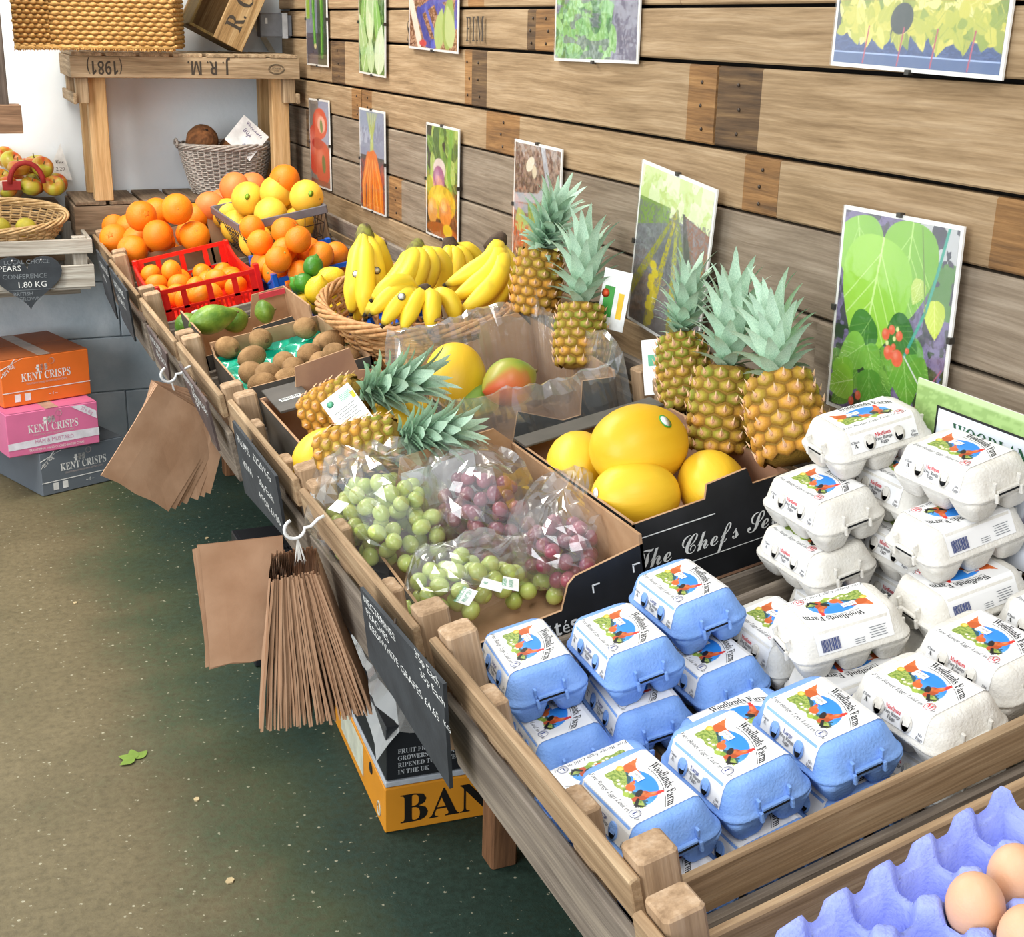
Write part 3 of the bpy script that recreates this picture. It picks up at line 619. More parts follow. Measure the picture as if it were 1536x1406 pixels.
HB = [TW(0.395 + .082 * (q % 3), 3.795 + .082 * (q // 3), -0.12) for q in range(9)]
op = [(358, 378, -.0), (388, 383, -.02), (375, 388, -.02), (395, 405, -.05), (420, 398, -.03), (426, 356, .03), (440, 374, .01), (424, 394, -.01), (448, 398, -.02), (472, 387, .0), (495, 384, -.01), (459, 381, -.01), (408, 380, -.01), (398, 393, -.03), (430, 348, .02), (452, 362, .01), (476, 380, -.02), (410, 405, -.05)]
place('orange_m', 'orange', op, 'medium orange heaped in the blue plastic crate', 'orange', 'medium oranges in the blue crate', r=0.0385, lim=inside(0.33, 0.67, 3.70, 4.06, -0.16), fixed=HB)
place('orange_m', 'orange', HB, 'medium orange at the bottom of the blue plastic crate', 'orange', 'bottom layer of oranges in the blue crate', relaxed=False, pts3=True, scar=False)
b2 = plastic_crate('plastic_crate', 'blue plastic crate holding lemons and limes', 0.315, 3.165, -0.165, 0.285, 0.30, 0.13, BLUEP, posts=True)
LL = inside(0.322, 0.598, 3.172, 3.46, -0.16)
place('lime', 'lime', [(427, 427, -.02), (458, 415, -.02), (433, 447, -.06), (440, 430, -.05), (415, 440, -.06)], 'dark green lime beside the lemons in the blue crate', 'lime', 'limes in the blue crate', r=0.027, lim=LL)
place('lemon', 'lemon', [(466, 440, .0), (495, 420, .01), (480, 455, -.04), (505, 440, -.03), (497, 466, -.06), (450, 455, -.06)], 'yellow lemon in the blue plastic crate', 'lemon', 'lemons in the blue crate', r=0.034, lim=LL, dirs={0: (.2, -.3, 1)})

# ---------------- avocados
ab = carton('avocado_box', 'brown cardboard box of large green avocados with red printed edge', 0.024, 0.305, 3.165, 3.43, -0.168, -0.005, CGREY, CARD, tops={'far': [(0, .75), (.18, .75), (.22, .62), (.62, .62), (.68, .98), (1, 1)], 'near': [(0, .62), (.42, .66), (.46, .86), (.82, .9), (.86, .72), (1, .74)]})
MB().box((0.24, 0.2395, 0.155), (0.07, 0.0055, 0.014)).build('red_stripe', mat('red_card_print', '#c9404a', .6), ab)
def avo(prm, p0, p1, w, r, lab, nm='avocado', m=AVO, cat='avocado'):
    a, b_ = TP(*p0, w), TP(*p1, w); L_ = (b_ - a).length; mb = MB(); n = 16
    prof = [(max(.0005, r * math.sin(PI * (i / n) ** prm) ** 0.75), L_ * (i / n - .5)) for i in range(n + 1)]
    mb.lathe(prof, 22); smooth_noise_bump(mb, 0.05, 22, prm * 9); o = mb.build(nm, m, None, frame_to((a + b_) / 2, b_ - a)); tag(o, lab, cat)
    s = MB(); s.tube([(0, 0, L_ / 2 - .002), (.001, 0, L_ / 2 + .004)], [.004, .0025], 7); s.build('stem', STEM, o); return o
avo(0.85, (283, 489), (356, 468), -.015, 0.037, 'largest knobbly green avocado lying across the cardboard box')
avo(0.9, (265, 496), (300, 482), -.06, 0.036, 'paler green avocado tucked under the largest one')
avo(1.1, (330, 487), (372, 474), -.065, 0.034, 'green avocado half hidden behind the carton hand-hold')
avo(0.9, (382, 472), (412, 464), -.04, 0.032, 'small green avocado alone at the red edged end of its box')

# ---------------- kiwi
kb = carton('kiwi_box', 'dark printed kiwi box with green leaf motif and moulded tray', 0.03, 0.300, 2.652, 3.08, -0.165, -0.012, CGREY, CARD, yaw=0, tops={'near': [(0, 1), (.47, 1), (.49, 1.1), (.74, 1.12), (.76, 1.0), (1, 1)], 'front': [(0, 1), (.05, .8), (.95, .8), (1, 1)]})
GREENT = mat('green_moulded_plastic', '#12a886', 0.18, 0.05, 10.0, coat=0.6, c2='#0d9677')
mt = MB(); nx, ny = 48, 76; W_, D_ = 0.258, 0.415; vs = []
for j in range(ny + 1):
    for i in range(nx + 1):
        x, y = W_ * i / nx, D_ * j / ny; row = y / D_ * 7; cx = x / W_ * 4.5 + (0.5 if int(row) % 2 else 0); fx, fy = cx % 1 - .5, row % 1 - .5
        d = math.hypot(fx, fy); z = -0.018 * max(0, 1 - (d / 0.52) ** 2); vs.append((x, y, z + 0.001 * noise.noise((x * 40, y * 40, 0))))
mt.add(vs, [(j * (nx + 1) + i, j * (nx + 1) + i + 1, (j + 1) * (nx + 1) + i + 1, (j + 1) * (nx + 1) + i) for j in range(ny) for i in range(nx)], 0, True)
mt.build('moulded_tray', GREENT, kb, T3(0.006, 0.007, 0.117))
kp = [(324, 525, 0), (391, 509, 0), (378, 536, 0), (458, 492, 0), (401, 563, 0), (369, 571, 0), (384, 579, 0), (487, 516, 0), (464, 534, .02), (502, 535, .03), (429, 546, 0), (440, 556, 0), (452, 562, 0), (476, 548, 0), (434, 573, -.0), (520, 543, 0), (498, 512, 0.012)]
ks = place('kiwi', 'kiwi', [(a, b_, -0.02 + w) for a, b_, w in kp], 'brown fuzzy kiwi fruit in the dark box with green moulded tray', 'kiwi', 'kiwi fruit in the moulded tray', r=0.028, lie=True, lim=inside(0.036, 0.294, 2.658, 3.074, -0.054), dirs={0: (.4, -.8, .0), 1: (.2, -.9, .1), 3: (.3, -.8, .1), 4: (.4, -.8, 0), 8: (.2, -.9, .3), 9: (.1, -.9, .3)})
# leaf print on the near side of the kiwi box
pm = MB(); FR = T3(0, -0.0008, .035) @ RX(90)
def leafpoly(cx, cy, ln, wd, rot, mi, mb=pm, M_=FR):
    a = math.radians(rot); P = []
    for k in range(9): t = k / 8; P.append((ln * t, wd * math.sin(PI * t ** .8)))
    for k in range(7, 0, -1): t = k / 8; P.append((ln * t, -wd * math.sin(PI * t ** .8)))
    mb.add([(cx + x * math.cos(a) - y * math.sin(a), cy + x * math.sin(a) + y * math.cos(a), 0) for x, y in P], [tuple(range(len(P)))], mi, False, None, M_)
leafpoly(.075, .035, .050, .013, 95, 0); leafpoly(.078, .035, .045, .012, 25, 0); leafpoly(.072, .035, .03, .010, 150, 0)
pm.build('leaf_motif', [LGREEN, WPRINT], kb); pm = MB()
for cx, cy, r_ in ((.10, .098, .006), (.113, .090, .0035), (.255, .097, .007), (.268, .090, .004), (.275, .1, .004), (.30, .092, .004), (.045, .02, .003)): pm.lathe([(r_, 0), (r_ * .5, .0003)], 12, 0, FR @ T3(cx, cy, 0))
pm.build('bubble_print', [LGREEN, WPRINT], kb)['kind'] = 'stuff'; pm = MB()
pm.text('I T', .03, FR @ T3(.145, .075, 0), 0); pm.text('ella', .022, FR @ T3(.218, .088, 0), 1, 's'); pm.text('natural', .022, FR @ T3(.225, .068, 0), 1, 's')
pm.build('box_lettering', [LGREEN, WPRINT], kb)['kind'] = 'stuff'
# ================================================================== bananas in the oval wicker basket
WICKER = mat('honey_willow', '#c99a66', 0.6, 0.2, 60.0, c2='#a87645', stretch=(1, 1, 1), per_obj=0.08)
WICKGREY = mat('grey_washed_willow', '#b9b1a8', 0.75, 0.25, 90.0, c2='#8d8379')
def oval_basket(t, a, b_, h, m, rows=14, stakes=36, flare=1.25, r=0.004, rim_r=0.008, open_weave=0.0, rim_turns=5, k0=0):
    """stakes and weavers are real strands; a, b_ rim half axes"""
    def pt(ang, z, off=0.0):
        k = (1 / flare) + (1 - 1 / flare) * (z / h) ** 0.8
        return Vector(((a * k + off) * math.cos(ang), (b_ * k + off) * math.sin(ang), z))
    st = MB()
    for i in range(stakes):
        ang = 2 * PI * i / stakes; st.tube([pt(ang, h * q / 5) for q in range(6)], r * 1.1, 5)
    st.build('stakes', m, t)['kind'] = 'stuff'
    wv = MB(); n = stakes * 2
    for q in range(rows):
        z = h * (q + .5) / rows
        if open_weave and open_weave[0] < z / h < open_weave[1]: continue
        pa = []
        for i in range(n + 1):
            ang = 2 * PI * i / n; s = 1 if ((i // 1) % 2) else 0; sg = (1 if (i % 4) < 2 else -1) * (1 if q % 2 else -1)
            pa.append(pt(ang + PI / n, z, r * 1.15 * math.sin(PI * i / 2 + (PI if q % 2 else 0) + PI / 4)))
        wv.tube(pa, r, 5, cap=False)
    wv.build('weave', m, t)['kind'] = 'stuff'
    rm = MB(); n = 90
    for q in range(rim_turns):
        ph = 2 * PI * q / rim_turns
        rm.tube([pt(2 * PI * i / n, h) + Vector((math.cos(2 * PI * i / n), math.sin(2 * PI * i / n), 0)) * (rim_r * math.cos(ph + i * 0.35)) + Vector((0, 0, rim_r * math.sin(ph + i * 0.35))) for i in range(n + 1)], r * 1.25, 6, cap=False)
    rm.build('rim', m, t)['kind'] = 'stuff'
    bs = MB(); bs.lathe([(a / flare * .98, 0), (a / flare * .98, .005), (.001, .005)], 32, 0, S3(1, b_ / a, 1)); bs.build('base', m, t)
BC = TW(0.472, 2.79, -0.097)
bb = thing('wicker_basket', 'large oval honey coloured wicker basket piled with bananas', 'basket', TM(BC, 6))
oval_basket(bb, 0.205, 0.325, 0.145, WICKER, rows=17, stakes=34, flare=1.5, r=0.0042, rim_r=0.011, open_weave=(0.18, 0.5), rim_turns=6)
dg = MB()
for i in range(44):
    a0, a1 = 2 * PI * i / 44, 2 * PI * (i + (1.1 if i % 2 else -1.1)) / 44
    dg.tube([Vector((0.150 * math.cos(a0), 0.239 * math.sin(a0), .028)), Vector((0.172 * math.cos(a1), 0.275 * math.sin(a1), .08))], 0.0036, 5)
dg.build('lattice_stakes', WICKER, bb)['kind'] = 'stuff'
for ang in (-2.05, -0.75):
    hl = MB(); c = Vector((0.214 * math.cos(ang), 0.337 * math.sin(ang), 0.150))
    hl.tube([c + Vector((0.018 * math.cos(q * .5) * math.cos(ang + 1.57), 0.018 * math.cos(q * .5) * math.sin(ang + 1.57), 0.018 * math.sin(q * .5) + .008)) for q in range(14)], 0.0035, 6); hl.build('handle_loop', mat('dark_willow', '#8a6a4a', .7), bb)

BANANA = paint('banana_skin', 0.45); BCROWN = mat('banana_crown', '#8a8a3a', 0.7, 0.3, 60.0, c2='#54422e'); BTIP = mat('banana_tip', '#2e261d', 0.9)
def banana(parent, p0, p1, bulge, r, seed, tipdark=True):
    """curved fruit from the crown p0 to its tip p1, bowed along bulge; five soft edges"""
    r_ = random.Random(seed); p0, p1, bulge = Vector(p0), Vector(p1), Vector(bulge); n = 18; rings = []; cols = []
    ax = (p1 - p0).normalized(); side = ax.cross(bulge).normalized(); m = 10; path = []
    for i in range(n + 1): t = i / n; path.append(p0.lerp(p1, t) + bulge * (math.sin(PI * t ** 1.05)))
    yel, grn, brn = np.array(hexc('#f4d235')), np.array(hexc('#a9b53c')), np.array(hexc('#5b4a2a'))
    for i, p in enumerate(path):
        t = i / n; d = (path[min(i + 1, n)] - path[max(i - 1, 0)]).normalized(); b = side.cross(d).normalized()
        rr = r * (0.42 if t < .06 else 0.42 + 0.58 * min(1, (t - .06) / .2) ** 1.2) * (1 if t < .72 else max(0.28, 1 - ((t - .72) / .28) ** 1.6 * .74))
        if t > 0.985: rr *= .8
        for j in range(m):
            a = 2 * PI * j / m; k = 1 + 0.07 * math.cos(5 * a); rings.append(p + side * (rr * k * math.cos(a)) + b * (rr * k * math.sin(a)))
            g = max(0, 1 - t / .16) * .8; bw = max(0, (t - .955) / .045); sp = max(0, noise.noise((p * 60) + Vector((j, 0, seed))) - .45) * 1.2
            c = yel * (1 - g) + grn * g; c = c * (0.97 + 0.06 * math.cos(5 * a + 2)); c = c * (1 - min(1, bw + sp)) + brn * min(1, bw + sp); cols.append(tuple(c))
    mb = MB(); mb.loft([rings[i * m:(i + 1) * m] for i in range(n + 1)], True, 0, True, None, cols)
    o = mb.build('banana', [BANANA], parent, None, True)
    tp = MB(); tp.tube([path[-1] - (path[-1] - path[-2]) * .1, path[-1] + (path[-1] - path[-2]).normalized() * .006], [r * .26, r * .2], 8); tp.build('tip', BTIP, o)
    return o, path, side
def bunch(label, crown, tips, bulge_dir, bulge, r=0.0175, stickers=(), dark=False):
    """crown / tips are room points; one object per finger"""
    crown = Vector(crown); t = thing('banana_bunch', label, 'bananas', Matrix.Translation(crown)); ob = []
    cen = sum((Vector(x) for x in tips), Vector()) / len(tips)
    for i, tip in enumerate(tips):
        tip = Vector(tip); spread = (tip - cen); st = crown + spread * 0.14
        bd = (Vector(bulge_dir) + spread * 1.2).normalized(); o, path, side = banana(t, st - crown, tip - crown, bd * bulge, r, i + len(label))
        ob.append(o)
        if i in stickers:
            k = 10; d = bd; q = path[k] + d * (r * 1.03); e = (CAM - (q + crown)).normalized(); M_ = frame_to(path[k] + (d * .55 + e * .6).normalized() * (r * 1.06), (d * .55 + e * .6)); sticker(o, None, r, [STICK_W, STICK_D], 0.0085, M_)
    cr = MB(); up = (crown - cen).normalized(); cr.tube([Vector((0, 0, 0)) - up * .028, Vector((0, 0, 0)) - up * .004, up * .012, up * .020], [.024, .022, .016, .012], 9); cr.build('crown', mat('dark_banana_crown', '#5a4838', .85, .3, 60., c2='#3a2e26') if dark else BCROWN, t)
    return t
def onu(px, py, u):       # pixel -> point on the plane u across the trays
    o = TO + EX * u; d = ray(px, py); return CAM + d * ((o - CAM).dot(EX) / d.dot(EX))
def onv(px, py, v): return on_axis(px, py, 1, v)
tc_ = Vector((-.25, -.85, .35))
bunch('upright banana hand with green crown nearest the lemons', onv(547, 350, 2.92), [onv(527, 470, 2.82), onv(548, 478, 2.78), onv(572, 462, 2.84), onv(536, 484, 2.84), onv(584, 440, 2.94)], (-.2, -.8, .3), .040, .0225, (0, 2))
bunch('banana hand leaning right of the upright one with brown crown', onv(625, 372, 2.86), [onv(548, 472, 2.72), onv(570, 466, 2.70), onv(594, 462, 2.72), onv(622, 452, 2.78), onv(652, 448, 2.86)], (.40, -.6, .45), .045, .0215, (0,))
bunch('small banana hand at the back below the beetroot picture', onv(675, 368, 2.98), [onv(655, 440, 2.95), onv(678, 442, 2.93), onv(700, 440, 2.95), onv(722, 425, 3.0)], (.3, -.5, .6), .032, .019, (), True)
bunch('long banana hand slanting up to its dark crown beside the pineapple', onv(748, 362, 2.68), [onv(668, 428, 2.63), onv(676, 450, 2.58), onv(690, 468, 2.54), onv(712, 474, 2.58)], (.40, -.6, .1), .048, .0225, (0, 1), True)
bunch('front banana hand fanned over the basket rim with black crown', onv(635, 440, 2.58), [onv(558, 450, 2.56), onv(556, 472, 2.54), onv(574, 488, 2.52), onv(604, 496, 2.50), onv(644, 496, 2.49), onv(684, 488, 2.53)], (.0, -.35, .6), .030, .019, (2,), True)

# ================================================================== pineapples
PBODY = paint('pineapple_skin', 0.7, bump=.5, spec=.2)
LEAF = mat('pineapple_leaf', '#c4dcc4', 0.6, 0.2, 14.0, 0.15, 60.0, stretch=(8, 8, 1), c2='#9dc0a6', per_obj=0.1)
lf = MB(); n = 9
vs = []; fs = []
for i in range(n + 1):
    t = i / n; w_ = 0.5 * (1 - t) ** 0.55 * (0.75 + 0.45 * math.sin(PI * min(1, t * 1.3))) if t < 1 else 0.004; bend = 0.34 * t ** 2.2
    for k in (-1, -.45, 0, .45, 1): vs.append((w_ * k * 0.2, bend - 0.045 * (1 - abs(k) ** 2) * (1 - t) - .0, t - .18 * t ** 3))
fs = [(i * 5 + j, i * 5 + j + 1, (i + 1) * 5 + j + 1, (i + 1) * 5 + j) for i in range(n) for j in range(4)]
lf.add(vs, fs, 0, True); LEAF_ME = lf.mesh('leaf', LEAF)
def pineapple(label, base, neck, tip, r=0.055, green=0.4, tagcard=False, seed=1, nl=52, spread=1.0):
    base, neck, tip = Vector(base), Vector(neck), Vector(tip); ax = (neck - base); L_ = ax.length; R_ = random.Random(seed)
    t = thing('pineapple', label, 'pineapple', frame_to(base, ax)); mb = MB(); mb.cur = hexc('#8a6a2a')
    def rad(z): q = z / L_; return r * (0.80 + 0.20 * math.sin(PI * min(1, max(0, q * .9 + .08)))) * (1 - max(0, .1 - q) * 3.2) * (1 - max(0, q - .9) * 3.6)
    prof = [(max(.002, rad(L_ * i / 14) * .955), L_ * i / 14) for i in range(15)]; mb.lathe(prof, 24, 0, sm=True)
    cg, co, cp, cy, cb = (np.array(hexc(h)) for h in ('#86922e', '#cf9436', '#d9a583', '#d8ab30', '#7a5226'))
    rows = int(L_ / (r * .36)); per = 11
    for q in range(rows):
        for i in range(per):
            z = L_ * (q + .7) / (rows + .4); a = 2 * PI * (i + .5 * (q % 2)) / per + .02 * q; rr = rad(z); e = 2 * PI * rr / per * .53; hz = L_ / rows * .98
            c = Vector((rr * math.cos(a), rr * math.sin(a), z)); nrm = Vector((math.cos(a), math.sin(a), 0)); tg = Vector((-math.sin(a), math.cos(a), 0)); up = Vector((0, 0, 1))
            gmix = min(1, max(0, green + R_.uniform(-.35, .35) + (.25 if z > L_ * .6 else -.1))); edge = cg * gmix + co * (1 - gmix); mid = cy * .55 + edge * .45 if R_.random() < .6 else co * .6 + cp * .4
            V = [c - nrm * .002]; C = [tuple(mid)]; hexa = [(0, 1), (.95, .42), (.95, -.42), (0, -1), (-.95, -.42), (-.95, .42)]
            P = []; 
            for x, y in hexa: P.append(c + tg * (x * e) + up * (y * hz * .62) - nrm * .0042 * (1 + .2 * x * x))
            I = [c + tg * (x * e * .66) + up * (y * hz * .4) + nrm * (.0026) for x, y in hexa]; cc = c + nrm * .0038 - up * .001
            k = len(P); vs = P + I + [cc]; cols = [tuple(cb * .75 + edge * .15)] * k + [tuple(edge * R_.uniform(.75, 1.05)) for _ in range(k)] + [tuple(cp * .6 + mid * .4)]
            fs = [(i_, (i_ + 1) % k, k + (i_ + 1) % k, k + i_) for i_ in range(k)] + [(k + i_, k + (i_ + 1) % k, 2 * k) for i_ in range(k)]
            mb.add(vs, fs, 0, True, cols)
            s = R_.uniform(.006, .011); b0 = c + nrm * .004 + up * hz * .05; mb.add([b0 - tg * .0032, b0 + tg * .0032, b0 - up * .004 + nrm * .002, b0 + nrm * .0055 + up * s], [(0, 1, 3), (1, 2, 3), (2, 0, 3)], 0, False, [tuple(cp), tuple(cp), tuple(cp * .9), tuple(np.array(hexc('#d9c39a')))])
    mb.build('body', [PBODY], t, None, True)
    cl = (tip - neck).length; d0 = t.matrix_basis.to_3x3().inverted() @ (tip - neck).normalized()
    for i in range(nl):
        f = i / (nl - 1); ang = i * 2.39996 + seed; tilt = (66 - 60 * f) * spread * R_.uniform(.85, 1.12); ln = cl * (0.34 + 0.62 * f ** .8) * R_.uniform(.9, 1.06); wd = ln * (1.0 - .42 * f) * 1.05 + .03
        M_ = frame_to(Vector((0, 0, L_ - .006)) + d0 * (cl * .36 * f), d0) @ RZ(math.degrees(ang)) @ RX(-tilt) @ T3(0, .0, 0) @ S3(wd * 1.15, ln * .55, ln)
        obj('leaf', LEAF_ME, t, M_)
    return t
pineapple('pineapple standing beside the banana basket, orange skinned', on_axis(800, 474, 0, 1.13), on_axis(812, 372, 0, 1.15), on_axis(848, 276, 0, 1.16), .052, .15, seed=2)
pineapple('pineapple set against the crate behind the bagged mangoes', on_axis(868, 553, 0, 1.12), on_axis(872, 455, 0, 1.14), on_axis(880, 322, 0, 1.18), .050, .55, seed=3)
pineapple('greenest pineapple with a paper tag leaning behind the melons', on_axis(1032, 618, 0, 1.165), on_axis(1020, 502, 0, 1.18), on_axis(1042, 382, 0, 1.2), .046, .7, seed=4)
pineapple('middle pineapple of three standing behind the yellow melons', on_axis(1078, 680, 0, 1.11), on_axis(1090, 548, 0, 1.13), on_axis(1106, 392, 0, 1.17), .053, .6, seed=5)
pineapple('pineapple beside the stacked white egg boxes, brown-gold skin', on_axis(1192, 692, 0, 1.125), on_axis(1164, 562, 0, 1.13), on_axis(1152, 425, 0, 1.17), .056, .2, seed=6)
pineapple('pineapple lying at the back of its carton under a white card', TP(460, 632, .0), TP(545, 588, .045), TP(668, 556, .09), .046, .1, seed=7, spread=.8)
pineapple('pineapple lying in front, its crown pointing at the mango box', TP(478, 692, .02), TP(602, 654, .045), TP(722, 636, .07), .047, .4, seed=8, spread=.8)

# ================================================================== the lying pineapple carton, mango box, melons
pb = carton('pineapple_box', 'brown cardboard carton with grey rim holding two lying pineapples', 0.025, 0.275, 2.09, 2.535, -0.168, -0.005, CGREY, CARDIN, tops={'far': [(0, 1.02), (.3, 1.02), (.33, 1.3), (.8, 1.36), (.84, 1.05), (1, 1)], 'near': [(0, .95), (1, .95)]})
fp = MB(); fp.slat((0, 0, 0), (.16, .075, .005), .001); fp.build('folded_flap', CGREY, pb, T3(.05, .40, .168) @ RZ(90))
bc = MB().box((0, 0, 0), (.045, .018, .0006)).build('barcode_sticker', STICK_W, pb, T3(.05, .385, .1709) @ RZ(8))
BK = mat('black_ink', '#202020', .6)
bq = MB()
for i in range(13): bq.box((-.018 + i * .003, .001, .0004), (.0012 if i % 3 else .002, .011, .0002))
bq.build('barcode', BK, pb, T3(.05, .385, .1711) @ RZ(8))['kind'] = 'stuff'
# tag card on the far lying pineapple
cm = MB().box((0, 0, 0), (.062, .11, .0012)); p = TP(525, 622, .045)
card = cm.build('pineapple_tag', STICK_W, None, frame_to(p, (-.55, -.62, .62), (1, .28, .12))); tag(card, 'white paper price tag with green barcode tied to a lying pineapple', 'tag')
cp_ = MB(); GRN = mat('green_ink', '#5fb08c', .5); YEL = mat('yellow_ink', '#f0c42c', .5); GRY = mat('grey_ink', '#8a8f8c', .5)
for i in range(11): cp_.box((.003 + i * .0022, .037, .0008), (.0011, .014, .0002), 0)
cp_.lathe([(.007, 0), (.0005, .0002)], 10, 0, T3(-.018, .04, .0007)); cp_.box((.026, .03, .0008), (.007, .014, .0002), 1)
for i in range(5): cp_.box((0, .018 - i * .006, .0008), (.042 - .008 * (i % 2), .0012, .0002), 2)
leafpoly(-.015, -.045, .02, .004, 100, 1, cp_, T3(0, 0, .0008)); leafpoly(.01, -.045, .02, .004, 130, 1, cp_, T3(0, 0, .0008)); leafpoly(-.022, -.04, .018, .004, 140, 1, cp_, T3(0, 0, .0008))
cp_.text('Extra Sweet Pineapple', .0055, T3(0, -.017, .0008) @ RZ(180), 2, sx=.8)
cp_.build('tag_print', [GRN, YEL, GRY], card)
c2_ = MB().box((0, 0, 0), (.05, .10, .001)).build('pineapple_tag', STICK_W, None, frame_to(on_axis(984, 550, 0, 1.17), (-.75, -.6, .25), (.5, -.8, 0)) @ RZ(15)); tag(c2_, 'white tag curling out beside the greenest pineapple', 'tag')
MB().box((0, .012, .0007), (.028, .02, .0002)).build('barcode', GRN, c2_)
c3_ = MB().box((0, 0, 0), (.06, .115, .001)).build('pineapple_tag', STICK_W, None, frame_to(on_axis(921, 450, 0, 1.19), (-.8, -.55, .1), (.5, -.8, .05)) @ RZ(-8)); tag(c3_, 'colourful tag tucked behind the pineapple crown by the field picture', 'tag')
q3 = MB(); q3.box((-.012, -.005, .0007), (.022, .06, .0002), 0); q3.lathe([(.009, 0), (.0005, .0003)], 10, 1, T3(-.02, .01, .0008)); q3.box((.015, -.01, .0007), (.012, .05, .0002), 2); q3.build('tag_print', [mat('leaf_green_ink', '#3e9a3c', .5), mat('red_orange_ink', '#e0562a', .5), YEL], c3_)

def melon(label, p, axis, s=1.0, stick=False, m='melon'):
    o = obj('melon', random.choice(ME['melon']), None, frame_to(p, axis) @ S3(s, s, s)); tag(o, label, 'melon'); obj('stem_end', SC_['melon'], o); return o
mm = melon('yellow melon lying under the front pineapple in the brown carton', TP(484, 688, -.03), (-.6, -.5, -.25), .74); 
ms = MB(); ms.tube([(0, 0, .083), (.004, 0, .096), (.012, 0, .104)], [.005, .004, .004], 7); ms.build('stalk', GREENSTEM, mm)
melon('yellow melon seen between the two lying pineapples', TP(600, 636, -.03), (1, -.2, .1), .78)
mx = carton('mango_box', 'dark cardboard mango box lined with a clear bag', 0.295, 0.60, 2.09, 2.455, -0.168, 0.0, CBLACK, CARD, tops={'near': [(0, .6), (.28, .62), (.34, .95), (.62, .7), (.74, .7), (.78, 1.08), (1, 1.02)], 'far': [(0, 1.1), (.6, 1.15), (.62, 1.35), (.9, 1.35), (1, 1.1)], 'rear': [(0, 1.1), (1, 1.25)]})
melon('deep yellow melon beside the mangoes in the lined box', TP(682, 572, .0), (.25, .5, .8), .9)
MANGO = paint('mango_skin', 0.36)
def mango(label, p, axis, L_, r, redside, seed):
    mb = MB(); n = 16; g, rd, ye = (np.array(hexc(h)) for h in ('#7d9a3a', '#d8643c', '#c9a03a')); rs = Vector(redside).normalized(); M_ = frame_to(p, axis); inv = M_.to_3x3().inverted() @ rs
    def cf(a, f):
        d = Vector((math.cos(a), math.sin(a), (f - .5) * 1.4)).normalized(); k = d.dot(inv) * .8 + .3 * noise.noise(d * 2 + Vector((seed, 0, 0))); k = min(1, max(0, k * 1.1 + .25)); return tuple(g * (1 - k) + (rd * k if k > .5 else ye * k) + (0 if k <= .5 else 0))
    mb.lathe([(max(.0005, r * math.sin(PI * (i / n) ** .92) ** .8), L_ * (i / n - .5)) for i in range(n + 1)], 24, 0, sm=True, colf=cf, shape=lambda a, z: 1 + .12 * math.cos(a))
    o = mb.build('mango', [MANGO], None, M_, True); tag(o, label, 'mango'); s = MB(); s.tube([(0, 0, L_ * .49), (0, 0, L_ * .53)], [.004, .003], 7); s.build('stem', STEM, o)
mango('red and green mango resting against the clear liner', TP(764, 572, .0), (1, .2, .2), .125, .047, (-.6, -.6, -.3), 1)
mango('green mango lying in front of the deep yellow melon', TP(718, 602, -.035), (1, .15, .25), .12, .034, (0, .5, -1), 5)
def sheet(name, label, cat, grid, m, parent=None, flat=True):
    nx, ny = len(grid[0]), len(grid); mb = MB(); mb.add([p for r in grid for p in r], [(j * nx + i, j * nx + i + 1, (j + 1) * nx + i + 1, (j + 1) * nx + i) for j in range(ny - 1) for i in range(nx - 1)], 0, not flat)
    o = mb.build(name, m, parent)
    if not parent: tag(o, label, cat)
    return o
LINER = film('mango_liner_film', .12, (1, 1, 1), .12, .10, .6); GBAG = film('grape_bag_film', .10, (1, 1, 1), .12, .05, .55)
def crumple(p, amp, sc, seed): return Vector((noise.noise(p * sc + Vector((seed, 0, 0))), noise.noise(p * sc + Vector((0, seed, 9))), abs(noise.noise(p * sc * 1.3 + Vector((5, 0, seed)))) * 1.6)) * amp
# liner: a ring of film folded over the box rim
g = []
ring = [(u, v) for u, v in ([(0.295 + 0.305 * i / 26, 2.088) for i in range(26)] + [(0.602, 2.088 + .37 * i / 30) for i in range(30)] + [(0.60 - .30 * i / 26, 2.458) for i in range(26)] + [(0.298, 2.458 - .37 * i / 30) for i in range(31)])]
cu, cv = 0.447, 2.28
for k, (off, w_) in enumerate(((-.035, -.14), (-.03, -.06), (-.012, -.005), (.0, .028), (.012, .03), (.020, .004), (.024, -.035), (.022, -.07))):
    row = []
    for i, (u, v) in enumerate(ring):
        du, dv = u - cu, v - cv; L_ = math.hypot(du, dv); a = i / len(ring)
        lift = .03 * max(0, noise.noise((u * 9, v * 9, 3))) + (.045 if v > 2.41 else 0) + (.03 if u > .59 else 0)
        if k < 2 or k > 6: lift = 0
        q = TW(u + du / L_ * off, v + dv / L_ * off, w_ + lift); row.append(q + crumple(q, .010, 26, 4))
    row[-1] = row[0]; g.append(row)
mxi = mx.matrix_basis.inverted(); sheet('plastic_liner', '', '', [[mxi @ p for p in r] for r in g], LINER, mx)

chef = carton('melon_box', 'black melon box lettered The Chefs Selection', 0.330, 0.60, 1.53, 1.95, -0.135, 0.0, CBLACK, CARDIN, tops={'near': [(0, .98), (.42, 1), (.45, 1.0), (.47, 1.16), (.72, 1.2), (.75, 1.0), (1, 1)], 'far': [(0, 1), (1, 1)]})
MB().slat((0, 0, 0), (.265, .05, .004), .001).build('folded_flap', CGREY, chef, T3(.1325, .395, .137))
ct = MB(); ct.text('The Chefs Selec', .047, T3(.135, -.0012, .058) @ RX(90), 0, 's', sx=.86); ct.box((.07, -.001, .108), (.13, .0004, .0015), 0); ct.box((.135, -.001, .044), (.2, .0004, .001), 0); ct.build('lettering', WPRINT, chef)
ml_ = melon('largest yellow melon with a green sticker in the black box', TP(958, 670, .03), (1, .2, .05), .96)
melon('yellow melon at the far left corner of the black box', TP(868, 700, -.02), (.35, .9, .3), .78)
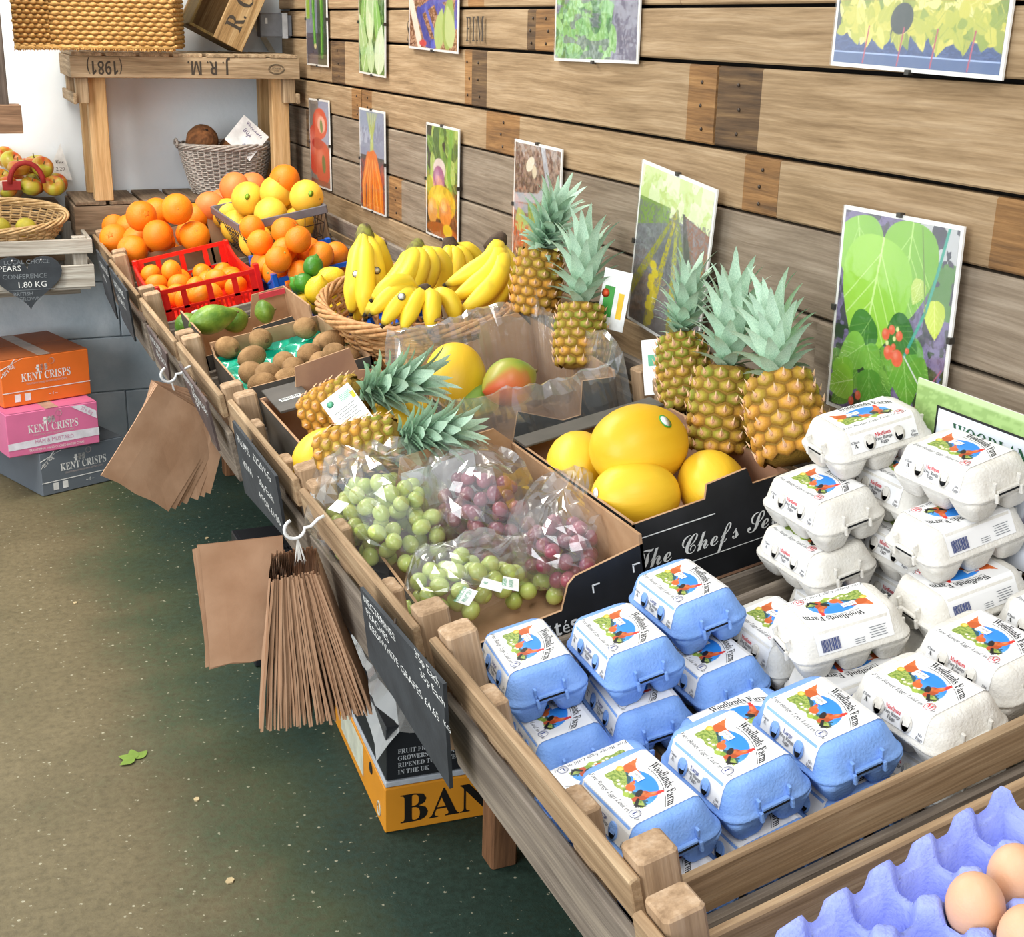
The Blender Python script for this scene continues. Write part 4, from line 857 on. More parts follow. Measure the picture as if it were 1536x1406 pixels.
ml2 = melon('yellow melon with a pale label stuck low on its side', TP(953, 746, -.02), (1, -.25, .1), .80)
melon('yellow melon half hidden behind the black box hand-hold', TP(1068, 728, -.03), (.3, 1, .1), .76)

def melon_sticker(o, px, py, mats, size):
    M_ = o.matrix_basis; inv = M_.inverted(); a = inv @ CAM; d = (inv.to_3x3() @ ray(px, py)).normalized(); best = None
    me = o.data; hit, loc, nrm, idx = o.ray_cast(a, d)
    if hit: sticker(o, None, 1, mats, size, frame_to(loc - nrm * .0002, nrm) @ S3(1.2, 1, 1))
bpy.context.view_layer.update()
melon_sticker(ml_, 998, 632, [STICK_W, mat('leaf_green_ink', '#3e9a3c', .5)], .011); melon_sticker(ml2, 893, 742, [STICK_W, STICK_W], .011)
# ================================================================== egg boxes
PULPB = mat('blue_egg_box_pulp', '#84a9e6', 0.85, 0.06, 40.0, 0.35, 300.0, c2='#789fdd', spec=.15)
PULPW = mat('white_egg_box_pulp', '#dad7d0', 0.85, 0.05, 40.0, 0.35, 300.0, c2='#cfcbc2', spec=.15)
LABELW = mat('glossy_label_paper', '#e6e6e6', 0.35, 0.02, 10.0); DARKGAP = mat('dark_gap', '#14161a', .9)
INKBK = mat('label_black_ink', '#1c1c1e', .5); INKRED = mat('label_red_ink', '#d8283a', .5); INKBLUE = mat('label_blue_ink', '#2a3f8c', .5); INKGREY = mat('label_grey_ink', '#70767c', .5); PAINT = paint()
def rr(hx, hy, rad, z, n=5):
    out = []
    for cx, cy, a0 in ((hx - rad, hy - rad, 0), (-hx + rad, hy - rad, 90), (-hx + rad, -hy + rad, 180), (hx - rad, -hy + rad, 270)):
        for k in range(n + 1): a = math.radians(a0 + 90 * k / n); out.append((cx + rad * math.cos(a), cy + rad * math.sin(a), z))
    return out
EH = 0.0685
def egg_art(letter):
    A = Art(.100, .068, 190); A.C *= .80; X0, Y0 = A.X, A.Y; A.X = (A.X - .02) / .90; A.Y = (A.Y - .10) / .86; nz = A.noise(14, 3); n2 = A.noise(40, 5)
    sky = np.hypot((A.X - .52) / .37, (A.Y - .30) / .47); m = np.clip((1 - sky) / .03 + .5, 0, 1) * (A.Y > .18)
    A.blend(m, '#2f86dd'); A.blend(m * np.clip((.5 - A.Y) * 2.2, 0, 1), '#6fb2ea')
    A.ell(.40, .52, .035, .045, '#f6e24a')
    hill = .50 - .34 * A.X + .05 * np.sin(A.X * 9) + .04 * (nz - .5)
    mm = ((A.Y < hill) & (A.Y > .13 + .02 * np.sin(A.X * 30)) & (A.X > .10) & (A.X < .90)); A.blend(mm * 1.0, '#8a9f48'); A.blend(mm * (n2 > .55) * .7, '#a9b562'); A.blend(mm * (n2 < .38) * .7, '#55752a')
    tr = (A.Y > hill) & (A.Y < hill + .10 * nz + .02) & (m > .5); A.blend(tr * .9, '#274a3a')
    for x, y in ((.30, .24), (.36, .20), (.42, .22), (.45, .28), (.53, .20), (.57, .24)): A.ell(x, y, .022, .028, '#efe6cf')
    A.ell(.50, .31, .075, .085, '#c9622c', -15); A.ell(.45, .40, .03, .06, '#d0703a', 20); A.ell(.43, .45, .012, .02, '#cc3326')
    A.poly([(.08, .86), (.10, .55), (.20, .46), (.30, .52), (.36, .66), (.24, .68), (.16, .74)], '#cf6a33'); A.ell(.20, .58, .10, .10, '#bd5a28', 10); A.ell(.12, .44, .05, .07, '#c9b03a'); A.ell(.13, .44, .03, .04, '#e6d46a'); A.ell(.30, .52, .035, .06, '#eceae4', 20); A.ell(.29, .44, .015, .02, '#2a2320')
    A.ell(.72, .37, .075, .13, '#a8481f', 25, shade='#d98a50'); A.ell(.76, .50, .042, .13, '#cf5f30', -15, shade='#e8a070'); A.ell(.655, .34, .04, .11, '#241c1a', 35); A.ell(.785, .64, .030, .05, '#d8382a'); A.ell(.79, .70, .025, .03, '#cc2a22'); A.ell(.80, .58, .013, .03, '#cc2a22')
    A.ell(.72, .21, .045, .07, '#b8502a')
    for k in range(7): A.line([(.74, .24), (.80, .17 - .01 * k), (.84 + .01 * k, .08 + .028 * k)], .018, '#17171a', .4)
    A.ell(.58, .14, .05, .05, '#9db54a'); A.ell(.64, .20, .035, .04, '#7c9a35')
    A.X, A.Y = X0, Y0
    return A
def label_mesh(letter):
    mb = MB(); A = egg_art(letter); A.mb(T3(-.05, -.034, EH + .0007), 0, mb)
    # folded flaps
    yz = [(.034, EH + .0007), (.0395, EH - .0020), (.0438, .0590), (.0515, .0395)]
    mb.cur = (.78, .78, .78)
    for s in (1, -1):
        P = []
        for x in (-.050, -.047, .047, .050):
            P.append([(x * (1 if i < 2 else .985), s * y, z) for i, (y, z) in enumerate(yz)])
        mb.loft(P, False, 0, False, closed=False)
    return mb.mesh('label', [PAINT], True)
def label_print(letter):
    mb = MB(); z = EH + .0010
    big = INKBLUE if letter == 'L' else INKRED
    # arched title
    vs, fs = text_geo('Woodlands Farm', 'b', 'CENTER'); s = .0148
    mb.add([(x * s * .62 + .013, y * s * 1.08 + .0245 - 6.5 * (x * s * .62 + .022) ** 2, z) for x, y in vs], fs, 0)
    N_ = 12
    for a, b_ in ((-.020, .023), (.028, .047)):
        P = [(a + (b_ - a) * i / N_, .0226 - 6.5 * (a + (b_ - a) * i / N_ - .013 + .022) ** 2) for i in range(N_ + 1)]
        mb.add([(x, y, z) for x, y in P] + [(x, y - .0006, z) for x, y in P], [(i, N_ + 1 + i, N_ + 2 + i, i + 1) for i in range(N_)], 0)
    mb.text('Free Range Eggs Laid in Kent', .0076, T3(-.002, -.0325, z), 3, 'i', sx=1.02)
    mb.lathe([(.0062, 0), (.0062, .0001), (.0005, .00012)], 20, 4, T3(.036, -.0275, z)); mb.text(letter, .0088, T3(.036, -.0305, z + .0003), 1, 'b')
    mb.tube([(.036 + .0062 * math.cos(q * PI / 12), -.0275 + .0062 * math.sin(q * PI / 12), z + .0002) for q in range(25)], .00022, 4, 1)
    # date sticker
    mb.box((-.014, .006, z + .0003), (.018, .009, .0002), 4, RZ(0)); mb.text('24 DEC 2018', .0034, T3(-.014, .0055, z + .0005), 3, sx=.7)
    # window side
    y0, z0, y1, z1 = -.0515 - .0004, .0395, -.0438 - .0004, .0590; d = Vector((0, y1 - y0, z1 - z0)); L_ = d.length; d.normalize(); nrm = Vector((0, -d.z, d.y))
    F = Matrix(((1, 0, 0, 0), (0, d.y, nrm.y, y0), (0, d.z, nrm.z, z0), (0, 0, 0, 1))) @ T3(0, 0, .0004)
    mb.text('Class', .0050, F @ T3(-.0425, .0135, 0), 3, 'b'); mb.text('A', .0080, F @ T3(-.0425, .0075, 0), 0, 'b')
    mb.text('Large' if letter == 'L' else 'Medium', .0074, F @ T3(-.001, .0150, 0), 1, 'b', sx=.88); mb.text('Free Range', .0064, F @ T3(-.001, .0095, 0), 3, 'b', sx=.80); mb.text('Eggs', .0064, F @ T3(-.001, .0045, 0), 3, 'b', sx=.9)
    mb.text('Six', .0050, F @ T3(.0430, .006, 0), 3, 'b'); mb.text('Eggs', .0050, F @ T3(.0430, .0015, 0), 3, 'b')
    # barcode side
    nrm2 = Vector((0, d.z, d.y)); G = Matrix(((-1, 0, 0, 0), (0, -d.y, nrm2.y, -y0), (0, d.z, nrm2.z, z0), (0, 0, 0, 1))) @ T3(0, 0, .0004); r_ = random.Random(3)
    x = -.043
    while x < -.020: w_ = r_.choice((.0005, .0008, .0012)); mb.box((x, .0105, 0), (w_, .015, .0001), 5, G); x += w_ + r_.choice((.0005, .0008))
    for i in range(5): mb.box((.030, .017 - i * .003, 0), (.022 - .003 * (i % 2), .0007, .0001), 6, G)
    for i in range(3): mb.box((.005, .008 - i * .0025, 0), (.013, .0006, .0001), 6, G)
    return mb.mesh('label_print', [INKBK, big, INKBLUE, mat('label_dark_grey_ink', '#4a4a50', .5), LABELW, mat('barcode_blue_ink', '#3d4a80', .5), INKGREY])
def window_mesh(m):
    mb = MB(); y0, z0, y1, z1 = -.0515 - .0006, .0395, -.0438 - .0006, .0590; d = Vector((0, y1 - y0, z1 - z0)).normalized(); nrm = Vector((0, -d.z, d.y))
    F = Matrix(((1, 0, 0, 0), (0, d.y, nrm.y, y0), (0, d.z, nrm.z, z0), (0, 0, 0, 1))) @ T3(0, .0105, .0003) @ S3(1.5, 1.32, 1)
    mb.lathe([(.0062, 0), (.0062, .0003), (.0005, .0003)], 20, 0, F @ S3(.92, 1.28, 1)); mb.lathe([(.0050, .0004), (.0005, .0004)], 18, 1, F @ T3(-.0004, -.0014, 0) @ S3(.72, 1.1, 1))
    mb.add([(-.0040, .0068, .0006), (.0042, .0062, .0006), (.0036, -.0012, .0018), (-.0022, -.0022, .0016), (-.0030, .004, .0006)], [(0, 4, 3), (0, 3, 2, 1)], 0, False, None, F)
    return mb.mesh('egg_window', [m, DARKGAP])
def lid_mesh(m):
    mb = MB(); R_ = [rr(.0745, .0525, .021, .0305), rr(.0765, .0545, .022, .0315), rr(.0765, .0545, .022, .0342), rr(.0738, .0518, .021, .0362), rr(.0725, .0505, .021, .0400), rr(.0665, .0435, .0195, .0590), rr(.0635, .0405, .018, .0652), rr(.0585, .0355, .015, .0680), rr(.052, .030, .012, EH)]
    mb.loft(R_, True, 0, True); return mb.mesh('lid', m)
def base_mesh(m):
    mb = MB(); mb.loft([rr(.0735, .0515, .021, .0285), rr(.0758, .0538, .022, .0300), rr(.0758, .0538, .022, .0309)], True, 0, False)
    for x in (-.0485, 0, .0485):
        for y in (-.0262, .0262): mb.loft([rr(.0245, .0255, .010, .0295), rr(.0215, .0225, .009, .020), rr(.0165, .0165, .008, .005), rr(.0135, .0135, .007, .0008), rr(.011, .011, .006, .0)], True, 0, True, T3(x, y, 0))
    return mb.mesh('base', m)
def latch_mesh(m):
    mb = MB()
    for s in (1,):
        for y in (-.019, .019):
            mb.slat((0, 0, 0), (.017, .0035, .006), .001, 0, T3(s * .0735, y, .0435) @ RY(-90 + s * 12))
            mb.slat((0, 0, 0), (.012, .004, .005), .001, 0, T3(s * .0775, y, .0315) @ RY(-90))
        mb.slat((0, 0, 0), (.034, .005, .004), .001, 0, T3(s * .0755, 0, .0385) @ RZ(90)); mb.box((s * .0756, 0, .0352), (.004, .033, .0022), 1)
    return mb.mesh('latch', [m, DARKGAP])
EGM = {}
for nm, m, lt in (('blue', PULPB, 'L'), ('white', PULPW, 'M')): EGM[nm] = (lid_mesh(m), base_mesh(m), latch_mesh(m), label_mesh(lt), label_print(lt), window_mesh(m))
def egg_box(col, uv, level, yaw, label, group=None):
    w = FLOOR_W + 0.0012 + level * (EH + .0015)
    t = thing('egg_box', label, 'egg box', PL1.M(PL1.W(uv[0], uv[1], w), yaw - 90), group); me = EGM[col]
    obj('base', me[1], t); l = obj('lid', me[0], t); obj('latch', me[2], t); obj('latch', me[2], t, RZ(180)); lb = obj('label', me[3], t); obj('label_print', me[4], lb)['kind'] = 'stuff'
    for x in (-.0225, .0215): obj('egg_window', me[5], lb, T3(x, 0, 0))
    return t
B_, W_B = 'blue', 'white'
EGGS = [
 (B_, 968, 1175, 1, 3, 'blue large-egg box on top at the wooden corner post by the lilac egg flat'),
 (B_, 1094, 1118, 1, 2, 'blue large-egg box on top, middle of the three along the near rail'),
 (B_, 1238, 1062, 1, 0, 'blue large-egg box on top beside the white box along the near rail'),
 (B_, 783, 970, 1, -5, 'blue large-egg box on top against the tray front beside the grapes'),
 (B_, 925, 945, 1, -2, 'blue large-egg box on top, middle of three beside the grape box'),
 (B_, 1024, 873, 1, 0, 'blue large-egg box on top below the melon box lettering'),
 (B_, 988, 1276, 0, 3, 'lower blue egg box under the one at the corner post'),
 (B_, 1113, 1212, 0, 2, 'lower blue egg box under the middle one along the near rail'),
 (B_, 1246, 1143, 0, 0, 'lower blue egg box under the one beside the white boxes'),
 (B_, 797, 1049, 0, -3, 'lower blue egg box against the tray front under the one by the grapes'),
 (B_, 903, 1008, 0, -6, 'lower blue egg box with its caption showing beneath the upper box'),
 (B_, 1030, 950, 0, 0, 'lower blue egg box under the one below the melon lettering'),
 (B_, 893, 1146, 0, -90, 'blue egg box turned upside-down to read, shaded under the corner box'),
 (B_, 1082, 1052, 0, 90, 'blue egg box turned crosswise, half hidden, title facing the grapes'),
 (W_B, 1390, 1024, 1, 3, 'white medium-egg box on top at the near rail beside the blue boxes'),
 (W_B, 1384, 1098, 0, 5, 'lower white egg box under the one at the near rail'),
 (W_B, 1492, 940, 1, 2, 'white medium-egg box on top between the near one and the tall stack'),
 (W_B, 1494, 1016, 0, 2, 'lower white egg box under the one below the tall stack'),
 (W_B, 1256, 908, 1, -100, 'white egg box turned around with its barcode side showing'),
 (W_B, 1260, 985, 0, -95, 'lower white egg box under the turned around one'),
 (W_B, 1133, 893, 0, 0, 'white egg box squeezed between blue boxes and the turned around one'),
 (W_B, 1236, 722, 2, 0, 'white egg box third up in the stack next to the melon box'),
 (W_B, 1228, 797, 1, 0, 'white egg box second up in the stack next to the melon box'),
 (W_B, 1214, 872, 0, 0, 'bottom white egg box of the stack next to the melon box'),
 (W_B, 1296, 620, 3, 84, 'topmost white egg box laid crosswise in front of the bean plant picture'),
 (W_B, 1350, 700, 2, 0, 'white egg box under the far end of the crosswise top box'),
 (W_B, 1346, 778, 1, 0, 'second white egg box up beneath the crosswise top box'),
 (W_B, 1340, 855, 0, 0, 'bottom white egg box beneath the crosswise top box'),
 (W_B, 1442, 672, 3, 2, 'topmost white egg box in front of the free range sign'),
 (W_B, 1432, 764, 2, -92, 'white egg box with barcode side showing under the sign-side top box'),
 (W_B, 1430, 852, 1, -94, 'white egg box with barcode side showing, second up below the free range sign'),
 (W_B, 1430, 935, 0, -94, 'bottom white egg box of the stack below the free range sign'),
 (W_B, 1568, 868, 1, 0, 'white egg box cut off beside the tray end near the free range sign'),
]
def settle(items, fixed, it=120):
    """nudge boxes of one layer apart inside the tray"""
    def corners(r): c, s_ = math.cos(r[2]), math.sin(r[2]); return [(r[0] + x * r[3] * c - y * r[4] * s_, r[1] + x * r[3] * s_ + y * r[4] * c) for x, y in ((1, 1), (-1, 1), (-1, -1), (1, -1))]
    def pen(a, b_):
        A, B = corners(a), corners(b_); best = None
        for r in (a, b_):
            for ax in ((math.cos(r[2]), math.sin(r[2])), (-math.sin(r[2]), math.cos(r[2]))):
                pa = [p[0] * ax[0] + p[1] * ax[1] for p in A]; pb = [p[0] * ax[0] + p[1] * ax[1] for p in B]; o_ = min(max(pa), max(pb)) - max(min(pa), min(pb))
                if o_ <= 0: return None
                if best is None or o_ < best[0]: sg = 1 if sum(pa) < sum(pb) else -1; best = (o_, ax[0] * sg, ax[1] * sg)
        return best
    for _ in range(it):
        for i in range(len(items)):
            for j in range(i + 1, len(items)):
                q = pen(items[i], items[j])
                if q: items[i][0] -= q[1] * q[0] * .5; items[i][1] -= q[2] * q[0] * .5; items[j][0] += q[1] * q[0] * .5; items[j][1] += q[2] * q[0] * .5
            for f in fixed:
                q = pen(items[i], f)
                if q: items[i][0] -= q[1] * q[0]; items[i][1] -= q[2] * q[0]
    return items
T1U, T1A, T1B = TRAYS[1][0], TRAYS[1][1], TRAYS[1][2]
WALLS1 = [[T1U + .004, 1.15, 0, .008, .5], [T1U + DEPTH - .004, 1.15, 0, .008, .5], [.35, T1A + .018, 0, .5, .008], [.35, T1B - .016, 0, .5, .008]] + [[u, v, 0, .021, .021] for u in (T1U + .034, T1U + DEPTH - .034) for v in (T1A + .0205, T1B - .0205)]
place_e = []
for col, px, py, lev, yaw, lab in EGGS:
    p = PL1.P(px, py, FLOOR_W + .0012 + lev * (EH + .0015) + EH) - PL1.o; place_e.append([p.dot(PL1.ex), p.y, math.radians(yaw - 90), .0785, .0552])
start_e = [list(p) for p in place_e]
for lev in range(4):
    idx = [i for i, e in enumerate(EGGS) if e[3] == lev]; settle([place_e[i] for i in idx], WALLS1 if lev == 0 else [w for k, w in enumerate(WALLS1) if k != 3] + [[.35, 1.485, 0, .5, .008]] if lev == 1 else [[.770, 1.15, 0, .008, .5]])
for e, q, q0_ in zip(EGGS, place_e, start_e): egg_box(e[0], q, e[3], e[4], e[5])

# ---------------- lilac egg flat with loose eggs
LILAC = mat('lilac_pulp', '#9aa6ea', 0.85, 0.06, 30.0, 0.45, 260.0, c2='#8b97de', spec=.12)
def flat_h(x, y, p=.048):
    fx = (x / p) % 1 - .5; fy = (y / p) % 1 - .5; d = (abs(fx) ** 2.6 + abs(fy) ** 2.6) ** (1 / 2.6)
    cup = -0.034 * max(0, 1 - (d / .50) ** 2.2); q = math.hypot(abs(fx) - .5, abs(fy) - .5); post = 0.013 * min(1, max(0, (.34 - q) / .16))
    return cup + post
w_ = .06; q0 = UV(TP(1500, 1196, w_)); yaw_f = 9.0
a_ = math.radians(yaw_f); far = Vector((q0[0], q0[1])); ru = Vector((math.cos(a_), math.sin(a_))); rv = Vector((-math.sin(a_), math.cos(a_)))
mb = MB(); n = 96; p_ = .048; vs = []
for j in range(n + 1):
    for i in range(n + 1):
        x, y = 6 * p_ * i / n, 6 * p_ * j / n; z = flat_h(x, y); b = min(i, j, n - i, n - j)
        if b < 4: z = max(z, -.004) + .006
        vs.append((x, y, z + .0015 * noise.noise((x * 60, y * 60, 2))))
mb.add(vs, [(j * (n + 1) + i, j * (n + 1) + i + 1, (j + 1) * (n + 1) + i + 1, (j + 1) * (n + 1) + i) for j in range(n) for i in range(n)], 0, True)
m_ = n + 1
edge = [(i, 0) for i in range(n)] + [(n, j) for j in range(n)] + [(n - i, n) for i in range(n)] + [(0, n - j) for j in range(n + 1)]
sk0 = [vs[j * m_ + i] for i, j in edge]; c0 = 3 * p_
sk1 = [(c0 + (x - c0) * 1.035, c0 + (y - c0) * 1.035, z - .006) for x, y, z in sk0]; sk2 = [(c0 + (x - c0) * 1.05, c0 + (y - c0) * 1.05, z - .022) for x, y, z in sk0]
mb.loft([sk0, sk1, sk2], False, 0, True, closed=False); FLAT = mb.mesh('pulp_tray', LILAC)
for k in range(4):
    o2 = far - ru * (.295 if k == 0 else .262) - rv * .295; t_ = thing('egg_flat', 'lilac moulded pulp egg flat holding a few brown eggs' if k == 0 else 'empty lilac egg flat stacked underneath the one with eggs', 'egg tray', TM(TW(o2.x, o2.y, w_ - k * .048), yaw_f), None if k == 0 else 'empty egg flats in the stack')
    obj('pulp_tray', FLAT, t_)
    if k == 0: MF = t_.matrix_basis.copy()
EGGC = mat('brown_eggshell', '#dcae8c', 0.5, 0.06, 12.0, 0.1, 400.0, c2='#d3a17e', sss=.1)
eg = MB(); eg.lathe([(max(.0004, .0225 * math.sin(PI * (i / 18)) ** .95 * (1 + .10 * (0.5 - i / 18))), .0290 * -math.cos(PI * i / 18)) for i in range(19)], 26); EGG = eg.mesh('egg', EGGC)
MI = MF.inverted(); taken = set()
for px, py, lab in ((1490, 1340, 'pale brown egg standing in the lilac flat, wholly in view'), (1533, 1288, 'pinkish brown egg behind the pale one in the lilac flat'), (1536, 1392, 'brown egg cut by the frame in the lilac flat')):
    q = MI @ TP(px, py, w_ + .012); ij = min(((abs((i + .5) * p_ - q.x) + abs((j + .5) * p_ - q.y), i, j) for i in range(6) for j in range(6) if (i, j) not in taken)); taken.add(ij[1:])
    tag(obj('egg', EGG, None, MF @ T3((ij[1] + .5) * p_, (ij[2] + .5) * p_, .0085)), lab, 'egg')
# ================================================================== grapes in clear bags
gb = carton('grape_box', 'black cardboard grape box with white lettering', 0.026, 0.325, 1.492, 1.945, -0.15, 0.0, CBLACK, CARD, tops={'front': [(0, .45), (1, .7)], 'near': [(0, .45), (.55, .5), (.60, .74), (.64, .80), (1, .9)], 'far': [(0, .95), (.3, .95), (.34, 1.2), (.9, 1.22), (1, 1)]})
gt_ = MB(); gt_.text('variétés', .030, T3(.135, -.0012, .040) @ RX(90), 0, 'sb', sx=.9)
for x, z in ((.22, .098), (.285, .108)): gt_.box((x, -.001, z), (.012, .0004, .0022), 0); gt_.box((x - .005, -.001, z - .006), (.0022, .0004, .012), 0)
gt_.build('lettering', WPRINT, gb)
MB().box((.16, .444, .12), (.13, .0012, .07)).build('paper_sheet', mat('white_tissue', '#e8eaf0', .7), gb)
GG = mat('green_grape', '#c2cf7a', 0.25, 0.12, 30.0, c2='#aec062', sss=.35, coat=.3, per_obj=.08); RG = mat('red_grape', '#9a5560', 0.28, 0.25, 30.0, c2='#7a3a4c', sss=.2, coat=.3, per_obj=.18)
gm = MB(); gm.lathe(sphere_prof(.0132, .0152, 10), 14); GGM = gm.mesh('grape', GG); gm = MB(); gm.lathe(sphere_prof(.0122, .0132, 10), 14); RGM = gm.mesh('grape', RG)
STALK = mat('grape_stalk', '#8f7a3e', .8)
ALLG = []
def grape_bunch(label, c, ax, n, me, r, seed, stalk=None):
    """c room point of the heap's middle, ax half axes (u, v, w)"""
    R_ = random.Random(seed); t = thing('bagged_grapes', label, 'grapes', TM(Vector(c))); P = []; tries = 0; c = Vector(c)
    while len(P) < n and tries < 9000:
        tries += 1; a, b_ = R_.uniform(0, 2 * PI), math.acos(R_.uniform(-.25, 1)); k = R_.uniform(.55, 1.0)
        q = Vector((ax[0] * k * math.sin(b_) * math.cos(a), ax[1] * k * math.sin(b_) * math.sin(a), ax[2] * k * math.cos(b_)))
        wq = c + EX * q.x + EY * q.y + EN * q.z
        if all((q - s).length > 1.93 * r for s in P) and all((wq - s).length > rr_ + r for s, rr_ in ALLG) and UV(wq)[2] > -.15 + r: P.append(q)
    for q in P:
        obj('grape', me, t, frame_to(q, (R_.uniform(-1, 1), R_.uniform(-1, 1), R_.uniform(-1, 1))))
    for q in P: ALLG.append((c + EX * q.x + EY * q.y + EN * q.z, r * .98))
    st = MB(); st.tube([(-ax[0] * .5, -ax[1] * .6, ax[2] * .55), (0, -ax[1] * .1, ax[2] * .35), (ax[0] * .3, ax[1] * .5, ax[2] * .5)], [.0035, .003, .002], 6)
    for k in range(4): st.tube([(0, -ax[1] * .1, ax[2] * .35), (ax[0] * .6 * math.cos(k * 1.6), ax[1] * .6 * math.sin(k * 1.6), ax[2] * .4)], .0013, 5)
    if stalk: st.tube([Vector(s) for s in stalk], [.004, .003, .0035], 6)
    st.build('stalk', STALK, t); return t
GBN = [grape_bunch('green grape bunch bagged at the front of the grape box', TP(582, 800, -.065), (.082, .135, .088), 78, GGM, .0138, 1),
 grape_bunch('red grape bunch bagged in the middle of the grape box', TP(728, 790, -.075), (.066, .10, .085), 66, RGM, .0128, 2),
grape_bunch('red grape bunch bagged beside the melon box', TP(845, 838, -.085), (.05, .075, .06), 40, RGM, .0128, 3),
grape_bunch('green grape bunch in the low bag at the near edge of the grape box', TP(695, 885, -.085), (.085, .05, .05), 40, GGM, .0138, 4)]
grape_bunch('loose green grapes on the bottom of the grape box', TP(810, 885, -.12), (.05, .03, .02), 8, GGM, .0138, 5)
def bag(label, c, ax, seed, tail=None, m=GBAG, amp=.016, rim=0.0):
    """a crumpled film dome over the heap, with an optional gathered open end"""
    c = Vector(c); nr, na = 13, 30; g = []; R_ = random.Random(seed)
    for k in range(nr + 1):
        b_ = PI * .60 * k / nr; row = []
        for i in range(na + 1):
            a = 2 * PI * (i % na) / na; fac = 1 + .10 * noise.noise((math.cos(a) * 1.5, math.sin(a) * 1.5, seed))
            q = Vector((ax[0] * fac * math.sin(b_) ** .8 * math.cos(a), ax[1] * fac * math.sin(b_) ** .8 * math.sin(a), ax[2] * (math.cos(b_))))
            if tail:
                d = Vector((tail[0], tail[1], 0)).normalized(); f = max(0, q.x * d.x / ax[0] + q.y * d.y / ax[1]); f = f ** 2.2
                q += Vector((tail[0], tail[1], tail[2])) * f
            w = c + EX * q.x + EY * q.y + EN * q.z; w = w + crumple(w, amp * 1.25, 11, seed) + crumple(w, amp * .55, 30, seed + 3); row.append(w)
        g.append(row)
    mi = label.matrix_basis.inverted(); return sheet('plastic_bag', '', '', [[mi @ p for p in r] for r in g], m, label)
bg1 = bag(GBN[0], TP(580, 795, -.075), (.108, .175, .125), 11, (-.02, .09, .01))
bg2 = bag(GBN[1], TP(728, 790, -.085), (.090, .13, .120), 12, (.02, .06, .03))
bg3 = bag(GBN[2], TP(848, 832, -.09), (.072, .10, .095), 13, (.03, .05, .03))
bg4 = bag(GBN[3], TP(695, 885, -.09), (.098, .062, .072), 14, (.03, .0, 0))
def bag_print(parent, px, py, w, txts, rot, sz=(.03, .02)):
    p = TP(px, py, w); mb = MB(); mb.box((0, 0, 0), (sz[0], sz[1], .0005), 0)
    for i, tx in enumerate(txts): mb.text(tx, .0085, T3(0, .006 - i * .009, .0006), 1, sx=.8)
    root = parent.parent; mb.build('printed_patch', [WPRINT, GRN], parent, root.matrix_basis.inverted() @ TM(p, rot) @ RX(20))
bag_print(bg4, 738, 878, .0, ['40'], 55, (.025, .03)); bag_print(bg4, 766, 876, -.002, ['GREEN', 'RAISIN'], 65, (.034, .022)); bag_print(bg4, 700, 895, -.01, ['PRODUCT OF', 'FRUIT DU'], 50, (.04, .02)); bag_print(bg1, 508, 760, .025, ['===', '==='], -70, (.03, .022))
# ================================================================== the far end: bench, baskets, hamper, boxes
PINE = wood('yellow_pine', '#d3b183', '#c29d6c', '#a17c4e', 0.6, 0.7, 0.08); BENCHW = wood('weathered_bench_wood', '#b8a284', '#9c8567', '#75614a', 0.9, 0.8, 0.12)
WASH = wood('whitewashed_wood', '#c9c6bb', '#b3aca0', '#8d8578', 0.9, 0.85, 0.12); SLATW = wood('grey_brown_slat', '#97826b', '#7b6853', '#5d4d3c', 1.0, 0.85, 0.12)
def board(nm, parent, c, d, m, R_=None, ch=.002):
    """d = sizes along x, y, z of the room; grain follows the longest side"""
    k = max(range(3), key=lambda i: d[i])
    dims = (d[k],) + tuple(d[i] for i in range(3) if i != k)
    M_ = {0: Matrix.Identity(4), 1: Matrix(((0, 1, 0, 0), (1, 0, 0, 0), (0, 0, -1, 0), (0, 0, 0, 1))), 2: Matrix(((0, 1, 0, 0), (0, 0, 1, 0), (1, 0, 0, 0), (0, 0, 0, 1)))}[k]
    mb = MB(); mb.slat((0, 0, 0), dims, ch); return mb.build(nm, m, parent, T3(*c) @ (R_ or Matrix.Identity(4)) @ M_)
def wallpt(px, py, y): return on_axis(px, py, 1, y)
YB = 4.78
bn = thing('bench', 'wooden bench made of an upturned stencilled tray on pine legs', 'bench'); x0, x1 = 0.475, 1.252; zt, zb = 1.455, 1.385
board('front_board', bn, ((x0 + x1) / 2, YB, (zt + zb) / 2), (x1 - x0, .014, zt - zb), BENCHW)
board('rear_board', bn, ((x0 + x1) / 2, YB + .34, (zt + zb) / 2), (x1 - x0, .014, zt - zb), BENCHW)
for x in (x0 + .007, x1 - .007): board('side_board', bn, (x, YB + .17, (zt + zb) / 2), (.014, .324, zt - zb), BENCHW)
for i in range(7): board('top_slat', bn, (x0 + .055 + i * .111, YB + .17, zt + .006), (.098, .355, .011), BENCHW)
for x in (x0 + .035, x1 - .035):
    for y in (YB + .03, YB + .31): board('corner_post', bn, (x, y, 1.352), (.042, .042, .10), BENCHW)
board('side_runner', bn, (x0 + .008, YB + .17, 1.318), (.012, .36, .035), BENCHW); board('side_runner', bn, (x1 - .008, YB + .17, 1.318), (.012, .36, .035), BENCHW)
LEGZ = .972
for x, y in ((x0 + .085, YB + .07), (x1 - .060, YB + .07), (x0 + .085, YB + .30), (x1 - .05, YB + .30)): board('leg', bn, (x, y, (1.385 + LEGZ) / 2), (.062, .05, 1.385 - LEGZ - .002), PINE)
bt = MB(); FB = T3(0, YB - .0078, 0) @ RX(90) @ RZ(180)
bt.text('J. R. M.', .062, FB @ T3(-.93, -1.442, 0), 0, 'sb', sx=.74); bt.build('stencil_lettering', INK, bn); bt = MB(); bt.text('(1981)', .060, FB @ T3(-.585, -1.439, 0), 0, 'sb', sx=.68)
bt.build('stencil_lettering', INK, bn); bt = MB()
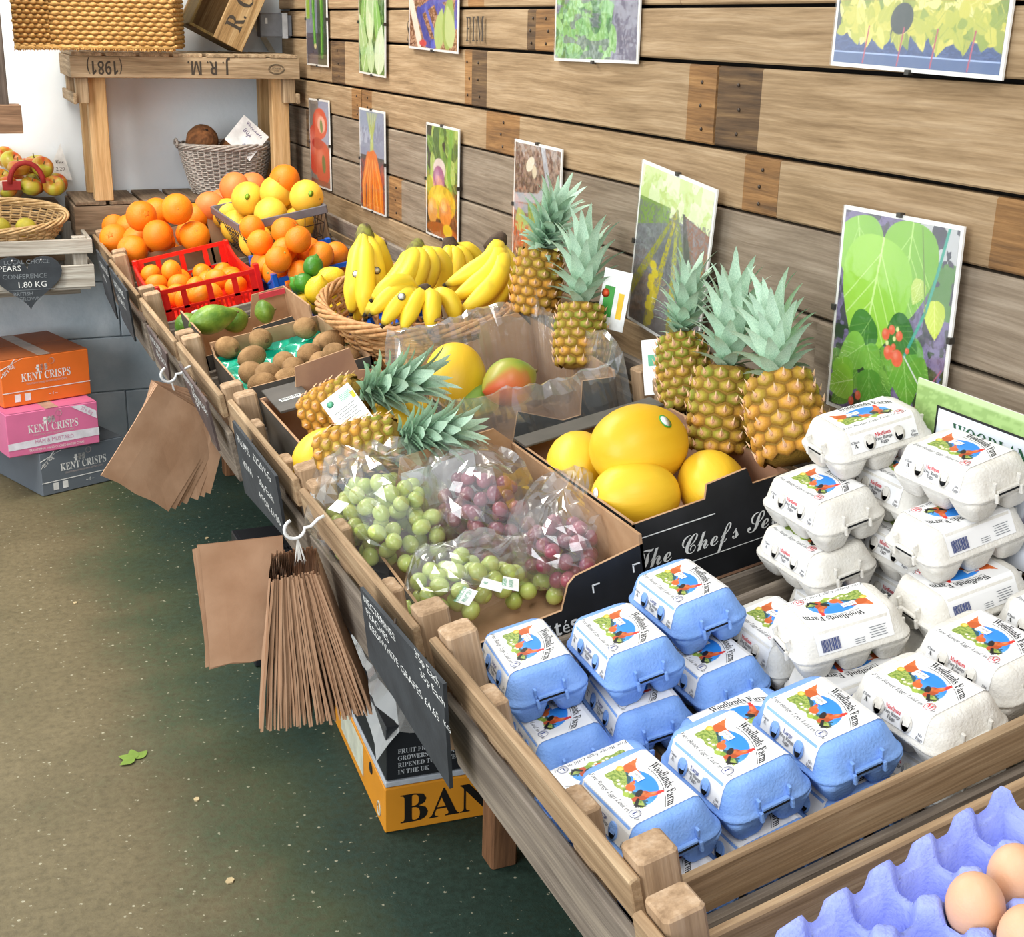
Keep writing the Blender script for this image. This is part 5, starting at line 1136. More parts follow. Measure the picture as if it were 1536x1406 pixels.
for k in (0, 1): bt.tube([(1.168 + (.028 - .004 * k) * math.cos(q * PI / 16), YB - .0078, 1.418 + (.017 - .003 * k) * math.sin(q * PI / 16)) for q in range(33)], .0007, 4)
bt.text('BRAMLEY', .008, FB @ T3(-1.168, -1.424, 0)); bt.text('KENT', .007, FB @ T3(-1.168, -1.415, 0)); bt.build('oval_stamp', INK, bn)
# slatted crate the bench stands on
sc_ = thing('slatted_crate', 'upturned slatted crate under the pine bench legs', 'crate'); SX0, SX1, SY0, SY1 = 0.455, 1.258, 4.825, 5.135
for i in range(7): board('top_slat', sc_, (SX0 + .058 + i * .1145, (SY0 + SY1) / 2, .964), (.102, SY1 - SY0, .012), SLATW)
for y in (SY0 + .006, SY1 - .006): board('side_board', sc_, ((SX0 + SX1) / 2, y, .905), (SX1 - SX0, .011, .10), SLATW)
for x in (SX0 + .006, SX1 - .006): board('end_board', sc_, (x, (SY0 + SY1) / 2, .905), (.011, SY1 - SY0 - .026, .10), SLATW)
for x in (SX0 + .42, SX1 - .03):
    for y in (SY0 + .045, SY1 - .035): board('post', sc_, (x, y, .478), (.04, .04, .954), SLATW)
# white wicker basket with coconuts
pc = wallpt(338, 216, 4.975); wb_ = thing('wicker_basket', 'white washed wicker basket of coconuts on the slatted crate', 'basket', T3(pc.x, 4.975, .9715))
oval_basket(wb_, .17, .125, pc.z - .975, WICKGREY, rows=24, stakes=40, flare=1.42, r=.0034, rim_r=.008, rim_turns=5)
for sx in (-1, 1):
    hm = MB(); hm.tube([(sx * .178, .03 * math.cos(q * PI / 6), pc.z - .972 + .02 * math.sin(q * PI / 6)) for q in range(7)], .005, 6); hm.build('handle', WICKGREY, wb_)
COCO = mat('coconut_husk', '#8a5a34', .9, .3, 60., .9, 90., c2='#5c3a20', stretch=(1, 1, .2)); cn = MB(); cn.lathe(sphere_prof(.058, .062, 14), 20); smooth_noise_bump(cn, .06, 40, 2); CME = cn.mesh('coconut', COCO)
for px, py, yy, lab in ((303, 212, 4.955, 'hairy brown coconut peeping over the white wicker basket rim'), (352, 226, 4.98, 'coconut sunk behind the handwritten card in the white basket')):
    p = wallpt(px, py, yy); o = obj('coconut', CME, None, frame_to(p, (.3, -.5, .6))); tag(o, lab, 'coconut'); e_ = MB(); e_.lathe([(.006, .0), (.004, .002), (.0005, .001)], 8, 0, T3(.012, 0, .0605)); e_.build('eye', mat('coconut_eye', '#2d1d12', .9), o)
pcd = wallpt(365, 200, 4.93); cm = MB().box((0, 0, 0), (.115, .115, .001)); cd_ = cm.build('price_card', STICK_W, None, T3(pcd.x, 4.875, pcd.z - .012) @ RX(78) @ RZ(47)); tag(cd_, 'white handwritten card reading coconuts 80p stuck in the white basket', 'card')
ct_ = MB(); ct_.text('Coconuts', .022, T3(-.0, .035, .0008), 0, 's', sx=.9); ct_.text('80p', .024, T3(-.01, .008, .0008), 0, 's'); ct_.text('Each', .018, T3(.02, -.03, .0008), 0, 's'); ct_.build('handwriting', mat('purple_pen', '#5a4a78', .6), cd_, RZ(-94))
# seagrass hamper
STRAW = mat('seagrass', '#cba163', .8, .3, 60., .5, 120., c2='#a67a3c', stretch=(1, 1, 3)); hp = thing('seagrass_hamper', 'large woven seagrass hamper lying on top of the bench', 'hamper')
def woven(nm, a, b_, z0, z1, parent, m=STRAW, rows=26, pitch=.030, r=.0078, bulge=.0035):
    a, b_ = Vector(a), Vector(b_); d = b_ - a; L_ = d.length; d.normalize(); nrm = Vector((d.y, -d.x, 0)); mb = MB(); n = max(6, int(L_ / pitch) * 4)
    for q in range(rows):
        z = z0 + (z1 - z0) * (q + .5) / rows; pth = []; rad = []
        for i in range(n + 1):
            s = L_ * i / n; ph = PI * s / pitch + (PI / 2 if q % 2 else 0); pth.append(a + d * s + Vector((0, 0, z)) + nrm * (bulge * math.sin(ph * 2) + .002 * noise.noise((s * 30, z * 30, 1)))); rad.append(r * (.80 + .22 * math.sin(ph * 2)))
        mb.tube(pth, rad, 6)
    mb.build(nm, m, parent)['kind'] = 'stuff'
    MB().add([a + nrm * -.004 + Vector((0, 0, z0)), b_ + nrm * -.004 + Vector((0, 0, z0)), b_ + nrm * -.004 + Vector((0, 0, z1)), a + nrm * -.004 + Vector((0, 0, z1))], [(0, 1, 2, 3)]).build('backing', m, parent)
HZ0, HZ1 = 1.478, 1.86
hl = wallpt(75, 60, 4.74); hr = wallpt(262, 70, 4.74); woven('front_panel', (hl.x, 4.74, 0), (hr.x, 4.735, 0), HZ0, HZ1, hp)
woven('side_panel', (hr.x, 4.735, 0), (hr.x + .06, 4.93, 0), HZ0 + .004, HZ1, hp)
hf = wallpt(22, 60, 4.66); woven('lid_flap', (hf.x, 4.66, 0), (hl.x, 4.74, 0), HZ0 + .004, HZ1, hp)
woven('rear_panel', (hr.x + .06, 4.93, 0), (hl.x, 4.93, 0), HZ0, HZ1, hp, rows=20)
fr_ = MB()
for i in range(150):
    s = i / 150; p = Vector((hf.x, 4.655, HZ0)).lerp(Vector((hl.x, 4.733, HZ0)), s / .25) if s < .25 else Vector((hl.x, 4.733, HZ0)).lerp(Vector((hr.x, 4.728, HZ0)), (s - .25) / .75)
    fr_.tube([p + Vector((0, 0, .006)), p + Vector((random.uniform(-.008, .008), random.uniform(-.012, -.002), random.uniform(-.006, -.001)))], [.0035, .0015], 4)
fr_.tube([(hf.x, 4.656, HZ0 + .004), (hl.x, 4.733, HZ0 + .004), (hr.x, 4.728, HZ0 + .004)], .008, 6); fr_.build('frayed_edge', STRAW, hp)['kind'] = 'stuff'
# tilted stencilled box
rb = thing('wooden_box', 'old wooden box stencilled R.C. tipped on its corner on the bench', 'box', T3(wallpt(360, 82, 4.88).x, 4.86, 1.468) @ RY(27)); OLDW = wood('old_box_wood', '#b79a70', '#99794f', '#6e5334', .8, .75, .1); DKW = wood('dark_box_inside', '#7d6636', '#66522c', '#4a3b20', .8, .8, .1)
bw, bd_, bh_ = .20, .22, .34
board('front_panel', rb, (-.055, 0, bh_ / 2 + .004), (.11, .012, bh_), OLDW); board('rear_panel', rb, (-bw / 2, bd_, bh_ / 2 + .004), (bw, .012, bh_), OLDW)
board('end_panel', rb, (-.004, bd_ / 2, bh_ / 2 + .004), (.010, bd_ - .02, bh_), OLDW); board('base_panel', rb, (-bw / 2, bd_ / 2, .008), (bw, bd_, .010), DKW); board('inner_panel', rb, (-bw + .01, bd_ * .55, bh_ / 2), (.01, bd_ * .8, bh_), DKW)
rt = MB(); rt.text('R. C. B.', .085, T3(-.035, -.0068, .058) @ RX(90) @ RZ(90), 0, 'b', 'LEFT', sx=.82); rt.build('stencil_lettering', INK, rb)
# batten and grey switch box in the corner
bt2 = MB().slat((0, 0, 0), (.5, .02, .008), .001).build('wall_batten', mat('cream_batten', '#d8d0bc', .7), None, T3(wallpt(388, 40, 5.135).x, 5.1405, 1.545) @ RY(58) @ RX(90)); tag(bt2, 'thin cream batten slanting across the white wall behind the tipped box', 'batten')
gx = on_axis(412, 38, 1, 5.0); gbx = thing('junction_box', 'grey plastic box fixed in the corner above the bench', 'electrical box', T3(1.205, 5.0, gx.z)); MB().slat((0, 0, 0), (.085, .06, .085), .006).build('cover', mat('grey_plastic', '#7b8088', .5), gbx); MB().box((.048, 0, 0), (.02, .062, .088)).build('side_strip', mat('pale_plastic', '#cfd3d6', .5), gbx); MB().box((-.02, -.0305, .015), (.008, .002, .02)).build('clip', mat('pale_plastic', '#cfd3d6', .5), gbx); MB().box((.064, .0, 0), (.02, .05, .07)).build('backplate', mat('grey_plastic', '#7b8088', .5), gbx)
# left crate, apples, pears
lc = thing('wooden_crate', 'whitewashed wooden crate with the heart slate on its front', 'crate'); LY = 4.62
for z, h_ in ((.852, .048), (.752, .075)): board('slat', lc, (.02, LY, z), (.93, .014, h_), WASH); board('slat', lc, (.02, LY + .42, z), (.93, .014, h_), WASH); board('end_slat', lc, (.478, LY + .21, z), (.014, .40, h_), WASH)
board('base_board', lc, (.02, LY + .21, .712), (.90, .42, .012), WASH)
for x in (.445, -.42): 
    for y in (LY + .03, LY + .39): board('corner_post', lc, (x, y, .795), (.045, .04, .17), WASH)
board('bearer', lc, (.0, LY + .33, .683), (.9, .36, .04), WASH)
hs_ = thing('heart_slate', 'heart shaped chalkboard reading pears 1.80 kg', 'chalkboard', T3(wallpt(42, 415, LY - .018).x, LY - .018, wallpt(42, 418, LY - .018).z) @ RX(90))
hp_ = []
for k in range(48):
    t = 2 * PI * k / 48; hp_.append((16 * math.sin(t) ** 3 / 16 * .108, (13 * math.cos(t) - 5 * math.cos(2 * t) - 2 * math.cos(3 * t) - math.cos(4 * t)) / 15 * .092))
SLATE = mat('slate', '#363b40', .75, .2, 14., .2, 60., c2='#2a2e33'); CHALK = mat('chalk', '#e4e6e4', .95); CHALKD = mat('faded_chalk', '#7b8186', .95)
MB().prism(hp_, .006).build('slate', SLATE, hs_); ch_ = MB(); Z_ = .0066
ch_.text('PEARS', .026, T3(-.055, .028, Z_), 0); ch_.text('1.80 KG', .028, T3(.01, -.028, Z_), 0); ch_.text('CONFERENCE', .022, T3(-.01, .002, Z_), 1); ch_.text('LOCAL CHOICE', .020, T3(0, .05, Z_), 1); ch_.text('BRITISH', .018, T3(-.02, -.055, Z_), 1); ch_.text('GROWN', .018, T3(.0, -.072, Z_), 1); ch_.box((0, -.036, Z_), (.16, .0012, .0002), 1)
ch_.build('chalk_writing', [CHALK, CHALKD], hs_)
for x in (-.045, .045): MB().lathe([(.004, 0), (.003, .002), (.0004, .003)], 8, 0, T3(x, .062, Z_)).build('screw', mat('pale_screw', '#c8c8c8', .4, metal=.5), hs_)
pbk = thing('wicker_basket', 'shallow pale wicker basket of pears on the whitewashed crate', 'basket', T3(.185, LY + .150, .862) @ RX(18)); WPALE = mat('pale_willow', '#cfae7e', .7, .2, 60., c2='#b08d5c')
oval_basket(pbk, .235, .12, .085, WPALE, rows=10, stakes=40, flare=1.25, r=.0035, rim_r=.008)
PEAR = mat('pear_skin', '#c9b93c', .5, .2, 20., .1, 200., c2='#a89a2e'); pr_ = MB(); pr_.lathe([(max(.0005, r_), z) for r_, z in ((0, -.04), (.02, -.038), (.032, -.022), (.034, -.005), (.026, .015), (.017, .03), (.012, .042), (0, .047))], 18); PRM = pr_.mesh('pear', PEAR); sm_ = MB(); sm_.tube([(0, 0, .045), (.002, 0, .062)], .0018, 5); PST = sm_.mesh('stem', STEM)
for x, y, a in ((.02, .12, 20), (.09, .16, 100), (.20, .15, -60), (.29, .14, 170), (.15, .10, 45)):
    o = obj('pear', PRM, None, T3(x, LY + y, .900) @ RZ(a) @ RX(88)); tag(o, 'yellow green pear lying in the shallow wicker basket', 'pear', 'pears in the shallow basket'); obj('stem', PST, o)
uc = thing('wooden_crate', 'weathered crate behind the pear basket that lifts the apple basket', 'crate')
for z in (.765, .865): board('slat', uc, (.06, LY + .29, z + .03), (.72, .012, .075), SLATW)
for i in range(3): board('top_slat', uc, (.06, LY + .335 + i * .075, .945), (.72, .066, .012), SLATW)
for x in (-.26, .37): board('post', uc, (x, LY + .33, .829), (.035, .035, .22), SLATW)
board('end_slat', uc, (.415, LY + .352, .895), (.012, .10, .075), SLATW)
ab_ = thing('apple_basket', 'paper lined basket of red and green apples with red handles', 'basket', T3(.14, LY + .41, .953)); LIN = mat('cream_paper', '#e6d6c2', .8, .06, 20., .2, 40.)
mb = MB(); mb.lathe([(.13, .0), (.145, .012), (.185, .05), (.20, .085), (.192, .085), (.175, .05), (.13, .016), (.001, .016)], 36, 0, S3(1.05, .62, 1), shape=lambda a, z: 1 + .03 * math.sin(9 * a) * (z > .04)); mb.build('paper_liner', LIN, ab_)
REDH = mat('red_webbing', '#a32a26', .7)
for x in (.125,): hm = MB(); hm.tube([(x + .055 * math.cos(q * PI / 10) + .05, -.118, .075 + .07 * math.sin(q * PI / 10)) for q in range(11)], .009, 8); hm.build('handle', REDH, ab_)
MB().slat((0, 0, 0), (.06, .03, .006), .002).build('handle_patch', REDH, ab_, T3(.125, -.118, .068) @ RX(90))
cardp = MB(); cardp.prism([(-.04, -.02), (.05, -.03), (.02, .10)], .001); co_ = cardp.build('price_card', STICK_W, None, T3(wallpt(86, 262, LY + .49).x, LY + .49, wallpt(86, 258, LY + .49).z) @ RX(85)); tag(co_, 'small white handwritten card tucked behind the apples', 'card'); cw = MB(); cw.text('Cox', .02, T3(.01, .03, .0014), 0, 's'); cw.text('2.20', .018, T3(.012, .005, .0014), 0, 's'); cw.build('handwriting', INK, co_)
APPLE = paint('apple_skin', .32); AME = []
for sd in (1, 2, 3):
    mb = MB(); n = 18; rd, gn = np.array(hexc('#c23a22')), np.array(hexc('#b5b03c'))
    def cf(a, f): k = min(1, max(0, .45 + .75 * noise.noise((math.cos(a) * 1.2 + sd * 5, math.sin(a) * 1.2, f * 1.5)) + .35 * math.cos(a + sd))); s = .08 * noise.noise((a * 9, f * 3, sd)); return tuple(np.clip(rd * k + gn * (1 - k) + s * .3, 0, 1))
    mb.lathe([(max(.0005, .037 * math.sin(PI * i / n) ** .8 * (1.04 - .10 * (i / n < .4))), -.031 * math.cos(PI * i / n) + (.010 * math.exp(-(i / 2.2) ** 2) - .013 * math.exp(-((n - i) / 2.2) ** 2))) for i in range(n + 1)], 24, 0, colf=cf); AME.append(mb.mesh('apple', [APPLE], True))
sa = MB(); sa.tube([(0, 0, .018), (.002, 0, .036)], [.0016, .002], 6); AST = sa.mesh('stem', STEM)
AP = [(18, 243), (38, 258), (55, 250), (10, 262), (28, 272), (14, 252), (36, 290), (52, 272), (82, 277), (74, 294), (12, 298), (50, 296), (2, 280), (64, 258), (30, 262)]
def depth_of(px, py): return wallpt(px, py, LY + .30 + (300 - py) * .0022)
P = relax([depth_of(*q) for q in AP], .0365, it=60, lim=lambda p, r: Vector((p.x, min(max(p.y, LY + .33), LY + .50), max(p.z, 1.012))))
hid = [Vector((.02 + .078 * i, LY + .36 + .06 * (i % 2), 1.008)) for i in range(5)]
for i, p in enumerate(P + hid):
    o = obj('apple', AME[i % 3], None, frame_to(p, (random.uniform(-.6, .6), random.uniform(-1, .2), random.uniform(.2, 1)))); tag(o, 'red and green apple heaped in the paper lined basket', 'apple', 'apples in the lined basket'); obj('stem', AST, o)
# rack at the edge of the frame
wk = thing('wall_rack', 'dark timber rack hung on the white wall beside the hamper', 'rack'); q = wallpt(28, 150, 4.5); DARKW = wood('dark_rack_wood', '#6d6259', '#564b43', '#3a322c', .9, .8, .1)
board('stile', wk, (q.x - .05, 4.56, 1.55), (.045, .05, .58), DARKW); board('bottom_box', wk, (q.x - .20, 4.54, 1.272), (.41, .09, .085), wood('brown_rack_wood', '#9c7c62', '#82644c', '#5f4836', .8, .8, .1)); board('stile', wk, (q.x - .36, 4.56, 1.55), (.045, .05, .58), DARKW); board('shelf_board', wk, (q.x - .21, 4.585, 1.50), (.28, .04, .02), DARKW); board('rear_strut', wk, (q.x - .2, 4.86, 1.60), (.05, .56, .04), DARKW)
for k in range(3): o = MB().slat((0, 0, 0), (.07, .03, .10), .003).build('packet', STICK_W if k % 2 else mat('black_packet', '#222427', .5), None, T3(q.x - .115 - k * .08, 4.585, 1.561)); tag(o, 'small %s packet standing in the dark rack' % ('white' if k % 2 else 'black'), 'packet', 'packets in the rack')

# ---------------- crisp boxes on the floor
def crisp_box(label, a, b_, z, H_, D_, main, top, lines, sub=None, band=None, flash=None):
    """a, b_ near bottom corners (room xy)"""
    a, b_ = Vector((a[0], a[1], z)), Vector((b_[0], b_[1], z)); W_ = (b_ - a).length; yaw = math.atan2(b_.y - a.y, b_.x - a.x); M_ = T3(*a) @ Matrix.Rotation(yaw, 4, 'Z')
    t = thing('crisp_box', label, 'box', M_); mb = MB(); mb.slat((W_ / 2, D_ / 2, H_ / 2), (W_, D_, H_ - .001), .003, 0); mb.build('carton', main, t)
    MB().box((W_ / 2, D_ / 4, H_ + .0004), (W_ - .006, D_ / 2 - .003, .0015)).build('top_flap', top, t); MB().box((W_ / 2, D_ * .75, H_ + .0004), (W_ - .006, D_ / 2 - .003, .0015)).build('top_flap', top, t)
    F = T3(0, -.0008, 0) @ RX(90); p = MB()
    p.text('KENT CRISPS', .040, F @ T3(W_ * .50, H_ * .50, 0), 0, 'b', sx=.66)
    x, y = W_ * .46, H_ * .70
    for i in range(3): p.box((x - .014 + i * .014, y + .008, 0), (.010, .022, .0002), 0, F)
    p.box((x, y + .008, 0), (.044, .004, .0002), 0, F)
    for k in range(18): aa = 2 * PI * k / 18; p.box((x + .034 + .010 * math.cos(aa), y + .026 + .010 * math.sin(aa), 0), (.004, .0015, .0002), 2, F)
    if lines:
        p.box((W_ / 2, H_ * .30, 0), (W_, .003, .0002), 0, F)
        for o_ in (.0, .045): p.add([(0, H_ * .62 + o_ * .6, 0), (0, H_ * .65 + o_ * .6, 0), (W_ * .17 + o_ * .6, H_ * .99, 0), (W_ * .155 + o_ * .6, H_ * .99, 0)], [(0, 3, 2, 1)], 0, False, None, F)
        p.text('20 x 40g', .02, F @ T3(W_ * .1, H_ * .75, 0) @ RZ(40), 0, sx=.7)
        for xx in (.05, .085): p.box((xx, .028, 0), (.020, .026, .0002), 0, F)
        p.text('~ f ~', .016, F @ T3(W_ * .56, .022, 0), 0)
    else:
        p.add([(0, H_ * .16, 0), (W_, H_ * .20, 0), (W_, H_ * .38, 0), (W_ * .6, H_ * .40, 0), (W_ * .3, H_ * .34, 0), (0, H_ * .32, 0)], [(0, 1, 2, 3, 4, 5)], 1, False, None, F); p.text('HAM & MUSTARD', .020, F @ T3(W_ * .5, H_ * .24, .0004), 3, sx=.85)
        p.add([(W_ * .70, H_ * .97, 0), (W_ * .84, H_ * .97, 0), (W_ * .985, H_ * .78, 0), (W_ * .985, H_ * .60, 0)], [(0, 3, 2, 1)], 1, False, None, F); p.text('20 x 40g', .018, F @ T3(W_ * .87, H_ * .79, .0004) @ RZ(-32), 3, sx=.75); p.text('TRADITIONAL HAND COOKED BRITISH CRISPS', .012, F @ T3(W_ * .52, H_ * .07, 0), 0, sx=.75)
    p.text('TRADITIONAL HAND COOKED BRITISH CRISPS', .009, F @ T3(W_ * .5, H_ * .42, 0), 2, sx=.75)
    p.build('printing', [mat('crisp_white', '#ecebe8', .5), mat('crisp_band', '#e6e2ea', .5), mat('crisp_faint', '#c9b9b4', .5), mat('crisp_pink_text', '#d58fb0', .5)], t)
    MB().box((W_ / 2, D_ / 2, H_ + .0018), (.045, D_, .0006)).build('packing_tape', mat('clear_tape', '#b09888', .2), t); MB().box((W_ / 2, -.0006, H_ * .83), (.045, .0006, H_ * .33)).build('packing_tape', mat('%s_tape' % label[:6], tuple(k * .8 for k in main['c']), .25) if False else main, t)
    return t
ORB = mat('orange_card', '#e2702a', .5, .05, 10.); ORT = mat('brown_orange_card', '#a55a2c', .5, .08, 10.); PKB = mat('pink_card', '#d9719a', .5, .05, 10.); PKT = mat('pink_card_top', '#c9688e', .5, .05, 10.); GYB = mat('slate_grey_card', '#656c74', .55, .05, 10.); GYT = mat('slate_grey_top', '#4f5459', .55, .05, 10.)
def fz(px, py, z): p = on_axis(px, py, 2, z); return (p.x, p.y)
crisp_box('slate grey crisp box at the bottom of the three', fz(65, 746, 0.001), fz(189, 716, 0.001), .001, .157, .34, GYB, GYT, True)
crisp_box('pink ham and mustard crisp box in the middle of the three', fz(14, 688, .161), fz(150, 664, .161), .161, .152, .33, PKB, PKT, False)
crisp_box('orange crisp box on top of the three', fz(6, 613, .316), fz(137, 591, .316), .316, .165, .34, ORB, ORT, True)
# ================================================================== along the aisle: slates, paper bags, banana box
def front_uv(px, py, u): p = onu(px, py, u); return (p.y, UV(p)[2])
def slate(label, c4, u, texts, M_col=SLATE):
    """c4: pixel corners near-top... in order far-top, near-top, near-bottom, far-bottom on the tray front"""
    P = [front_uv(x, y, u) for x, y in c4]; vm = sum(p[0] for p in P) / 4; wm = sum(p[1] for p in P) / 4
    # local x runs towards the camera (-v), y up (w), z out into the aisle (-u)
    o = TW(u, vm, wm); M_ = Matrix(((0, EN.x, -EX.x, o.x), (-1, EN.y, -EX.y, o.y), (0, EN.z, -EX.z, o.z), (0, 0, 0, 1)))
    t = thing('chalkboard', label, 'chalkboard', M_); poly = [(-(v - vm), w - wm) for v, w in P]
    MB().prism(poly, .005).build('slate', M_col, t); ln = abs(poly[1][0] - poly[0][0]); ht = abs(poly[0][1] - poly[3][1]); cb = MB()
    for fx, fy, s, tx, al in texts:
        x = poly[0][0] + fx * (poly[1][0] - poly[0][0]); y = (poly[0][1] + fx * (poly[1][1] - poly[0][1])) - fy * ht; cb = MB(); cb.text(tx, s * .66, T3(x, y, .0056), 0, '', al, sx=1.3); cb.build('chalk_line', [CHALK], t)
    hk = MB(); hk.tube([(0, poly[0][1] * .5 + poly[1][1] * .5 - .01, .003), (0, poly[0][1] * .5 + poly[1][1] * .5 + .004, -.002)], .002, 5); hk.build('fixing', IRON, t)
    return t
US = -0.045
slate('largest black slate pricing nectarines, peaches and grapes', [(545, 880), (670, 1025), (680, 1182), (558, 985)], -.052, [(.03, .13, .028, 'NECTERINES', 'LEFT'), (.03, .29, .028, 'PEACHES', 'LEFT'), (.03, .46, .028, 'RED/WHITE GRAPES £4.65', 'LEFT'), (.70, .05, .028, '35p Each', 'LEFT'), (.72, .23, .028, '35p Each', 'LEFT'), (.92, .52, .02, 'KG', 'LEFT')])
slate('black slate pricing plums and kiwi on the pineapple tray', [(352, 630), (417, 714), (432, 806), (371, 738)], -.055, [(.05, .22, .040, 'PLUMS', 'LEFT'), (.05, .52, .040, 'KIWI', 'LEFT'), (.45, .18, .040, '£2.20 KG', 'LEFT'), (.45, .45, .036, '30p Each', 'LEFT'), (.35, .68, .036, '4 FOR £1.00', 'LEFT')])
SLB = mat('brown_slate', '#5a4a46', .7, .2, 14., .2, 60., c2='#453a38')
slate('brownish slate with smeared chalk above the hanging diamond bags', [(271, 545), (312, 602), (331, 676), (291, 598)], -.062, [(.1, .35, .035, 'BANANAS', 'LEFT'), (.4, .62, .035, 'LEMONS 35p', 'LEFT'), (.45, .85, .04, '15p', 'LEFT')], SLB)
slate('narrow brown slate left of the hook with the diamond bags', [(222, 487), (252, 530), (258, 572), (236, 535)], -.066, [(.1, .4, .04, 'AVOCADO', 'LEFT'), (.3, .7, .04, '60p EACH', 'LEFT')], SLB)
slate('dark slate on the red crate tray front', [(166, 401), (192, 436), (205, 512), (186, 478)], -.070, [(.1, .3, .05, 'SATSUMAS', 'LEFT'), (.1, .55, .05, '5 FOR £1', 'LEFT')])
slate('dark slate at the far end under the large oranges', [(146, 374), (163, 398), (178, 478), (160, 440)], -.060, [(.1, .3, .05, 'ORANGES', 'LEFT'), (.1, .55, .05, '40p', 'LEFT')])

KRAFT = mat('kraft_paper', '#b38f72', .85, .1, 12., .15, 60., c2='#a27d60', per_obj=.07); HOOKW = mat('white_hook', '#e9eaea', .35); STRING = mat('white_string', '#d8d6d0', .9)
def hook(label, p, s=1.0):
    t = thing('s_hook', label, 'hook', Matrix.Translation(p)); mb = MB(); pa = [Vector((-.022 + .016 * math.cos(a), -.004, .0 + .016 * math.sin(a))) * s for a in [PI * (.62 + k * .115) for k in range(13)]]
    pa += [Vector((.004, -.002, .0)) * s, Vector((.016, 0, .010)) * s, Vector((.026, .0, .014)) * s]
    mb.tube(pa, .0028 * s, 8); mb.build('hook', HOOKW, t)
    return t
def bag_stack(label, hookp, n, place_fn, size, strings=True):
    t = thing('paper_bag_bundle', label, 'paper bags', Matrix.Translation(hookp)); w_, h_ = size; R_ = random.Random(len(label))
    for k in range(n):
        M_ = place_fn(k, R_); nseg = 6; mb = MB(); vs = []
        for j in range(nseg + 1):
            for i in range(5): x, y = w_ * (i / 4 - .5), -h_ * j / nseg; vs.append((x + .002 * R_.uniform(-1, 1) * (j == nseg), y + (.004 * (i % 2) if j == nseg else 0), .003 * noise.noise((x * 12, y * 12, k * .7))))
        f = [(j * 5 + i, j * 5 + i + 1, (j + 1) * 5 + i + 1, (j + 1) * 5 + i) for j in range(nseg) for i in range(4)]
        b = len(vs); vs2 = vs + [(x, y, z + .0026) for x, y, z in vs]; mb.add(vs2, [q[::-1] for q in f] + [tuple(b + i for i in q) for q in f] + [(i, i + 1, b + i + 1, b + i) for i in range(nseg * 5, nseg * 5 + 4)] + [(j * 5, b + j * 5, b + j * 5 + 5, j * 5 + 5) for j in range(nseg)] + [(j * 5 + 4, j * 5 + 9, b + j * 5 + 9, b + j * 5 + 4) for j in range(nseg)])
        mb.build('paper_bag', KRAFT, t, M_)
    if strings:
        sm = MB()
        for k in range(7): sm.tube([(-.018, -.004, -.014), (-.016 + R_.uniform(-.008, .008), -.006, -.05), (-.012 + R_.uniform(-.02, .02), -.004, -.075)], .0009, 5)
        sm.build('string', STRING, t)
    return t
# diamond hung bundle
h1 = onu(268, 560, -.075); hook('small white plastic hook on the kiwi tray front', h1, 1.05)
def dia(k, R_): return T3(-.050, -.026 + .0045 * k, -.03) @ RZ(16 - 2.5 * k) @ RX(90) @ RZ(-38 + 2.2 * k + R_.uniform(-2, 2)) @ T3(.095 - .012, .012, 0)
bag_stack('brown paper bags hung by one corner in a diamond', h1, 11, dia, (.19, .235))
# fanned bundle
h2 = onu(462, 790, -.06); hook('white plastic hook on the grape tray front', h2, 1.0)
def fan(k, R_):
    f = k / 69; return T3(-.062 + .072 * f, -.008 + R_.uniform(-.004, .004), -.055 + R_.uniform(-.004, .004)) @ RZ(-14) @ RY(6 - 24 * f + R_.uniform(-.8, .8)) @ RZ(90) @ RX(90) @ T3(R_.uniform(-.004, .004), 0, 0)
bag_stack('thick bundle of brown paper bags hung edge-on like a fan', h2, 70, fan, (.10, .255))
def flat2(k, R_): return T3(-.05 - .003 * k, .06 + .006 * k, -.045 - .003 * k) @ RZ(-6) @ RX(90) @ RZ(R_.uniform(-2, 2) + 2) @ T3(-.035, .0, 0)
bag_stack('few flat brown paper bags behind the fanned bundle', h2 + Vector((0, .03, 0)), 4, flat2, (.13, .215), False)
# banana box under the trays
a_, b_ = on_axis(578, 1251, 2, .001), on_axis(716, 1226, 2, .001); yaw = math.atan2(b_.y - a_.y, b_.x - a_.x); ob = thing('banana_box', 'orange and black banana box on the floor under the trays', 'box', T3(a_.x, a_.y, .001) @ Matrix.Rotation(yaw, 4, 'Z'))
AMB = mat('amber_card', '#d98f24', .5, .05, 10.); DKC = mat('black_lid_card', '#24262a', .4, .08, 10.); GSTR = mat('grey_stripe_card', '#b9bfc6', .5)
BW, BD, BH = .40, .50, .105
mb = MB(); mb.slat((BW / 2, BD / 2, BH / 2), (BW, BD, BH), .003); mb.build('lower_carton', AMB, ob); mb = MB(); mb.slat((BW / 2, BD / 2, BH + .0075), (BW - .004, BD - .004, .013), .002); mb.build('pale_stripe', GSTR, ob); mb = MB(); mb.slat((BW / 2, BD / 2, BH + .077), (BW - .008, BD - .008, .124), .003); mb.build('upper_carton', DKC, ob)
p = MB(); F = RX(90); p.text('BANANAS', .098, T3(.030, -.0006, .018) @ F, 0, 'b', 'LEFT', sx=1.0)
p.build('lettering', [mat('box_black_ink', '#1b1712', .5)], ob); p = MB()
for i, tx in enumerate(('FRUIT FROM', 'GROWERS WHO CARE', 'RIPENED TO PERFECTION', 'IN THE UK')): p.text(tx, .015, T3(.028, .0032, BH + .076 - i * .016) @ F, 1, 'b', 'LEFT', sx=.85)
p.build('lettering', [mat('box_black_ink', '#1b1712', .5), mat('box_pale_ink', '#b9bdc0', .5)], ob)
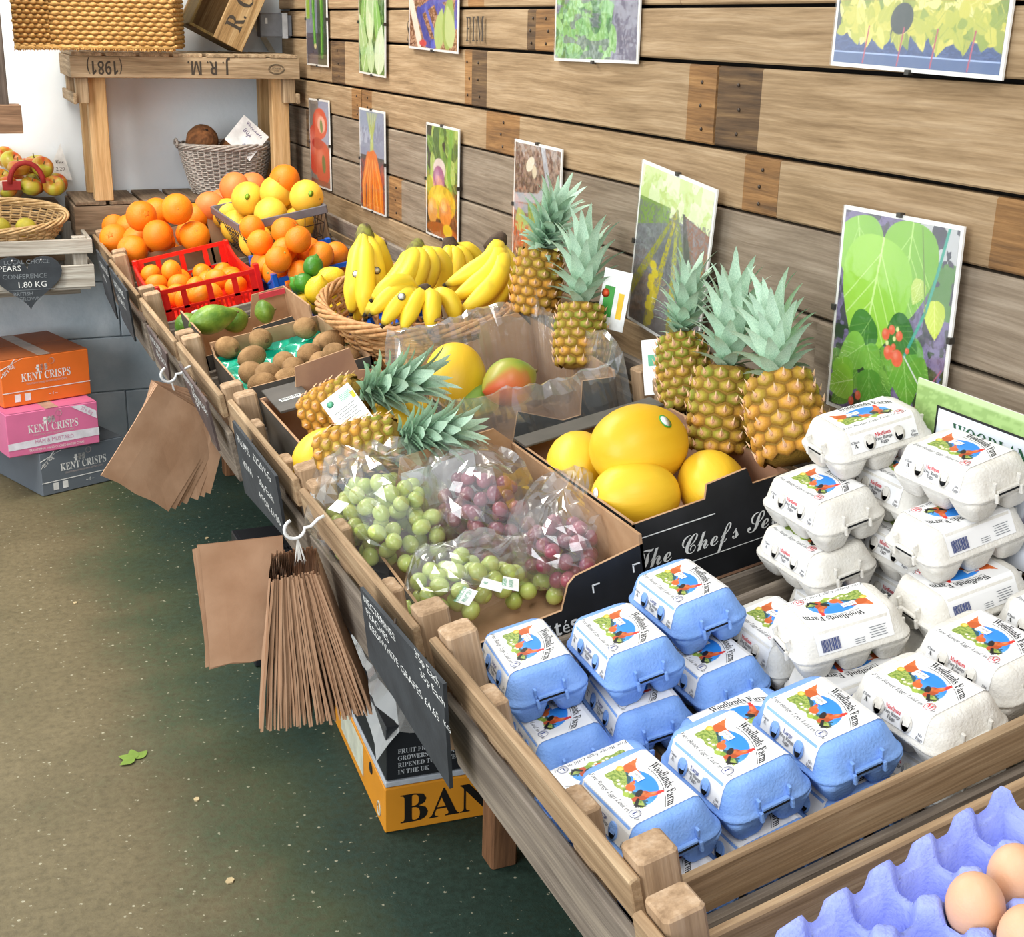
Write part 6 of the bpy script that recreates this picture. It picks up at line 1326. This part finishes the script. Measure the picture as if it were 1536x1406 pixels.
MB().box((-.0006, .30, .06), (.0008, .22, .075)).build('white_panel', mat('pale_card_print', '#c9cbb8', .6), ob); MB().lathe([(.014, 0), (.012, .0012), (.0004, .0012)], 14, 0, T3(-.0004, .12, .085) @ RY(-90)).build('hand_hole', DARKGAP, ob)
lg_ = MB(); lg_.tube([(-.001, .05 + .012 * math.cos(q * PI / 8), .03 + .016 * math.sin(q * PI / 8)) for q in range(17)], .0016, 5); lg_.build('round_mark', mat('pale_card_print', '#c9cbb8', .6), ob)
g = []
for j in range(12):
    row = []
    for i in range(14):
        u, v = i / 13, j / 11; q = Vector((-.014 + .30 * u, -.012 + .42 * v, BH + .158 + .018 * math.sin(u * 5) * math.cos(v * 4) - .085 * max(0, .22 - v) / .22 * (.4 + .6 * u) - .05 * max(0, .14 - u) / .14)); row.append(q + crumple(q, .012, 14, 31))
    g.append(row)
pcov = sheet('plastic_sheet', '', '', g, film('cloudy_film', .18, (.9, .9, .9), .25, .25, .5), ob)
db = thing('dark_box', 'black printed fruit box in the shade behind the fanned paper bags', 'box', T3(on_axis(372, 870, 2, .25).x, on_axis(372, 870, 2, .25).y, .001)); pdb = on_axis(395, 850, 1, 3.06)
db.matrix_basis = T3(pdb.x - .03, 3.06, .001); mb = MB(); mb.slat((.15, .12, (pdb.z + .012) / 2), (.30, .24, pdb.z + .012), .003); mb.build('carton', DKC, db); p = MB(); p.text('GROWERS', .022, T3(.13, .1, pdb.z + .0126), 0, 'b'); p.text('DIVINE', .022, T3(.13, .06, pdb.z + .0126), 0, 'b'); p.build('lettering', mat('dim_ink', '#7a7c80', .5), db)
mb = MB(); mb.box((.15, .12, pdb.z + .0122), (.28, .22, .0008)); mb.build('top_panel', DKC, db)
# litter on the floor
CHIP = mat('pale_chip', '#c9b48a', .9); LEAFL = mat('dropped_leaf', '#7d9a3c', .7)
for px, py, s in ((345, 1322, .012), (295, 1200, .009), (113, 905, .008), (75, 720, .007), (310, 808, .008)):
    q = on_axis(px, py, 2, .001); mb = MB(); mb.prism([(s * math.cos(k * 1.05) * random.uniform(.7, 1.1), s * .7 * math.sin(k * 1.05)) for k in range(6)], .003); o = mb.build('wood_chip', CHIP, None, T3(q.x, q.y, .0004) @ RZ(random.uniform(0, 360))); tag(o, 'pale wood chip lying on the floor', 'chip', 'wood chips on the floor')
q = on_axis(203, 1140, 2, .001); lm = MB()
for k in range(4): leafpoly(0, 0, .04, .012, 40 + 55 * k, 0, lm, T3(0, 0, .002 + .001 * k) @ RX(4))
lo_ = lm.build('dropped_leaf', LEAFL, None, T3(q.x, q.y, .0008)); tag(lo_, 'crumpled green leaf dropped on the aisle floor', 'leaf')
# ================================================================== clip-framed photographs on the plank wall
GLASS = film('picture_glass', .035, (1, 1, 1), .06, .0, .25); BORDER = mat('white_picture_border', '#ecebe6', .5, .03); CLIP = mat('steel_clip', '#5c5a56', .4, metal=.8)
PX_ = WALL_X - .0065
def picture(label, tl, tr, hgt, paintf, out=0.0, n=90, wide=None, lean=0.0, low=False, vis=1.0):
    a, b_ = on_axis(*tl, 0, PX_ - out), on_axis(*tr, 0, PX_ - out); ux = (b_ - a); w_ = wide or ux.length; ux.normalize(); nz = Vector((-1, 0, 0)); uy = nz.cross(ux); o = a if low else a - uy * hgt
    M_ = Matrix(((ux.x, uy.x, nz.x, o.x), (ux.y, uy.y, nz.y, o.y), (ux.z, uy.z, nz.z, o.z), (0, 0, 0, 1))) @ RX(lean)
    t = thing('framed_picture', label, 'picture', M_); MB().box((w_ / 2, hgt / 2, .001), (w_, hgt, .0035)).build('backing', BORDER, t); m = .006
    A = Art(w_ - 2 * m, hgt - 2 * m, n); Y0 = A.Y; A.Y = A.Y / vis; A.asp *= vis; paintf(A); A.Y = Y0; A.mb(T3(m, m, .0032)).build('photo_print', [paint('photo_print', .3)], t, None, True)
    MB().box((w_ / 2, hgt / 2, .0046), (w_, hgt, .0016)).build('glass', GLASS, t)
    for x, y, r in ((w_ / 2, 0, 0), (w_ / 2, hgt, 0), (0, hgt / 2, 90), (w_, hgt / 2, 90)): MB().box((0, 0, 0), (.009, .007, .009)).build('clip', CLIP, t, T3(x, y, .003) @ RZ(r))
    return t
def p_cucumber(A):
    A.blend(np.ones_like(A.X), '#8f93a0'); A.blend((A.Y < .35) * .8, '#4a3a44'); A.blend((A.Y < .1) * .8, '#6a6264'); nz = A.noise(10, 1); A.blend((A.X < .18) * (A.Y > .5) * 1.0, '#9fc04a'); A.blend((A.X > .55) * .85, '#3b4a30')
    A.line([(.38, 1.0), (.36, .6), (.42, .22)], .075, '#4f9a2c', .8); A.line([(.35, 1.0), (.34, .6), (.40, .25)], .02, '#8fc85a'); A.line([(.72, 1.0), (.78, .6), (.76, .12)], .08, '#4a8f2c', .8); A.line([(.70, 1.0), (.75, .6), (.73, .15)], .02, '#9ccf5e'); A.ell(.43, .2, .06, .03, '#e8d9a0')
def p_choi(A):
    A.blend(np.ones_like(A.X), '#3d6a2c'); nz = A.noise(16, 2); A.blend((nz > .55) * .6, '#6f9a48')
    for x, y, ln, wd, r, c in ((.15, .35, .7, .12, 80, '#86b563'), (.45, .30, .75, .16, 92, '#cfe0b4'), (.55, .55, .6, .2, 88, '#b5cf9a'), (.8, .3, .6, .13, 105, '#8fbf66'), (.3, .05, .7, .16, 115, '#a9c98a'), (.75, .0, .6, .2, 75, '#d3e2bd'), (.15, 0, .4, .16, 60, '#9cc27a'), (.5, .0, .45, .14, 100, '#bcd6a0')): A.leaf(x, y, ln, wd, r, c, '#e9f1d8')
def p_trays(A):
    A.blend(np.ones_like(A.X), '#8c5f48'); n2 = A.noise(40, 4); A.blend((n2 > .52) * .7, '#c9a284'); A.blend((n2 < .42) * .8, '#5e3b2c')
    for a in ((.18, .30, .62, .95), (.52, .45, .95, 1.0), (.72, .7, 1., 1.1)): pass
    for pts in ([(.2, .62), (.55, .85), (.95, .5), (.6, .1), (.38, .08)],): A.line(pts + [pts[0]], .03, '#3a4fa8')
    A.line([(.55, .85), (.75, .35)], .035, '#3a4fa8'); A.line([(.35, .72), (.6, .12)], .02, '#5468c0'); A.line([(.2, .62), (.45, .05)], .045, '#2f4498'); A.line([(.55, .85), (.98, .95)], .03, '#4a5fb8'); A.line([(.95, .5), (1., .9)], .03, '#3a4fa8'); A.line([(.5, .05), (.98, .45)], .03, '#4f64c2')
    A.line([(.02, .85), (.22, .1)], .05, '#e8d9c8'); A.ell(.3, .08, .08, .06, '#c8434a'); A.leaf(.6, .0, .3, .1, 70, '#a9c27a'); A.leaf(.8, .0, .4, .12, 80, '#8fae5e'); A.leaf(.9, .05, .3, .1, 110, '#b7c98c')
def leafy(A, cols, seed, y0=0., n=70, size=.12, box=(0, 0, 1, 1)):
    r = random.Random(seed)
    for i in range(n): A.leaf(r.uniform(box[0], box[2]), r.uniform(box[1], box[3]), size * r.uniform(.6, 1.3), size * r.uniform(.25, .45), r.uniform(0, 360), r.choice(cols), r.choice(cols))
def p_herb(A):
    A.blend(np.ones_like(A.X), '#7a7a90'); nz = A.noise(8, 5); A.blend((nz > .5) * .7, '#5a566a'); A.blend((A.X > .78) * .7, '#6f6a7c'); leafy(A, ['#5f9a55', '#7ab368', '#93c47c', '#4a7f48', '#86b86a'], 3, n=190, size=.17, box=(.05, .0, .68, 1.05)); A.blend((A.noise(6, 9) > .66) * (A.X < .75) * .7, '#6a6a7c')
def p_lettuce(A):
    A.blend(np.ones_like(A.X), '#39424a'); A.blend((A.Y < .42) * 1., '#2c4476'); nz = A.noise(60, 6); A.blend((A.Y < .42) * (nz > .55) * .5, '#4a66a0'); A.blend((A.Y < .14) * 1., '#46608f'); A.blend((np.abs(A.Y - .15) < .012) * 1., '#9fb4dc'); A.blend(((A.Y > .38) & (A.Y < .50) & (A.X < .55)) * .9, '#4a4a44')
    leafy(A, ['#a9ad38', '#c9c44a', '#7f9430', '#d8cf66', '#98a236', '#e0da86'], 8, n=420, size=.09, box=(.04, .50, .98, 1.15)); leafy(A, ['#c9c44a', '#d8cf66', '#b5b83c'], 18, n=60, size=.07, box=(.06, .46, .34, .6)); leafy(A, ['#c9c44a', '#8fa034', '#b5b83c'], 19, n=80, size=.07, box=(.5, .46, .95, .62))
    A.ell(.42, .62, .07, .2, '#2f3a38', 20)
    for x in (.2, .42, .62, .83): A.line([(x, .02), (x + .02, .5)], .004, '#b5435a')
def p_tomato(A):
    A.blend(np.ones_like(A.X), '#7f7a76'); A.blend((A.X > .48) * (A.Y > .5) * 1., '#93a2c0'); A.ell(.55, .74, .38, .18, '#d8402c', shade='#f09a86'); A.ell(.62, .73, .20, .10, '#f2b3a2'); A.ell(.62, .71, .07, .08, '#5f8a4a', 20); A.ell(.25, .42, .4, .3, '#d64a38', shade='#f0a090'); A.ell(.65, .28, .42, .26, '#cf3626', shade='#ef8a76'); A.ell(.7, .27, .09, .11, '#3f6a30', 15); A.blend((A.Y < .07) * .8, '#8a3428'); A.ell(.4, .5, .3, .07, '#b8262a')
def p_carrot(A):
    A.blend(np.ones_like(A.X), '#8f98ae'); A.blend((A.Y < .52) * 1., '#5c4648'); A.blend((A.Y < .5) * (A.noise(20, 3) > .5) * .6, '#b0483a'); A.blend((np.abs(A.Y - .53) < .02) * 1., '#4a4c4a')
    for k in range(9): A.line([(.5 + .02 * (k - 4), .45), (.5 + .012 * (k - 4), .75), (.5 + .05 * (k - 4), .98)], .012, '#c9cf7a' if k % 2 else '#a3b560')
    for x0, x1, w_ in ((.12, .16, .09), (.38, .42, .10), (.62, .78, .12), (.28, .3, .05), (.82, .9, .09), (.55, .6, .07)): A.line([(.3 + x0 * .4, .52), (x0 + .02, .25), (x1, -.05)], w_, '#e2781f', .8); A.line([(.29 + x0 * .4, .5), (x0, .25), (x1 - .03, -.05)], w_ * .3, '#f2a24a', .8)
def p_beet(A):
    A.blend(np.ones_like(A.X), '#3a3a2a'); leafy(A, ['#8fae4a', '#6a8f38', '#b5c86a', '#4f6f30'], 4, n=50, size=.3, box=(0, .5, 1, 1.05)); A.line([(.8, 1.), (.72, .6), (.85, .3)], .05, '#7fae42'); A.ell(.42, .62, .2, .1, '#e0cfc4'); A.ell(.40, .52, .19, .13, '#a8648c', shade='#e0b8cc'); A.ell(.5, .32, .45, .16, '#c9a824', shade='#e8d060'); A.ell(.2, .22, .16, .12, '#e0a050', shade='#f6e0a8'); A.ell(.62, .24, .2, .14, '#d98a3a', shade='#f2d09a'); A.ell(.5, .06, .5, .07, '#a8602a'); A.ell(.7, .08, .15, .06, '#e0c030')
def p_hose(A):
    A.blend(np.ones_like(A.X), '#7d6a60'); nz = A.noise(30, 7); A.blend((nz > .52) * .7, '#a08878'); A.blend((nz < .42) * .7, '#54423a'); A.ell(.35, .85, .1, .05, '#e6ddc8', 30); A.ell(.45, .8, .05, .05, '#d8ccb0')
    A.line([(.62, 1.0), (.78, .7), (.95, .58)], .045, '#a9b0b8'); A.line([(0, .56), (.55, .6), (.76, .72)], .045, '#a9b0b8'); A.line([(0, .49), (.7, .5), (1., .40)], .04, '#9aa2ac'); leafy(A, ['#9ab86a', '#b8cc88', '#7fa050'], 9, n=16, size=.3, box=(.2, .05, .9, .4)); A.blend((A.noise(24, 11) > .5) * (A.X < .35) * (A.Y < .38) * .9, '#b5603a')
def p_rows(A):
    A.blend(np.ones_like(A.X), '#6f6e72'); nz = A.noise(50, 8); A.blend((nz > .52) * .5, '#93959a'); A.blend((A.Y > .74) * 1., '#c3d684'); A.blend((A.Y > .74) * (A.noise(10, 2) > .5) * .6, '#e6eecb'); A.blend(((A.Y > .62 + .2 * A.X) & (A.Y < .80) & (A.X < .45)) * 1., '#7f9a4a'); A.poly([(.62, .80), (1., .74), (1., .42), (.82, .30)], '#8a5f4c')
    for x1, c in ((-.15, '#9a9a3c'), (.28, '#b5ac3a'), (.62, '#b0b04a'), (.9, '#8f9a48')): A.line([(.55, .80), (.55 + (x1 - .55) * .5, .42), (x1, .04)], .014, c, 4.)
    A.blend((A.noise(70, 12) > .54) * (A.Y < .78) * .75, '#77777a'); A.poly([(.62, .80), (.66, .80), (.95, .25), (.82, .2)], '#55504e')
    for k in range(9): A.ell(.30 + .03 * math.sin(k * 2), .05 + k * .045, .05, .03, '#d2c23a')
    A.blend((A.Y < .12) * .5, '#5f5448')
def heart(A, x, y, s, rot, c, c2, vein):
    """broad bean leaf: rounded shoulders, pointed tip, side veins"""
    a = math.radians(rot); dx = A.X - x; dy = (A.Y - y) * A.asp; u = (dx * math.cos(a) + dy * math.sin(a)) / s; v = (-dx * math.sin(a) + dy * math.cos(a)) / s
    t = np.clip(u, 0, 1); prof = .46 * np.clip(t, 0, 1) ** .42 * (1 - t) ** .95 * 2.0; inside_ = (u > -.02) & (u < 1) & (np.abs(v) < prof)
    A.blend(inside_ * 1., c); A.blend(inside_ * np.clip(v * 2.4 + .2, 0, .8), c2); A.blend(inside_ * (np.abs(v) < .010) * .9, vein)
    for k in (.12, .3, .48, .66):
        for sg in (1, -1): A.blend(inside_ * (np.abs(v * sg - (u - k) * .75) < .007) * (v * sg > 0) * .7, vein)
def p_beans(A):
    A.blend(np.ones_like(A.X), '#4a4a52'); nz = A.noise(14, 3); A.blend((nz > .47) * .85, '#8478a0'); A.blend((A.noise(40, 6) > .56) * .5, '#5a4a6a'); A.blend((A.Y < .42) * (nz < .52) * .85, '#2f4a2c'); A.blend((A.X > .68) * (A.Y > .82) * (nz > .47) * .8, '#c9ccc8'); A.blend((A.X > .80) * (A.Y > .58) * (A.Y < .84) * (nz > .42) * .9, '#5a8a3c')
    for k in range(7): A.line([(.7 + .05 * k, .02), (.98, .35 - .04 * k)], .004, '#5f70b8' if k % 2 else '#b55a7c')
    r = random.Random(4)
    for k in range(20): heart(A, r.uniform(0, .75), r.uniform(.08, .42), r.uniform(.16, .26), r.uniform(200, 340), r.choice(['#4f8a38', '#5f9a3a', '#3f7832']), r.choice(['#7ab04a', '#6aa544', '#4a8434']), '#9cc86a')
    heart(A, .62, 1.0, .62, 268, '#86bd3c', '#74ac36', '#b8dc80'); heart(A, .12, .98, .55, 285, '#8fc542', '#7fb83a', '#b8dc80'); heart(A, .38, .90, .80, 262, '#9fd24a', '#8fc642', '#cdea96')
    heart(A, .34, .50, .34, 235, '#4a8636', '#3a722e', '#7fae5c'); heart(A, .62, .46, .44, 286, '#6aa83f', '#5a9838', '#94c66a'); heart(A, .50, .50, .30, 335, '#3f7a34', '#2f662a', '#6aa050'); heart(A, .30, .36, .30, 215, '#86c04c', '#74b044', '#aed880'); heart(A, .32, .36, .24, 300, '#7cb84a', '#6aa840', '#aed880'); heart(A, .36, .24, .3, 280, '#5f9f3c', '#4f8f34', '#90c468'); heart(A, .10, .26, .26, 280, '#8cc843', '#7cba3c', '#bfe07c'); heart(A, .22, .16, .28, 200, '#8fc840', '#a2d456', '#cde69a'); heart(A, .86, .66, .22, 280, '#c9d84a', '#b5c840', '#e0e890'); heart(A, .74, .74, .16, 250, '#bcd06a', '#a8c258', '#dce8a8')
    A.line([(.92, 1.), (.86, .78), (.80, .6), (.66, .36)], .011, '#3fa08c'); A.line([(.70, .98), (.80, .58)], .005, '#6a8a3a'); A.line([(.66, .36), (.98, .12)], .004, '#e8e4ea')
    for x, y, r_ in ((.48, .44, .035), (.53, .47, .028), (.60, .45, .03), (.52, .355, .042), (.60, .34, .05), (.56, .39, .02), (.28, .09, .028), (.22, .05, .026), (.68, .39, .018)): A.ell(x, y, r_, r_ * .85, '#e4684c', shade='#f4a48c')
    for x, y in ((.56, .43), (.58, .48), (.50, .40)): A.ell(x, y, .014, .012, '#dfe6a0')
picture('clip-framed photo of long green cucumbers near the corner', (462, 97), (493, 101), .305, p_cucumber, n=120, low=True)
picture('clip-framed photo of pale pak choi leaves', (540, 109), (579, 117), .30, p_choi, n=140, low=True)
picture('clip-framed photo of blue seed trays full of seedlings', (615, 72), (688, 81), .30, p_trays, n=200, low=True, vis=.5)
picture('clip-framed photo of feathery green herbs', (833, 91), (958, 96), .305, p_herb, n=240, low=True, vis=.45)
picture('largest photo on the wall, of yellow green lettuces', (1248, 98), (1505, 121), .30, p_lettuce, n=330, low=True, vis=.36)
picture('clip-framed photo of red tomatoes', (464, 147), (494, 151), .30, p_tomato, n=110)
picture('clip-framed photo of a bunch of orange carrots', (540, 161), (578, 168), .31, p_carrot, n=130)
picture('clip-framed photo of beetroot and squashes behind the bananas', (641, 183), (690, 194), .302, p_beet, n=140)
picture('clip-framed photo of grey hoses and seedlings behind a pineapple', (774, 208), (845, 224), .30, p_hose, n=150)
picture('photo of field rows leaning crookedly on the tray backs', (966, 239), (1078, 285), .315, p_rows, n=200, out=.012)
picture('photo of bean leaves and red flowers behind the egg boxes', (1269, 307), (1449, 340), .31, p_beans, n=260, out=.008)
# free range sign
sg_tl, sg_tr = on_axis(1380, 566, 0, 1.215), on_axis(1536, 622, 0, 1.215); ux = (sg_tr - sg_tl).normalized(); nz_ = Vector((-1, 0, 0)); uy = nz_.cross(ux); o = sg_tl - uy * .19
sg = thing('shop_sign', 'green edged sign lettered Woodlands free range eggs', 'sign', Matrix(((ux.x, uy.x, nz_.x, o.x), (ux.y, uy.y, nz_.y, o.y), (ux.z, uy.z, nz_.z, o.z), (0, 0, 0, 1))))
SW = .30; A = Art(SW, .19, 90); A.blend(np.ones_like(A.X), '#9ab873'); A.blend((A.noise(30, 5) > .5) * .6, '#7d9c58'); A.blend((A.Y > .95) * 1., '#b9cf9a')
A.mb(T3(0, 0, .0026)).build('grass_print', [paint('photo_print', .3)], sg, None, True); MB().box((SW / 2, .095, .001), (SW, .19, .003)).build('board', BORDER, sg)
MB().box((.045 + .125, .078, .0034), (.252, .17, .0008)).build('panel_edge', INKBK, sg); A = Art(.246, .164, 80); A.blend(np.ones_like(A.X), '#dfe4ee')
for k in range(7): A.ell(.08 + k * .15, .36 + .03 * math.sin(k * 3), .055, .06, '#8f8ea0'); A.line([(.08 + k * .15, .36), (.07 + k * .15, .22)], .012, '#8f8ea0'); A.line([(.12 + k * .15, .40), (.13 + k * .15, .50)], .016, '#8f8ea0')
A.mb(T3(.048, -.004, .0040)).build('panel', [paint('photo_print', .3)], sg, None, True)
DGRN = mat('dark_green_ink', '#1f5a3c', .5); tx = MB(); tx.text('WOODLANDS FARM', .026, T3(.205, .130, .0045), 0, 'b'); tx.text('FREE RANGE EGGS', .026, T3(.205, .098, .0045), 0, 'b'); tx.build('lettering', DGRN, sg)
